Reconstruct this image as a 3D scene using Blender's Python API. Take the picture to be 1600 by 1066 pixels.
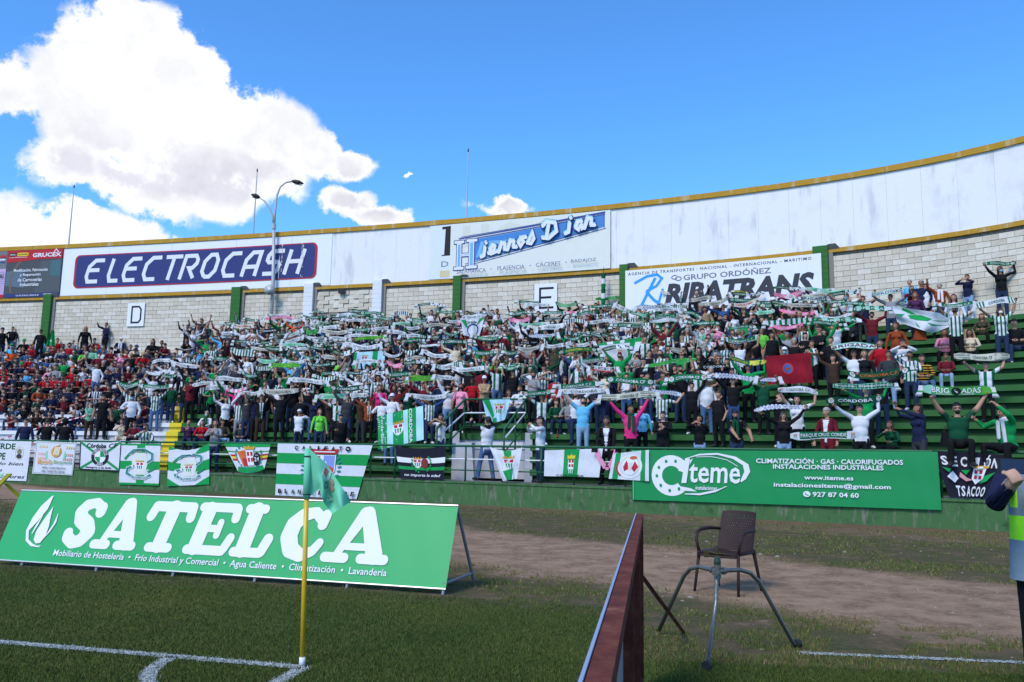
import bpy, math, random
import numpy as np
from mathutils import Matrix, Vector
for _o in list(bpy.data.objects): bpy.data.objects.remove(_o)
RND = random.Random(7)
NR = np.random.RandomState(11)
SC = bpy.context.scene
COL = SC.collection
# ------------------------------------------------------------------ camera
FPX, CAM_H = 1290.0, 1.45
PITCH, ROLL = math.atan(180/1290), math.radians(1.03)
_f = np.array([0, math.cos(PITCH), math.sin(PITCH)]); _u = np.array([0, -math.sin(PITCH), math.cos(PITCH)]); _r = np.array([1., 0, 0])
C_R = math.cos(ROLL)*_r + math.sin(ROLL)*_u
C_U = math.cos(ROLL)*_u - math.sin(ROLL)*_r
cam = bpy.data.cameras.new('camera'); cam_o = bpy.data.objects.new('camera', cam); COL.objects.link(cam_o)
cam.sensor_width = 36; cam.lens = 36*FPX/1600; cam.clip_start = .05; cam.clip_end = 5000
m = Matrix.Identity(4)
for i in range(3):
    m[i][0], m[i][1], m[i][2] = C_R[i], C_U[i], -_f[i]
m[2][3] = CAM_H
cam_o.matrix_world = m
SC.camera = cam_o

def ray(px, py): return _f*FPX + C_R*(px-800) + C_U*(533-py)
def te(px, py):
    r = ray(px, py); return r[0]/r[1], r[2]/r[1]
def ground(px, py, z=0.):
    r = ray(px, py); k = (z-CAM_H)/r[2]; return np.array([r[0]*k, r[1]*k, z])
def at(px, py, Y):
    t, e = te(px, py); return np.array([t*Y, Y, CAM_H+e*Y])
# ------------------------------------------------------------------ light
SUN_EL, SUN_AZ = math.radians(46), math.radians(-36)   # azimuth from +Y, clockwise towards +X
wd = bpy.data.worlds.new('World'); SC.world = wd; wd.use_nodes = True
sun = bpy.data.lights.new('sun', 'SUN'); so = bpy.data.objects.new('sun', sun); COL.objects.link(so)
sun.energy = 1.6; sun.angle = math.radians(20); sun.color = (1, .90, .78)
_sd = Vector((math.sin(SUN_AZ)*math.cos(SUN_EL), math.cos(SUN_AZ)*math.cos(SUN_EL)*-1, math.sin(SUN_EL)))
so.rotation_euler = _sd.to_track_quat('Z', 'Y').to_euler(); so.location = (0, 0, 60)
SC.view_settings.view_transform = 'Standard'; SC.view_settings.look = 'None'; SC.view_settings.gamma = 1
SC.view_settings.exposure = 0.95
SC.view_settings.use_curve_mapping = False
SC.render.engine = 'CYCLES'

def build_sky():
    nt = wd.node_tree; N = nt.nodes; L = nt.links; N.clear()
    out = N.new('ShaderNodeOutputWorld'); bg = N.new('ShaderNodeBackground'); L.new(bg.outputs[0], out.inputs[0])
    sky = N.new('ShaderNodeTexSky'); sky.sky_type = 'NISHITA'; sky.sun_disc = False
    sky.sun_elevation = SUN_EL; sky.sun_rotation = math.atan2(_sd.x, _sd.y); sky.air_density = 1.0; sky.dust_density = .25; sky.ozone_density = 3.0
    tint = N.new('ShaderNodeMix'); tint.data_type = 'RGBA'; tint.blend_type = 'MULTIPLY'; tint.inputs['Factor'].default_value = 1
    L.new(sky.outputs[0], tint.inputs['A']); tint.inputs['B'].default_value = (.54, 1.06, 1.52, 1)
    tc = N.new('ShaderNodeTexCoord')
    def math_(op, a, b=None, c=None, clamp=False):
        n = N.new('ShaderNodeMath'); n.operation = op; n.use_clamp = clamp
        for k, v in enumerate((a, b, c)):
            if v is None: continue
            if isinstance(v, (int, float)): n.inputs[k].default_value = v
            else: L.new(v, n.inputs[k])
        return n.outputs[0]
    def vec(op, a, b):
        n = N.new('ShaderNodeVectorMath'); n.operation = op
        for k, v in enumerate((a, b)):
            if v is None: continue
            if isinstance(v, tuple): n.inputs[k].default_value = v
            else: L.new(v, n.inputs[k])
        return n
    d = tc.outputs['Generated']
    def noise(scale, detail, rough=.55, v=d):
        n = N.new('ShaderNodeTexNoise'); n.inputs['Scale'].default_value = scale; n.inputs['Detail'].default_value = detail
        n.inputs['Roughness'].default_value = rough; L.new(v, n.inputs['Vector']); return n
    nA = noise(5, 7, .6); nB = noise(12, 10, .68)
    # warp the direction a little so the puffs get irregular edges
    w = vec('SUBTRACT', nA.outputs['Color'], (.5, .5, .5)); w2 = vec('MULTIPLY', w.outputs[0], (.13, .13, .13)); dw = vec('ADD', d, w2.outputs[0])
    blobs = [(240,72,95,58),(175,72,80,52),(190,150,120,70),(130,205,80,55),(290,175,115,70),(370,190,90,62),(450,225,80,38),
             (270,255,150,72),(170,275,115,42),(380,270,85,50),(330,300,95,38),(520,232,50,22),(85,250,55,42),(300,110,60,50),
             (120,368,105,34),(20,378,90,30),(200,376,40,16),(85,345,45,30),(-20,355,60,40),(545,318,52,28),(520,305,34,18),(605,340,60,18),(783,326,46,13),
             (-12,125,42,32),(30,118,30,12),(637,268,7,4),(-120,330,100,60)]
    cur = None
    for (x, y, rx, ry) in blobs:
        if y < 340 and -10 < x < 530: x += 14; y += 14+(8 if y < 100 else 0); rx *= .93; ry *= .93
        r = ray(x, y); r = r/np.linalg.norm(r)
        s = vec('SUBTRACT', dw.outputs[0], tuple(r))
        k = FPX*1.0
        s2 = vec('MULTIPLY', s.outputs[0], (k/rx*1.20, 2.0, k/ry*1.14))
        ln = vec('LENGTH', s2.outputs[0], None).outputs['Value']
        cur = ln if cur is None else math_('SMOOTH_MIN', cur, ln, .22)
    nC = noise(24, 6, .6); bil = math_('ABSOLUTE', math_('SUBTRACT', nC.outputs['Fac'], .5), None)
    nz = math_('ADD', math_('MULTIPLY', math_('SUBTRACT', nB.outputs['Fac'], .5), 1.7), math_('MULTIPLY', bil, 1.3))
    val = math_('ADD', cur, nz)
    def mr(v, a, b, c=0, d_=1, smooth=True):
        n = N.new('ShaderNodeMapRange'); n.interpolation_type = 'SMOOTHSTEP' if smooth else 'LINEAR'
        L.new(v, n.inputs['Value']); n.inputs['From Min'].default_value = a; n.inputs['From Max'].default_value = b
        n.inputs['To Min'].default_value = c; n.inputs['To Max'].default_value = d_; return n.outputs['Result']
    mask = mr(val, 1.32, .92)
    # the sky goes on beyond the frame with scattered clouds of the same kind
    far = noise(2.6, 8, .58); fm = mr(far.outputs['Fac'], .54, .64)
    axis = _f
    dot = vec('DOT_PRODUCT', d, tuple(float(v) for v in axis)).outputs['Value']
    away = mr(dot, .80, .66)
    mask2 = math_('MULTIPLY', fm, away)
    allm = math_('MAXIMUM', mask, mask2)
    # cloud colour: bright tops, grey-lilac undersides and folds
    sh1 = noise(7, 6, .6, vec('ADD', d, (.0, .0, .035)).outputs[0])
    inner = mr(val, .92, .42)
    sep = N.new('ShaderNodeSeparateXYZ'); L.new(d, sep.inputs[0])
    low = math_('MULTIPLY', mr(sep.outputs['Z'], .365, .305), mr(sep.outputs['Z'], .262, .285))
    shade = math_('MULTIPLY', math_('MULTIPLY', inner, low), mr(sh1.outputs['Fac'], .22, .5))
    ramp = N.new('ShaderNodeMix'); ramp.data_type = 'RGBA'; L.new(shade, ramp.inputs['Factor'])
    ramp.inputs['A'].default_value = (5.9, 5.95, 6.1, 1); ramp.inputs['B'].default_value = (4.4, 4.4, 4.95, 1)
    puff = mr(nB.outputs['Fac'], .32, .58, .86, 1.02)
    pm = N.new('ShaderNodeMix'); pm.data_type = 'RGBA'; pm.blend_type = 'MULTIPLY'; pm.inputs['Factor'].default_value = 1
    L.new(ramp.outputs['Result'], pm.inputs['A']); L.new(puff, pm.inputs['B'])
    mix = N.new('ShaderNodeMix'); mix.data_type = 'RGBA'; L.new(allm, mix.inputs['Factor'])
    L.new(tint.outputs['Result'], mix.inputs['A']); L.new(pm.outputs['Result'], mix.inputs['B'])
    L.new(mix.outputs['Result'], bg.inputs[0]); bg.inputs[1].default_value = .095
build_sky()
# ------------------------------------------------------------------ helpers
def tag(o, label=None, cat=None, group=None, kind=None):
    if label: o['label'] = label
    if cat: o['category'] = cat
    if group: o['group'] = group
    if kind: o['kind'] = kind
    return o
def link(name, data, parent=None):
    o = bpy.data.objects.new(name, data); COL.objects.link(o)
    if parent is not None: o.parent = parent
    return o
def empty(name, loc=(0, 0, 0), rz=0.):
    o = link(name, None); o.location = loc; o.rotation_euler = (0, 0, rz); o.empty_display_size = .1; return o
def lin(c): return tuple(((v/12.92) if v <= .04045 else ((v+.055)/1.055)**2.4) for v in c)
MATS = {}
def mat(name, col, rough=.8, var=.12, scale=6., bump=.0, metal=0., spec=.3, bscale=None):
    if name in MATS: return MATS[name]
    mt = bpy.data.materials.new(name); mt.use_nodes = True; N = mt.node_tree.nodes; L = mt.node_tree.links
    b = N['Principled BSDF']; b.inputs['Roughness'].default_value = rough; b.inputs['Metallic'].default_value = metal
    b.inputs['Specular IOR Level'].default_value = spec
    tc = N.new('ShaderNodeTexCoord'); nz = N.new('ShaderNodeTexNoise'); nz.inputs['Scale'].default_value = scale; nz.inputs['Detail'].default_value = 5
    L.new(tc.outputs['Object'], nz.inputs['Vector'])
    mx = N.new('ShaderNodeMix'); mx.data_type = 'RGBA'
    L.new(nz.outputs['Fac'], mx.inputs['Factor'])
    mx.inputs['A'].default_value = tuple(max(0, c*(1-var)) for c in col)+(1,); mx.inputs['B'].default_value = tuple(min(1, c*(1+var)) for c in col)+(1,)
    L.new(mx.outputs['Result'], b.inputs['Base Color'])
    if bump:
        n2 = N.new('ShaderNodeTexNoise'); n2.inputs['Scale'].default_value = bscale or scale*3; n2.inputs['Detail'].default_value = 4
        L.new(tc.outputs['Object'], n2.inputs['Vector'])
        bp = N.new('ShaderNodeBump'); bp.inputs['Strength'].default_value = bump; bp.inputs['Distance'].default_value = .02
        L.new(n2.outputs['Fac'], bp.inputs['Height']); L.new(bp.outputs[0], b.inputs['Normal'])
    MATS[name] = mt; return mt
class MB:
    """collects polygons with a material each and links them as one mesh"""
    def __init__(s): s.v = []; s.f = []; s.m = []; s.mats = []
    def mi(s, mt):
        if mt not in s.mats: s.mats.append(mt)
        return s.mats.index(mt)
    def add(s, vs, fs, mt):
        n = len(s.v); s.v.extend([tuple(map(float, p)) for p in vs]); k = s.mi(mt)
        for f in fs: s.f.append(tuple(i+n for i in f)); s.m.append(k)
    def box(s, c, d, mt, R=None):
        x, y, z = [v/2 for v in d]
        vs = np.array([(a*x, b*y, e*z) for a in (-1, 1) for b in (-1, 1) for e in (-1, 1)])
        if R is not None: vs = vs @ np.array(R).T
        s.add(vs+np.array(c), [(0,1,3,2),(4,6,7,5),(0,4,5,1),(2,3,7,6),(0,2,6,4),(1,5,7,3)], mt)
    def hexa(s, b4, t4, mt):
        s.add(list(b4)+list(t4), [(3,2,1,0),(4,5,6,7),(0,1,5,4),(1,2,6,5),(2,3,7,6),(3,0,4,7)], mt)
    def tube(s, pts, r, mt, n=8, cap=True):
        pts = [np.array(p, float) for p in pts]; rr = r if isinstance(r, (list, tuple)) else [r]*len(pts)
        vs = []; up0 = None
        for i, p in enumerate(pts):
            d = pts[min(i+1, len(pts)-1)]-pts[max(i-1, 0)]; d = d/(np.linalg.norm(d)+1e-9)
            if up0 is None: up0 = np.array([0, 0, 1.]) if abs(d[2]) < .9 else np.array([1., 0, 0])
            a = np.cross(d, up0); a /= np.linalg.norm(a)+1e-9; b = np.cross(a, d); up0 = b
            for k in range(n):
                an = 2*math.pi*k/n; vs.append(p+rr[i]*(math.cos(an)*a+math.sin(an)*b))
        fs = [(i*n+k, i*n+(k+1) % n, (i+1)*n+(k+1) % n, (i+1)*n+k) for i in range(len(pts)-1) for k in range(n)]
        if cap: fs += [tuple(range(n))[::-1], tuple((len(pts)-1)*n+k for k in range(n))]
        s.add(vs, fs, mt)
    def mesh(s, name, smooth=False):
        me = bpy.data.meshes.new(name); me.from_pydata(s.v, [], s.f)
        for mt in s.mats: me.materials.append(mt)
        me.polygons.foreach_set('material_index', s.m)
        if smooth: me.polygons.foreach_set('use_smooth', [True]*len(s.f))
        me.update(); return me
    def build(s, name, parent=None, smooth=False): return link(name, s.mesh(name, smooth), parent)
def one(name, parent, fn, *a, smooth=False, **k):
    b = MB(); fn(b, *a, **k); return b.build(name, parent, smooth)
# ------------------------------------------------------------------ plan of the stand (t = X/Y seen from the touchline)
WALL_TOP, WALL_LOW, WALK_Z, TOP_Z, NROW = 12.45, 9.58, .68, 6.35, 15
_k = [(-0, 388), (200, 380), (400, 366), (640, 350), (800, 335), (1000, 319), (1200, 293), (1400, 257), (1600, 217)]
_tt = []; _dd = []
for (x, y) in _k:
    t, e = te(x, y); _tt.append(t); _dd.append((WALL_TOP-CAM_H)/e)
_pf = np.polyfit(_tt, _dd, 4); _pd = np.polyder(_pf)
T0, T1 = _tt[0], _tt[-1]
def db(t):
    if t < T0: return float(np.polyval(_pf, T0)+np.polyval(_pd, T0)*(t-T0))
    if t > T1: return float(np.polyval(_pf, T1)+np.polyval(_pd, T1)*(t-T1))
    return float(np.polyval(_pf, t))
def df(t):
    y = 24.3/(1+.54*t)
    if t < -.1: y *= 1+.10*(t+.1)
    return y
def rowY(t, i):
    a = df(t)
    if i <= 0: return a
    a += 1.4; return a+(i-1)*(db(t)-a)/NROW
def rowZ(i): return WALK_Z+(TOP_Z-WALK_Z)*i/NROW
def P(t, Y, z): return np.array([t*Y, Y, z])
# arc length along the back wall
_ts = np.linspace(-.86, .86, 700); _pts = np.array([(t*db(t), db(t)) for t in _ts])
_al = np.concatenate([[0], np.cumsum(np.linalg.norm(np.diff(_pts, axis=0), axis=1))])
def s_of_t(t): return float(np.interp(t, _ts, _al))
def t_of_s(s): return float(np.interp(s, _al, _ts))
def wallframe(s):
    """point on the wall face (x, y), unit tangent to the right, unit normal towards the pitch"""
    t = t_of_s(s); a = t_of_s(s-.05); b = t_of_s(s+.05)
    pa = np.array([a*db(a), db(a)]); pb = np.array([b*db(b), db(b)]); tg = (pb-pa)/np.linalg.norm(pb-pa)
    return np.array([t*db(t), db(t)]), tg, np.array([tg[1], -tg[0]])
def wallP(s, z, off=0.):
    p, tg, n = wallframe(s); q = p+n*off; return np.array([q[0], q[1], z])
def s_px(px, py):
    t, e = te(px, py); return s_of_t(t), CAM_H+e*db(t)
# ------------------------------------------------------------------ materials of the setting
def ground_mat():
    mt = bpy.data.materials.new('ground_earth_and_grass'); mt.use_nodes = True; N = mt.node_tree.nodes; L = mt.node_tree.links
    b = N['Principled BSDF']; b.inputs['Roughness'].default_value = .95; b.inputs['Specular IOR Level'].default_value = .1
    tc = N.new('ShaderNodeTexCoord'); sep = N.new('ShaderNodeSeparateXYZ'); L.new(tc.outputs['Object'], sep.inputs[0])
    X, Y = sep.outputs['X'], sep.outputs['Y']
    def M(op, a, b_=None, c=None, clamp=False):
        n = N.new('ShaderNodeMath'); n.operation = op; n.use_clamp = clamp
        for k, v in enumerate((a, b_, c)):
            if v is None: continue
            if isinstance(v, (int, float)): n.inputs[k].default_value = v
            else: L.new(v, n.inputs[k])
        return n.outputs[0]
    def nz(sc, de=5, ro=.55):
        n = N.new('ShaderNodeTexNoise'); n.inputs['Scale'].default_value = sc; n.inputs['Detail'].default_value = de; n.inputs['Roughness'].default_value = ro
        L.new(tc.outputs['Object'], n.inputs['Vector']); return n.outputs['Fac']
    def mr(v, a, b_, c=0, d=1):
        n = N.new('ShaderNodeMapRange'); n.interpolation_type = 'SMOOTHSTEP'; L.new(v, n.inputs['Value'])
        for k, w in zip(('From Min', 'From Max', 'To Min', 'To Max'), (a, b_, c, d)): n.inputs[k].default_value = w
        return n.outputs['Result']
    def mix(f, a, b_):
        n = N.new('ShaderNodeMix'); n.data_type = 'RGBA'; L.new(f, n.inputs['Factor'])
        for k, v in (('A', a), ('B', b_)):
            if isinstance(v, tuple): n.inputs[k].default_value = v+(1,)
            else: L.new(v, n.inputs[k])
        return n.outputs['Result']
    n1, n2, n3, n4 = nz(.45, 5), nz(2.4, 6, .65), nz(14, 6, .7), nz(60, 4, .7)
    # distance across the worn track (line through (.5,13) direction (.74,-.67))
    u = M('ADD', M('MULTIPLY', M('SUBTRACT', X, .9), .66), M('MULTIPLY', M('SUBTRACT', Y, 12.6), .75))
    w = M('ABSOLUTE', M('ADD', u, M('MULTIPLY', M('SUBTRACT', n1, .5), 2.6)))
    dirt = mr(M('ADD', w, M('ADD', M('MULTIPLY', M('SUBTRACT', n2, .5), 2.2), M('MULTIPLY', M('SUBTRACT', n3, .5), 1.2))), 2.35, 1.75)
    far = mr(M('ADD', u, M('MULTIPLY', n2, 1.5)), 7.2, 9.6)     # bare strip at the foot of the wall
    bare = mr(M('ADD', M('MULTIPLY', n2, .6), M('MULTIPLY', n3, .4)), .56, .66)
    dirt2 = M('MAXIMUM', dirt, M('MULTIPLY', far, .75)); dirt3 = M('MAXIMUM', dirt2, M('MULTIPLY', bare, .75))
    soil = mix(mr(n2, .38, .62), (.16, .100, .060), (.33, .225, .148)); soil = mix(mr(n3, .42, .62), soil, (.26, .180, .118))
    soil = mix(mr(n4, .60, .72), soil, (.30, .26, .22))
    soil = mix(M('MULTIPLY', far, .6), soil, (.10, .062, .038))
    gr = mix(mr(n3, .35, .65), (.040, .050, .018), (.085, .082, .034)); gr = mix(mr(n2, .42, .62), gr, (.105, .078, .045)); gr = mix(mr(n4, .5, .7), gr, (.13, .105, .06))
    apron = mix(dirt3, gr, soil)
    lawn = mix(mr(n3, .3, .7), (.040, .058, .012), (.066, .088, .018)); lawn = mix(mr(n1, .45, .68), lawn, (.110, .108, .024)); lawn = mix(mr(n2, .55, .75), lawn, (.10, .085, .030))
    # the mown pitch: in front of the hoarding and left of the fence
    a = mr(M('ADD', M('ADD', Y, M('MULTIPLY', X, .30)), M('MULTIPLY', n2, .5)), 8.75, 8.25)
    c2 = M('MAXIMUM', mr(M('SUBTRACT', X, M('MULTIPLY', Y, .173)), -.05, -.15), mr(M('ADD', Y, M('MULTIPLY', X, .10)), 6.5, 6.2))
    pitch = M('MULTIPLY', a, c2)
    L.new(mix(pitch, apron, lawn), b.inputs['Base Color'])
    bp = N.new('ShaderNodeBump'); bp.inputs['Strength'].default_value = .8; bp.inputs['Distance'].default_value = .03
    L.new(M('ADD', M('MULTIPLY', n3, .7), M('MULTIPLY', n4, .3)), bp.inputs['Height']); L.new(bp.outputs[0], b.inputs['Normal'])
    return mt
def dirt_amount(x, y):   # same track, used to thin the real grass
    u = (x-.9)*.66+(y-12.6)*.75
    return np.clip((2.3-np.abs(u))/.8, 0, 1)
gb = MB(); _g = 3000
xs = [-_g, -60, -20, 0, 20, 60, _g]; ys = [-_g, -40, 0, 10, 20, 40, 90, _g]
for i in range(len(xs)-1):
    for j in range(len(ys)-1): gb.add([(xs[i], ys[j], 0), (xs[i+1], ys[j], 0), (xs[i+1], ys[j+1], 0), (xs[i], ys[j+1], 0)], [(0, 1, 2, 3)], ground_mat() if not gb.mats else gb.mats[0])
tag(gb.build('ground'), kind='structure')
def wallpaint(name, base, dirtc, amt=.5, sc=.7, streak=True, rough=.75, dark=.8):
    """painted masonry with stains, vertical streaks and flaking"""
    mt = bpy.data.materials.new(name); mt.use_nodes = True; N = mt.node_tree.nodes; L = mt.node_tree.links
    b = N['Principled BSDF']; b.inputs['Roughness'].default_value = rough; b.inputs['Specular IOR Level'].default_value = .25
    tc = N.new('ShaderNodeTexCoord'); mp = N.new('ShaderNodeMapping'); L.new(tc.outputs['Object'], mp.inputs[0]); mp.inputs['Scale'].default_value = (1, 1, .22 if streak else 1)
    def nz(v, s, d=6):
        n = N.new('ShaderNodeTexNoise'); n.inputs['Scale'].default_value = s; n.inputs['Detail'].default_value = d; n.inputs['Roughness'].default_value = .62; L.new(v, n.inputs['Vector']); return n
    def mr(v, a, b_, d=1.):
        n = N.new('ShaderNodeMapRange'); n.interpolation_type = 'SMOOTHSTEP'; L.new(v, n.inputs['Value']); n.inputs['From Min'].default_value = a; n.inputs['From Max'].default_value = b_; n.inputs['To Max'].default_value = d; return n.outputs['Result']
    def mix(f, a, c):
        n = N.new('ShaderNodeMix'); n.data_type = 'RGBA'; L.new(f, n.inputs['Factor'])
        for k, v in (('A', a), ('B', c)):
            if isinstance(v, tuple): n.inputs[k].default_value = v+(1,)
            else: L.new(v, n.inputs[k])
        return n.outputs['Result']
    a1 = nz(mp.outputs[0], 2.2*sc); a2 = nz(tc.outputs['Object'], 1.1*sc); a3 = nz(tc.outputs['Object'], 9*sc)
    c = mix(mr(a1.outputs['Fac'], .52, .70, amt), base, dirtc); c = mix(mr(a2.outputs['Fac'], .5, .75, amt*.8), c, tuple(x*dark for x in base))
    c = mix(mr(a3.outputs['Fac'], .66, .72, amt), c, dirtc)
    L.new(c, b.inputs['Base Color'])
    bp = N.new('ShaderNodeBump'); bp.inputs['Strength'].default_value = .35; bp.inputs['Distance'].default_value = .02; L.new(a3.outputs['Fac'], bp.inputs['Height']); L.new(bp.outputs[0], b.inputs['Normal'])
    MATS[name] = mt; return mt
M_GWALL = wallpaint('green_painted_concrete', (.050, .130, .045), (.17, .17, .14), 1.0, 3.2, True, .8, .38)
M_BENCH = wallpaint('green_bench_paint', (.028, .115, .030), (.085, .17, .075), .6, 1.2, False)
M_BENCHD = wallpaint('riser_recess_shade', (.012, .045, .014), (.03, .05, .02), .5, 1.2, False)  # bench green darkened: shade of the recess under each slab put into the colour
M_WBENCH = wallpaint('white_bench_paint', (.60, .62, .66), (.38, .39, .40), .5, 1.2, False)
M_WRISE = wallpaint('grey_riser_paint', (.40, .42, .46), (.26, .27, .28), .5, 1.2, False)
M_YSTEP = wallpaint('yellow_step_paint', (.62, .50, .03), (.45, .38, .10), .5, 1.5, False)
M_PARAP = wallpaint('white_parapet_paint', (.74, .75, .77), (.52, .52, .55), .75, .9)
M_OCHRE = wallpaint('ochre_paint', (.42, .235, .022), (.60, .55, .42), .55, 1.5)
M_MORTAR = wallpaint('mortar', (.34, .31, .27), (.20, .185, .16), .6, 1.5)
M_PILG = wallpaint('green_pillar_paint', (.03, .135, .028), (.06, .16, .05), .4, 1.0)
M_PILW = wallpaint('white_pillar_paint', (.68, .70, .74), (.5, .5, .5), .4, 1.0)
M_CONC = wallpaint('grey_concrete', (.22, .21, .195), (.12, .115, .105), .6, 1.4)
M_WALK = wallpaint('walkway_concrete', (.17, .165, .15), (.10, .10, .09), .6, 1.4, False)
BRICKS = [wallpaint('block_%d' % i, c, tuple(x*.72 for x in c), .5, 2.2, False, .9) for i, c in enumerate([(.62, .575, .48), (.58, .53, .44), (.65, .61, .53), (.54, .49, .40), (.60, .55, .46)])]
M_GRAIL = mat('green_rail_paint', (.006, .085, .035), .45, .2, 8)
M_WRAIL = mat('white_rail_paint', (.70, .72, .76), .5, .1, 8)
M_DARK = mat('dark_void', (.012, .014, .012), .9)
# ------------------------------------------------------------------ front wall and walkway
COLS = np.linspace(-.84, .84, 113)
fw = MB()
for a, b in zip(COLS[:-1], COLS[1:]):
    A0, B0 = P(a, df(a), 0), P(b, df(b), 0)
    A1, B1 = P(a, df(a), WALK_Z-.001), P(b, df(b), WALK_Z-.001)
    A2, B2 = P(a, df(a)+.25, WALK_Z-.001), P(b, df(b)+.25, WALK_Z-.001)
    fw.add([A0-[0, 0, .3], B0-[0, 0, .3], B1, A1, B2, A2], [(0, 1, 2, 3), (3, 2, 4, 5)], M_GWALL)
front_wall = tag(fw.build('front_wall'), 'low green painted concrete wall with worn stains along the foot of the terrace', 'wall')
wk = MB()
for a, b in zip(COLS[:-1], COLS[1:]):
    wk.add([P(a, df(a)-.03, WALK_Z+.004), P(b, df(b)-.03, WALK_Z+.004), P(b, rowY(b, 1)+.01, WALK_Z+.004), P(a, rowY(a, 1)+.01, WALK_Z+.004)], [(0, 1, 2, 3)], M_WALK)
    wk.add([P(a, df(a)-.03, WALK_Z+.004), P(b, df(b)-.03, WALK_Z+.004), P(b, df(b)-.03, WALK_Z-.06), P(a, df(a)-.03, WALK_Z-.06)], [(3, 2, 1, 0)], M_GWALL)
tag(wk.build('walkway'), kind='structure')
# ------------------------------------------------------------------ terrace: 15 stepped benches, white at left, green from the yellow aisle on
terrace = empty('terrace', (0, 0, 0)); tag(terrace, kind='structure')
T_AIS0, T_AIS1 = te(308, 660)[0], te(327, 660)[0]
T_V0, T_V1 = te(712, 700)[0], te(826, 700)[0]     # stair mouth (vomitory) cut into the lowest rows
VROWS = 4
def step_cols(lo, hi):
    c = [x for x in COLS if lo+.002 < x < hi-.002]; return [lo]+c+[hi]
for i in range(1, NROW+1):
    z1, z0 = rowZ(i), rowZ(i-1)
    ais_shift = -.004*(NROW-i)*.5
    a0, a1 = T_AIS0+ais_shift-.02*(1-i/15), T_AIS1+ais_shift-.02*(1-i/15)
    segs = [('white', COLS[0], a0), ('yellow', a0, a1), ('green', a1, COLS[-1])]
    if i <= VROWS: segs = segs[:2]+[('green', a1, T_V0), ('green', T_V1, COLS[-1])]
    for kind, lo, hi in segs:
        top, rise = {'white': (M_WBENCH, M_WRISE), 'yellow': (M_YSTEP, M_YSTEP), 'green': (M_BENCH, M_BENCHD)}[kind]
        b = MB(); cs = step_cols(lo, hi)
        for a, c in zip(cs[:-1], cs[1:]):
            ya, yc = rowY(a, i), rowY(c, i); ea, ec = rowY(a, i+1)+.05, rowY(c, i+1)+.05
            lip = .06; th = .17
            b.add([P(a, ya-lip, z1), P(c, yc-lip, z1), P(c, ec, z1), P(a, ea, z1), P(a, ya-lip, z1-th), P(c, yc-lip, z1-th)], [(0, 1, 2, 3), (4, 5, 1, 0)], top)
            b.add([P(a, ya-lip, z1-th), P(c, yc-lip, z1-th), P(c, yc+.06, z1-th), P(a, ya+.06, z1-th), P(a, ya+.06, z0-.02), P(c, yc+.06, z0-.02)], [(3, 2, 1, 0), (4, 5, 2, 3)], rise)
        b.build('step', terrace)
# stair mouth: floor level with the walkway, white painted cheeks and lintel
vm = MB(); ya = df(T_V0)+1.4; VZ = rowZ(VROWS)
tb = [T_V0, (T_V0*2+T_V1)/3, (T_V0+2*T_V1)/3, T_V1]
Yb = lambda t: rowY(t, VROWS+1)-.02
for a, b_ in zip(tb[:-1], tb[1:]):
    vm.add([P(a, Yb(a), WALK_Z), P(b_, Yb(b_), WALK_Z), P(b_, Yb(b_), VZ-.5), P(a, Yb(a), VZ-.5)], [(0, 1, 2, 3)], M_WRISE)
    vm.add([P(a, Yb(a)-.04, VZ-.5), P(b_, Yb(b_)-.04, VZ-.5), P(b_, Yb(b_)-.04, VZ-.18), P(a, Yb(a)-.04, VZ-.18)], [(0, 1, 2, 3)], M_WBENCH)
    vm.add([P(a, Yb(a)-.12, VZ-.18), P(b_, Yb(b_)-.12, VZ-.18), P(b_, Yb(b_)-.12, VZ+.03), P(a, Yb(a)-.12, VZ+.03), P(b_, Yb(b_)+.2, VZ+.03), P(a, Yb(a)+.2, VZ+.03)], [(0, 1, 2, 3), (3, 2, 4, 5)], M_BENCH)
for t, s in ((T_V0, -1), (T_V1, 1)):
    prof = [(rowY(t, i)-.05, rowZ(i)+.02) for i in range(1, VROWS+1)]
    for i in range(1, VROWS+1):
        y0 = rowY(t, i)-.08; y1 = rowY(t, i+1) if i < VROWS else Yb(t)+.1
        vm.hexa([P(t, y0, WALK_Z-.01)+[-.12, 0, 0], P(t, y0, WALK_Z-.01)+[.12, 0, 0], P(t, y1, WALK_Z-.01)+[.12, 0, 0], P(t, y1, WALK_Z-.01)+[-.12, 0, 0]],
                [P(t, y0, rowZ(i)+.04)+[-.12, 0, 0], P(t, y0, rowZ(i)+.04)+[.12, 0, 0], P(t, y1, rowZ(i)+.04)+[.12, 0, 0], P(t, y1, rowZ(i)+.04)+[-.12, 0, 0]], M_WRISE)
tag(vm.build('stair_mouth'), kind='structure')
for tp, tq in ((te(712, 700)[0], te(742, 700)[0]),):
    b = MB(); y = lambda t: df(t)+1.15
    b.hexa([P(tp, y(tp), WALK_Z), P(tq, y(tq), WALK_Z), P(tq, y(tq)+.9, WALK_Z), P(tp, y(tp)+.9, WALK_Z)],
           [P(tp, y(tp), 1.85), P(tq-.004, y(tq), 1.85), P(tq, y(tq)+.9, 1.85), P(tp, y(tp)+.9, 1.85)], M_WRISE)
    tag(b.build('concrete_block'), 'pale grey painted concrete block wall beside the stair mouth, left of the standing man', 'wall')
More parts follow.
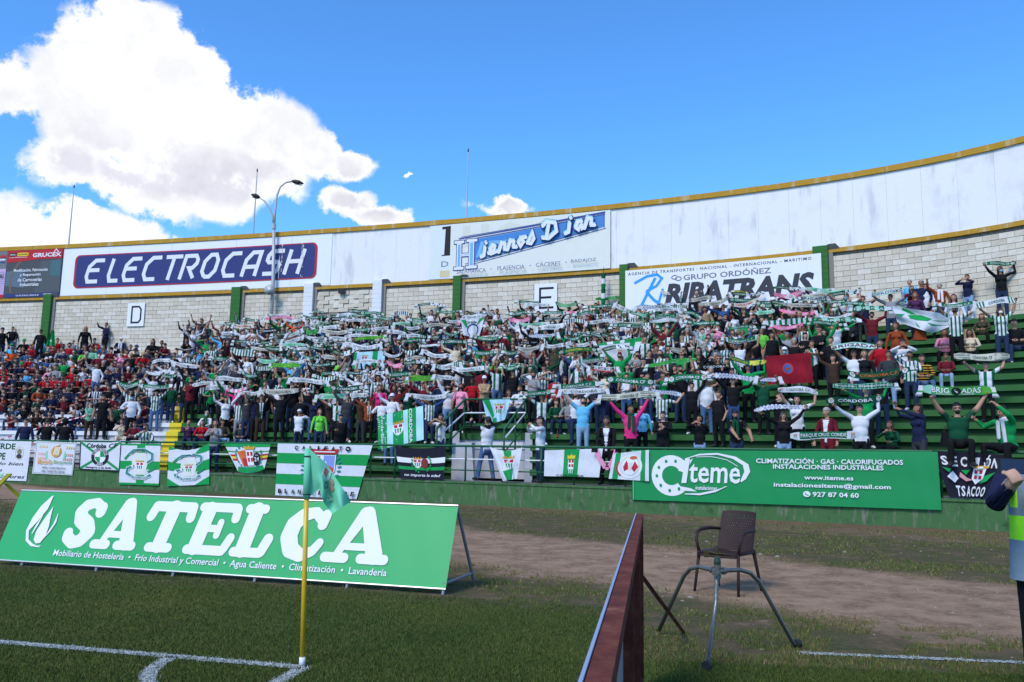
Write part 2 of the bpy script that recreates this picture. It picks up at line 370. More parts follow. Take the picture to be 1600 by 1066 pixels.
# ------------------------------------------------------------------ back wall: bays of pale blocks between pillars
PIL = [(-190, -176, 'g'), (74, 86, 'g'), (366, 380, 'g'), (479, 493, 'w'), (586, 600, 'w'), (711, 723, 'g'), (971, 984, 'g'), (1275, 1299, 'g'), (1690, 1712, 'g')]
pil_s = []
names = {0: 'green pillar beyond the left edge of the frame', 1: 'tall green painted pillar left of the letter D panel', 2: 'tall green painted pillar left of the grey double lamp post',
         3: 'white painted pillar left of the dark gate opening', 4: 'white painted pillar right of the dark gate opening', 5: 'green painted pillar below the left end of the blue and cream script sign',
         6: 'green painted pillar at the left end of the white haulage banner', 7: 'broad green painted pillar at the right end of the white haulage banner', 8: 'green pillar beyond the right edge of the frame'}
for k, (x0, x1, c) in enumerate(PIL):
    s0, _ = s_px(x0, 480); s1, _ = s_px(x1, 480); pil_s.append((s0, s1))
    n = 6; b = MB(); mt = M_PILG if c == 'g' else M_PILW; ztop = WALL_LOW+.12
    hz = (ztop-TOP_Z)/15
    for j in range(15):     # courses of blocks, joints recessed
        z0 = TOP_Z+j*hz; z1 = z0+hz-.012
        b.hexa([wallP(s0, z0, .02), wallP(s1, z0, .02), wallP(s1, z0, .34), wallP(s0, z0, .34)], [wallP(s0, z1, .02), wallP(s1, z1, .02), wallP(s1, z1, .34), wallP(s0, z1, .34)], mt)
    b.hexa([wallP(s0+.01, TOP_Z, .02), wallP(s1-.01, TOP_Z, .02), wallP(s1-.01, TOP_Z, .33), wallP(s0+.01, TOP_Z, .33)], [wallP(s0+.01, ztop-.02, .02), wallP(s1-.01, ztop-.02, .02), wallP(s1-.01, ztop-.02, .33), wallP(s0+.01, ztop-.02, .33)], mt)
    b.hexa([wallP(s1+.002, TOP_Z, .02), wallP(s1+.16, TOP_Z, .02), wallP(s1+.16, TOP_Z, .2), wallP(s1+.002, TOP_Z, .2)], [wallP(s1+.002, ztop-.3, .02), wallP(s1+.16, ztop-.3, .02), wallP(s1+.16, ztop-.3, .2), wallP(s1+.002, ztop-.3, .2)], M_CONC)
    b.hexa([wallP(s1+.002, ztop-.3, .02), wallP(s1+.55, ztop-.3, .02), wallP(s1+.55, ztop-.3, .1), wallP(s1+.002, ztop-.3, .1)], [wallP(s1+.002, ztop+.02, .02), wallP(s1+.3, ztop+.02, .02), wallP(s1+.3, ztop+.02, .34), wallP(s1+.002, ztop+.02, .34)], M_CONC)
    b.v = [tuple(v) for v in b.v]
    tag(b.build('wall_pillar'), names[k], 'pillar', 'pillars of the back wall')
BL, BH = .50, (WALL_LOW-.30-TOP_Z)/14
brick_meshes = []
for mt in BRICKS:
    b = MB(); w, h, d = BL-.011, BH-.011, .10; c = .006
    vs = [(-w/2+c, -d, -h/2+c), (w/2-c, -d, -h/2+c), (w/2-c, -d, h/2-c), (-w/2+c, -d, h/2-c), (-w/2, -d+c, -h/2), (w/2, -d+c, -h/2), (w/2, -d+c, h/2), (-w/2, -d+c, h/2), (-w/2, 0, -h/2), (w/2, 0, -h/2), (w/2, 0, h/2), (-w/2, 0, h/2)]
    b.add(vs, [(0, 1, 2, 3), (4, 5, 1, 0), (5, 6, 2, 1), (6, 7, 3, 2), (7, 4, 0, 3), (8, 9, 5, 4), (9, 10, 6, 5), (10, 11, 7, 6), (11, 8, 4, 7)], mt); brick_meshes.append(b.mesh('brick'))
bay_names = ['pale block wall bay at the far left, left of the first green pillar', 'pale block wall bay carrying the letter D panel', 'pale block wall bay behind the grey double lamp post',
             'weathered block wall bay with jutting blocks above the dark gate', 'pale block wall bay between the white pillar and the green pillar', 'pale block wall bay carrying the letter E panel',
             'pale block wall bay hidden behind the white haulage banner', 'wide pale block wall bay at the right, right of the broad green pillar']
for k in range(len(pil_s)-1):
    s0, s1 = pil_s[k][1], pil_s[k+1][0]
    root = empty('block_wall', wallP((s0+s1)/2, TOP_Z)); tag(root, bay_names[k], 'wall', 'block wall bays behind the terrace')
    gate = (k == 3)
    inv = Matrix.Translation(-root.location)
    n = max(2, int((s1-s0)/.6)); b = MB(); ss = np.linspace(s0, s1, n+1); zb = TOP_Z-.2 if not gate else 8.05
    org = np.array(root.location)
    for a, c in zip(ss[:-1], ss[1:]): b.add([wallP(a, zb, -.03)-org, wallP(c, zb, -.03)-org, wallP(c, WALL_LOW, -.03)-org, wallP(a, WALL_LOW, -.03)-org], [(0, 1, 2, 3)], M_MORTAR)
    b.build('mortar_bed', root)
    # narrow soldier course and cable at the head of the wall
    b = MB(); m2 = int((s1-s0)/.25)
    for j in range(m2):
        a = s0+(s1-s0)*j/m2; c = s0+(s1-s0)*(j+1)/m2-.012; z0, z1 = WALL_LOW-.28, WALL_LOW-.15
        o_ = .05+RND.uniform(0, .02)
        b.hexa([wallP(a, z0, 0)-org, wallP(c, z0, 0)-org, wallP(c, z0, o_)-org, wallP(a, z0, o_)-org], [wallP(a, z1, 0)-org, wallP(c, z1, 0)-org, wallP(c, z1, o_)-org, wallP(a, z1, o_)-org], M_CONC)
    o = b.build('head_course', root); tag(o, kind='stuff')
    one('cable', root, lambda b: b.tube([wallP(s, WALL_LOW-.10+.025*math.sin(s*2.3), .10)-org for s in np.linspace(s0, s1, 14)], .013, M_DARK, 5))
    nc = int(round((s1-s0)/BL)); bl = (s1-s0)/nc
    for j in range(14):
        z = TOP_Z+BH*(j+.5)
        if gate and z < 8.3: continue
        off = .5 if j % 2 else 0.
        for q in range(nc+(1 if off else 0)):
            sc = s0+(q+.5-off)*bl; sx = bl/BL
            if off and q == 0: sc = s0+bl*.25; sx *= .5
            if off and q == nc: sc = s1-bl*.25; sx *= .5
            if k == 6 and z < 9.0 and z > TOP_Z+.3 and j % 3: pass
            p, tg, nn = wallframe(sc)
            o = link('brick', brick_meshes[RND.randrange(5)], root)
            pro = RND.uniform(-.012, .006) if not gate else (.0 if (j+q) % 2 else .05)
            q3 = np.array([p[0]+nn[0]*(pro+.03), p[1]+nn[1]*(pro+.03), z])-org
            R = Matrix(((tg[0], -nn[0], 0, q3[0]), (tg[1], -nn[1], 0, q3[1]), (0, 0, 1, q3[2]), (0, 0, 0, 1)))
            o.matrix_local = R @ Matrix.Diagonal((sx, 1, 1, 1))
# gate opening between the white pillars
s0, s1 = pil_s[3][1], pil_s[4][0]
gt = empty('gate', wallP((s0+s1)/2, TOP_Z)); org = np.array(gt.location); tag(gt, 'dark green gate in the shaded opening between the two white pillars', 'gate')
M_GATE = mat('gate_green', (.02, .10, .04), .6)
one('opening_shade_sheet', gt, lambda b: b.add([wallP(s0, TOP_Z, -.9)-org, wallP(s1, TOP_Z, -.9)-org, wallP(s1, 8.3, -.9)-org, wallP(s0, 8.3, -.9)-org], [(0, 1, 2, 3)], M_DARK))  # near-black sheet painted as the shade inside the opening
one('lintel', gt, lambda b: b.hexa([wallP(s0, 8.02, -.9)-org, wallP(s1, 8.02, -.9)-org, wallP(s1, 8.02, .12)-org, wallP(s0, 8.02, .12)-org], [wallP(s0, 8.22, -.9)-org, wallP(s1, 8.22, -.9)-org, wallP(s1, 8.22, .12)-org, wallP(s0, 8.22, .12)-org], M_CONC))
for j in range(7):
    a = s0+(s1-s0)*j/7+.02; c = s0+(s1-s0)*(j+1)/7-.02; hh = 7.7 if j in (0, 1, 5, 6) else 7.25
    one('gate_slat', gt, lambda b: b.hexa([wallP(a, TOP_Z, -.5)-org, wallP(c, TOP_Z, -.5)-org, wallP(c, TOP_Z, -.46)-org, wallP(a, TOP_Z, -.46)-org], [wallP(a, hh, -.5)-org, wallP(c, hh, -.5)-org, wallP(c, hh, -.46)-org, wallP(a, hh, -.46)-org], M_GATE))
# parapet above, of rendered panels, with ochre bands
par = empty('parapet_wall', (0, 37, WALL_LOW)); org = np.array(par.location)
tag(par, 'long curved white rendered parapet with ochre coping running above the block wall', 'wall')
S_A, S_B = s_of_t(-.85), s_of_t(.85)
ss = np.arange(S_A, S_B, 1.2)
for a in ss:
    c = a+1.2-.005; b = MB(); o_ = .0+RND.uniform(0, .003)
    F = lambda s, z, o: wallP(s, z, o)-org
    b.hexa([F(a, WALL_LOW, -.25), F(c, WALL_LOW, -.25), F(c, WALL_LOW, .16+o_), F(a, WALL_LOW, .16+o_)], [F(a, WALL_TOP-.22, -.25), F(c, WALL_TOP-.22, -.25), F(c, WALL_TOP-.22, .16+o_), F(a, WALL_TOP-.22, .16+o_)], M_PARAP)
    b.build('panel', par)
for a in np.arange(S_A, S_B, 4.8):
    c = a+4.79; q = np.linspace(a, c, 5)
    for nm, z0, z1, o1 in (('coping', WALL_TOP-.22, WALL_TOP, .24), ('lower_band', WALL_LOW-.17, WALL_LOW-.003, .19)):
        b = MB()
        for u, v in zip(q[:-1], q[1:]):
            dz = RND.uniform(-.008, .008) if nm == 'coping' else 0
            b.hexa([F(u, z0, -.28 if nm == 'coping' else .02), F(v, z0, -.28 if nm == 'coping' else .02), F(v, z0, o1), F(u, z0, o1)], [F(u, z1, -.28 if nm == 'coping' else .02), F(v, z1, -.28 if nm == 'coping' else .02), F(v, z1+dz, o1), F(u, z1, o1)], M_OCHRE)
        b.build(nm, par)
# solid backing behind everything, so the stand has depth
bk = MB()
for a, c in zip(COLS[:-1], COLS[1:]):
    A, B = wallP(s_of_t(a), 0), wallP(s_of_t(c), 0)
    d = np.array([0, 1.6, 0])
    bk.add([A+d, B+d, B+d+[0, 0, WALL_LOW-.6], A+d+[0, 0, WALL_LOW-.6]], [(3, 2, 1, 0)], M_CONC)
tag(bk.build('rear_wall'), 'plain grey concrete rear wall behind the terrace', 'wall')
# ------------------------------------------------------------------ flat print: text, strokes, shapes as thin geometry laid on a surface
_txt = {}
def text2d(st, off=0., shear=0., space=1.):
    """glyph triangles of a line of text, normalised to a unit-height box; returns verts (n,2), tris, aspect"""
    key = (st, off, shear, space)
    if key in _txt: return _txt[key]
    cu = bpy.data.curves.new('t', 'FONT'); cu.body = st; cu.offset = off; cu.shear = shear; cu.space_character = space; cu.resolution_u = 2; cu.fill_mode = 'FRONT'
    ob = bpy.data.objects.new('t', cu); me = ob.to_mesh(); me.calc_loop_triangles()
    v = np.empty(len(me.vertices)*3); me.vertices.foreach_get('co', v); v = v.reshape(-1, 3)[:, :2]
    f = np.empty(len(me.loop_triangles)*3, int); me.loop_triangles.foreach_get('vertices', f); f = f.reshape(-1, 3)
    ob.to_mesh_clear(); bpy.data.objects.remove(ob); bpy.data.curves.remove(cu)
    lo, hi = v.min(0), v.max(0); asp = (hi[0]-lo[0])/(hi[1]-lo[1]); v = (v-lo)/(hi-lo)
    _txt[key] = (v, f, asp); return _txt[key]
class Print:
    """shapes in a u,v frame (0..1 each way), later mapped on to a surface; each layer sits a little proud of the one before"""
    def __init__(s, asp=1.): s.L = []; s.asp = asp
    def poly(s, pts, mt):
        pts = np.array(pts, float); n = len(pts); c = pts.mean(0)
        # ear clipping free: fan from centroid works for the convex / star shapes used here
        v = np.vstack([pts, c]); f = np.array([(i, (i+1) % n, n) for i in range(n)]); s.L.append((v, f, mt)); return s
    def strip(s, A, B, mt):
        A = np.array(A, float); B = np.array(B, float); n = len(A); v = np.vstack([A, B])
        f = [(i, i+1, n+i+1) for i in range(n-1)]+[(i, n+i+1, n+i) for i in range(n-1)]; s.L.append((v, np.array(f), mt)); return s
    def rect(s, x0, y0, x1, y1, mt): return s.poly([(x0, y0), (x1, y0), (x1, y1), (x0, y1)], mt)
    def ell(s, x, y, rx, ry, mt, n=24, a0=0, a1=360):
        return s.poly([(x+rx*math.cos(math.radians(a0+(a1-a0)*k/n)), y+ry*math.sin(math.radians(a0+(a1-a0)*k/n))) for k in range(n)], mt)
    def ring(s, x, y, rx, ry, w, mt, a0=0, a1=360, n=36):
        A = []; B = []
        for k in range(n+1):
            a = math.radians(a0+(a1-a0)*k/n); A.append((x+rx*math.cos(a), y+ry*math.sin(a))); B.append((x+(rx-w/s.asp)*math.cos(a), y+(ry-w)*math.sin(a)))
        return s.strip(A, B, mt)
    def line(s, pts, w, mt, w2=None):
        """constant (or tapering) width stroke with mitred joints; w in units of height"""
        p = np.array(pts, float).copy(); p[:, 0] *= s.asp; n = len(p); A = []; B = []
        ws = np.linspace(w, w if w2 is None else w2, n)
        for i in range(n):
            d0 = p[i]-p[i-1] if i else p[1]-p[0]; d1 = p[i+1]-p[i] if i < n-1 else d0
            d0 = d0/(np.linalg.norm(d0)+1e-9); d1 = d1/(np.linalg.norm(d1)+1e-9)
            nn = np.array([-d0[1]-d1[1], d0[0]+d1[0]]); l = np.linalg.norm(nn)
            nn = nn/l if l > .3 else np.array([-d0[1], d0[0]]); k = ws[i]/2/max(.55, abs(nn @ np.array([-d0[1], d0[0]])))
            A.append(p[i]+nn*k); B.append(p[i]-nn*k)
        A = np.array(A); B = np.array(B); A[:, 0] /= s.asp; B[:, 0] /= s.asp; return s.strip(A, B, mt)
    def blob(s, pts, rs, mt, n=12):
        """fat round-ended stroke, for soft display lettering"""
        p = np.array(pts, float)
        if not isinstance(rs, (list, tuple)): rs = [rs]*len(p)
        for i in range(len(p)-1): s.line([p[i], p[i+1]], rs[i]*2, mt, rs[i+1]*2)
        for q, r in zip(p, rs): s.ell(q[0], q[1], r/s.asp, r, mt, n)
        return s
    def text(s, st, x0, y0, x1, y1, mt, off=.0, shear=0., space=1., fit=True, rot=0.):
        v, f, a = text2d(st, off, shear, space); v = v.copy()
        if not fit:
            h = y1-y0; w = h*a/s.asp; xc = (x0+x1)/2
            if w > x1-x0: k = (x1-x0)/w; w *= k; yc = (y0+y1)/2; y0, y1 = yc-h*k/2, yc+h*k/2
            x0, x1 = xc-w/2, xc+w/2
        v[:, 0] = x0+v[:, 0]*(x1-x0); v[:, 1] = y0+v[:, 1]*(y1-y0)
        if rot:
            c, sn = math.cos(math.radians(rot)), math.sin(math.radians(rot)); xc, yc = (x0+x1)/2, (y0+y1)/2
            dx = (v[:, 0]-xc)*s.asp; dy = v[:, 1]-yc; v[:, 0] = xc+(dx*c-dy*sn)/s.asp; v[:, 1] = yc+dx*sn+dy*c
        s.L.append((v, f, mt)); return s
    def arctext(s, st, xc, yc, rx, ry, a0, a1, h, mt, off=.01, inward=False):
        """text bent along an ellipse, a0..a1 degrees from left to right"""
        v, f, a = text2d(st, off); v = v.copy()
        ang = np.radians(a0+(a1-a0)*v[:, 0]); r = (v[:, 1]-.5)*h*(-1 if inward else 1)
        s.L.append((np.stack([xc+(rx+r/s.asp)*np.cos(ang), yc+(ry+r)*np.sin(ang)], 1), f, mt)); return s
    def emit(s, mb, surf, base=.004, step=.0012, maxe=None, same=True):
        """surf(u array, v array, off) -> (n,3) ; consecutive layers of one material still get their own height when they overlap"""
        k = 0
        for (v, f, mt) in s.L:
            k += 1
            if maxe: v, f = subdiv(v, f, maxe, s.asp)
            off = base+step*k
            q = surf(v[:, 0], v[:, 1], off); n = len(mb.v); mi = mb.mi(mt)
            mb.v.extend(map(tuple, q.tolist())); mb.f.extend(map(tuple, (f+n).tolist())); mb.m.extend([mi]*len(f))
def subdiv(v, f, L, asp):
    for _ in range(9):
        p = v*np.array([asp, 1.]); e = np.stack([np.linalg.norm(p[f[:, i]]-p[f[:, (i+1) % 3]], axis=1) for i in range(3)], 1)
        k = e.argmax(1); bad = e.max(1) > L
        if not bad.any(): break
        if len(f) > 6000: break
        fb = f[bad]; kb = k[bad]; r = np.arange(len(fb)); a = fb[r, kb]; b = fb[r, (kb+1) % 3]; c = fb[r, (kb+2) % 3]
        key = np.sort(np.stack([a, b], 1), 1); uq, inv = np.unique(key, axis=0, return_inverse=True); inv = inv.reshape(-1)
        mid = (v[uq[:, 0]]+v[uq[:, 1]])/2; m = len(v)+inv; v = np.vstack([v, mid])
        f = np.vstack([f[~bad], np.stack([a, m, c], 1), np.stack([m, b, c], 1)])
    return v, f
def pm(name, hexs, rough=.6, var=.05, spec=.3, **k):
    c = lin(tuple(int(hexs[i:i+2], 16)/255 for i in (0, 2, 4))); return mat(name, c, rough, var, 3., spec=spec, **k)
I_W = pm('print_white', 'd9dce4'); I_K = pm('print_black', '16171b'); I_NAVY = pm('print_navy', '2a3570'); I_RED = pm('print_red', 'b01c2c'); I_BLUE = pm('print_blue', '3d7fc4')
I_SKY = pm('print_sky_blue', '2a96ee'); I_GREY = pm('print_grey', '6c7076'); I_LG = pm('print_light_grey', 'c9cbc8'); I_CREAM = pm('print_cream', 'd6dad4'); I_GRN = pm('print_green', '128a4c')
I_DG = pm('print_dark_green', '0d4a2e'); I_GOLD = pm('print_gold', 'c79a2e'); I_YEL = pm('print_yellow', 'd8c32c'); I_TXB = pm('print_slate_blue', '3d4f80'); I_DBL = pm('print_deep_blue', '26418c')
I_PINK = pm('print_lilac', 'b9a3c6'); I_BRN = pm('print_brown', '4a3a34'); I_DGREY = pm('print_charcoal', '333640'); I_OR = pm('print_orange', 'c4622a'); I_FPINK = pm('print_pink', 'e86a9a')
I_PALE = pm('print_pale_green', '7fcfae'); I_TEAL = pm('print_teal', '2f7f78'); I_LBL = pm('print_ice_blue', 'a9d6ea'); I_GHOST = pm('print_ghost', 'cdd0c6'); I_BEIGE = pm('print_beige', 'cdbf98')
V_GRN = pm('vinyl_green', '109c58', .5, .04, .4); V_GRN2 = pm('vinyl_green_deep', '0f8446', .38, .04, .45)
# ------------------------------------------------------------------ signs on the parapet
def wall_sign(name, px0, px1, z0, z1, ground_mt, fill, label, off=.19, thick=.03, cat='advertising sign', board=True):
    sa, _ = s_px(px0, 420); sb, _ = s_px(px1, 420); c = wallP((sa+sb)/2, z0); o = empty(name, c); tag(o, label, cat)
    W = sb-sa; asp = W/(z1-z0)
    if board:
        b = MB(); q = np.linspace(sa, sb, max(3, int(W/1.2)))
        for u, v in zip(q[:-1], q[1:]):
            b.hexa([wallP(u, z0, off-thick)-c, wallP(v, z0, off-thick)-c, wallP(v, z0, off)-c, wallP(u, z0, off)-c], [wallP(u, z1, off-thick)-c, wallP(v, z1, off-thick)-c, wallP(v, z1, off)-c, wallP(u, z1, off)-c], ground_mt)
        b.build('board', o)
    p = Print(asp); fill(p)
    def surf(u, v, h): return np.array([wallP(sa+W*a, z0+(z1-z0)*b_, off+h)-c for a, b_ in zip(u, v)])
    b = MB(); p.emit(b, surf, .006, .0012, maxe=.3); b.build('lettering', o); return o
def rounded(x0, y0, x1, y1, r, asp, n=6):
    pts = []
    for cx, cy, a in ((x1-r/asp, y1-r, 0), (x0+r/asp, y1-r, 90), (x0+r/asp, y0+r, 180), (x1-r/asp, y0+r, 270)):
        for k in range(n+1): t = math.radians(a+90*k/n); pts.append((cx+r/asp*math.cos(t), cy+r*math.sin(t)))
    return pts
ELEC = {'E': [[(1, 1), (.42, 1), (.12, .72), (.12, .28), (.30, .04), (.95, .04)], [(.2, .56), (.85, .56)]], 'L': [[(.3, 1.05), (.3, .28), (.45, .04), (1, .04)]],
        'C': [[(1, 1), (.45, 1), (.14, .72), (.14, .28), (.34, .04), (.95, .04)]], 'T': [[(0, 1), (1.05, 1)], [(.52, .92), (.52, -.03)]],
        'R': [[(.12, -.03), (.12, 1), (.75, 1), (.92, .82), (.92, .66), (.72, .46), (.5, .46), (.95, .0)]], 'O': [[(.35, .04), (.12, .28), (.12, .72), (.40, 1), (.72, 1), (.92, .76), (.92, .30), (.66, .04), (.33, .04)]],
        'A': [[(.12, -.03), (.12, .68), (.42, 1), (.90, 1), (.90, -.03)], [(.12, .38), (.88, .38)]], 'S': [[(1, 1), (.3, 1), (.14, .82), (.14, .62), (.26, .53), (.82, .53), (.92, .42), (.92, .2), (.76, .04), (.08, .04)]],
        'H': [[(.12, 1.03), (.12, -.03)], [(.9, 1.03), (.9, -.03)], [(.12, .52), (.9, .52)]]}
def electro(p):
    a = p.asp
    p.poly(rounded(0, 0, 1, 1, .16, a), I_RED); p.poly(rounded(.008, .03, .992, .97, .14, a), I_NAVY)
    x = .04; H0, H1 = .16, .84; sh = .045
    for ch in 'ELECTROCASH':
        w = .066
        for st in ELEC[ch]:
            p.line([(x+q[0]*w+q[1]*sh*.55, H0+(H1-H0)*q[1]*.96) for q in st], .115, I_W)
        x += .0845 if ch not in 'LT' else .076
_oe = electro
def electro(p):
    _oe(p); r = random.Random(3)
    for x0 in (.855, .865, .942, .948):      # weathering: paint flaked off down two panel joints
        for k in range(9):
            y = r.random(); h = r.uniform(.03, .11); w = r.uniform(.0008, .002); p.poly([(x0-w, y), (x0+w, y+.01), (x0+w*.6, min(1, y+h)), (x0-w*.4, min(1, y+h*.9))], I_LG)
wall_sign('advertising_sign', 121, 498, 9.98, 11.80, I_NAVY, electro, 'long white sign with a rounded navy panel edged in red and slanted white capitals', off=.205, board=False)
# white sheet behind it
wall_sign('advertising_backing', 102, 520, WALL_LOW+.02, WALL_TOP-.24, pm('sheet_white', 'dfe3ee'), lambda p: [p.line([(x, .02), (x+.001, .98)], .006, I_LG) for x in (.18, .42, .66, .86)], 'plain white painted sheet around the navy rounded advertising panel', off=.19, cat='sign panel')
def grucex(p):
    p.rect(0, 0, 1, 1, pm('photo_grey_dark', '45484c')); p.poly([(.0, .55), (.3, .6), (.35, .2), (0, .25)], pm('photo_blue_grey', '56687a')); p.poly([(.55, .1), (1, .1), (1, .78), (.62, .75)], pm('photo_mid_grey', '4c5358'))
    p.ring(.5, .3, .42, .62, .045, pm('photo_tan', '6b5c4c'), 70, 200); p.poly([(.8, .45), (.98, .42), (.98, .78), (.8, .75)], pm('photo_teal', '3f666c'))
    p.rect(0, .80, 1, 1, I_RED); p.rect(0, .0, 1, .075, I_NAVY); p.poly([(.0, .74), (1, .84), (1, .80), (0, .80)], I_RED)
    p.rect(.03, .88, .16, .95, I_K); p.poly(rounded(.17, .88, .38, .95, .03, p.asp), I_YEL); p.text('HIDRAL', .045, .9, .145, .93, I_W, .02); p.text('PALFINGER', .18, .898, .37, .932, I_K, .02)
    p.text('Servicio Oficial Extremadura', .03, .845, .36, .865, I_W, .02)
    p.text('GRUCEX', .46, .84, .98, .93, I_W, .035); p.line([(.84, .92), (.88, 1.0), (.93, .93)], .02, I_W)
    for k, t in enumerate(['Modificación, Fabricación', 'y Reparación', 'de Carrocerías', 'Industriales']):
        w = (.31, .19, .22, .17)[k]; p.text(t, .45-w*1.0, .53-k*.10, .45+w*1.0, .605-k*.10, I_W, .018)
    p.text('Tel. 927 23 24 25 / 609 82 82 02', .22, .02, .64, .05, I_W, .02); p.text('www.grucex.es', .72, .03, .95, .06, I_W, .02)
wall_sign('advertising_sign', 16, 101, WALL_LOW+.0, WALL_TOP-.24, I_DGREY, grucex, 'dark grey and red vehicle bodywork advertising sign left of the navy lettered sign', off=.23)
def lilac(p):
    p.rect(0, 0, 1, 1, I_PINK); p.rect(0, .62, 1, 1, I_GREY); p.rect(0, 0, 1, .07, I_RED)
    for k in range(12): p.line([(0, .1+.04*k), (1, .1+.04*k+.01)], .006, pm('photo_lilac_dark', '9787ab'))
    p.rect(.9, .86, .985, .91, I_RED); p.rect(.9, .80, .98, .83, I_W); p.text('TALL', .90, .42, .985, .50, I_DGREY, .02); p.rect(.91, .75, .98, .77, I_DBL)
wall_sign('advertising_sign', -90, 15, WALL_LOW+.0, WALL_TOP-.24, I_PINK, lilac, 'lilac and grey advertising sign cut by the left edge of the photo', off=.23)
def oldsign(p):
    p.rect(0, 0, 1, 1, pm('faded_ice', 'd3dbe8')); p.text('I', .52, .62, 1.6, .93, pm('faded_ice2', 'd3dbe8'))
    p.rect(.55, .42, 1.02, .44, I_K); p.poly([(.66, .44), (1.02, .44), (1.02, .93), (.70, .93)], I_K); p.poly([(.55, .91), (1.02, .93), (1.02, .97), (.55, .96)], I_K); p.text('DI', .55, .22, .98, .32, I_GREY, .0); p.rect(.5, .03, 1, .15, I_BEIGE)
wall_sign('advertising_sign', 673, 708, WALL_LOW+.02, WALL_TOP-.24, I_LG, oldsign, 'pale old sign with part of a black letter, left of the cream sign', off=.2)
def hierros(p):
    a = p.asp
    p.rect(0, 0, 1, 1, I_CREAM)
    for k, (x, t) in enumerate(((.08, 'H'), (.30, 'O'), (.52, 'C'))): p.text(t, x, .55, x+.17, .95, I_GHOST, .05)
    lo = lambda x: .17+(x-.02)*.545; hi = lambda x: .69+(x-.17)*.29
    p.poly([(.16, lo(.16)+.05), (.965, lo(.965)+.03), (.965, hi(.965)), (.16, hi(.16)+.0)], I_BLUE)
    p.poly([(.17, lo(.17)+.1), (.25, lo(.25)+.08), (.4, hi(.4)-.12), (.2, hi(.2)-.06)], pm('print_cloud_blue', '74aede'))
    for dy, w in ((.02, .018), (.07, .024), (.10, .010)): p.line([(.02+dy*.5, hi(.02)+dy), (.97, hi(.97)+dy*.55)], w, I_DBL)
    p.line([(.10, lo(.10)-.0), (.975, lo(.975)+.0)], .012, I_DBL); p.line([(.10, lo(.10)+.035), (.90, lo(.90)+.035)], .010, I_DBL); p.line([(.965, hi(.965)), (.965, lo(.965)+.02)], .012, I_DBL)
    # slab H with a sky filling
    for (mt, g) in ((I_DBL, .014), (I_W, 0), (pm('print_cloud_blue', '74aede'), -.020)):
        gx = g/a
        for x0, x1, y0, y1 in ((.045, .075, .19, .63), (.125, .158, .20, .65)): p.rect(x0-gx, y0-g, x1+gx, y1+g, mt)
        if g >= 0:
            for x0, x1, y0, y1 in ((.028, .092, .15, .20), (.028, .092, .63, .68), (.108, .178, .16, .21), (.108, .178, .645, .695)): p.rect(x0-gx, y0-g, x1+gx, y1+g, mt)
        p.rect(.06-gx, .39-g, .14+gx, .44+g, mt)
    glyph = {'i': ([(.05, .0), (.35, .05), (.45, .60)], [(.55, .92), (.56, .93)]), 'e': ([(.0, .1), (.55, .30), (.62, .52), (.38, .62), (.12, .35), (.25, .04), (.8, .10)],), 'r': ([(.0, .0), (.28, .60), (.5, .52), (.62, .50), (.60, .10), (.9, .04)],),
             'o': ([(.38, .58), (.10, .30), (.32, .02), (.62, .28), (.38, .58), (.85, .55)],), 's': ([(.1, .1), (.55, .78), (.70, .30), (.40, .0), (.05, .1)],), 'D': ([(.35, .85), (.22, .05)], [(.0, .10), (.35, .02), (.80, .32), (.72, .80), (.2, .95), (.0, .75)]),
             'a': ([(.62, .52), (.26, .54), (.10, .2), (.36, .02), (.62, .35), (.66, .05), (.9, .10)],)}
    def word(wd, xs, size, wx):
        for (dx, dy, r, mt) in ((-.004, .018, .062, I_DBL), (-.005, .030, .036, I_LBL), (0, 0, .036, I_W)):
            for ch, x in zip(wd, xs):
                sz = size*(1.2 if ch == 'D' else 1); ww = wx*(1.6 if ch == 'D' else 1)
                for st in glyph[ch]:
                    pts = [(x+q[0]*ww+dx, lo(x)+.075+q[1]*sz+q[0]*.03+dy) for q in st]
                    p.line(pts, r*1.5, mt)
                    for e in (pts[0], pts[-1]): p.ell(e[0], e[1], r*.75/a, r*.75, mt, 10)
    word('ierros', [.205, .258, .322, .378, .440, .500], .25, .062); word('Diar', [.60, .735, .795, .855], .27, .066)
    for k, (t, x0, x1) in enumerate((('SALAMANCA', .055, .245), ('-', .275, .285), ('PLASENCIA', .32, .49), ('-', .52, .53), ('CÁCERES', .56, .71), ('-', .74, .75), ('BADAJOZ', .775, .925))):
        y = .055+.06*((x0+x1)/2); h = .075 if t != '-' else .012; yy = y if t != '-' else y+.035
        p.text(t, x0, yy, x1, yy+h*(1.25 if 'Á' in t else 1), I_TXB, .0)
wall_sign('advertising_sign', 706, 956, WALL_LOW+.0, WALL_TOP-.26, I_CREAM, hierros, 'large cream sign with a blue wedge and white script lettering rising to the right', off=.24)
def ribat(p):
    a = p.asp
    p.rect(0, 0, 1, 1, pm('banner_white', 'dde1ec'))
    p.text('AGENCIA DE TRANSPORTES : NACIONAL - INTERNACIONAL - MARITIMO', .015, .90, .955, .955, I_K, .02, space=1.25)
    p.text('GRUPO ORDÓÑEZ', .315, .73, .76, .86, I_GREY, .02); p.ring(.268, .80, .018, .045, .02, I_GREY, 40, 320); p.ring(.288, .77, .018, .045, .02, I_GREY, 90, 450)
    p.text('RIBATRANS', .215, .30, .965, .69, I_DGREY, .05, shear=.2)
    for pts, w in (([(.085, .28), (.125, .55), (.165, .82)], .055), ([(.05, .74), (.12, .86), (.175, .88), (.20, .80), (.17, .66), (.115, .57)], .05), ([(.115, .57), (.155, .40), (.20, .28)], .055), ([(.205, .60), (.175, .26)], .045), ([(.03, .22), (.10, .31), (.18, .25), (.29, .26)], .03)):
        p.line(pts, w, I_SKY)
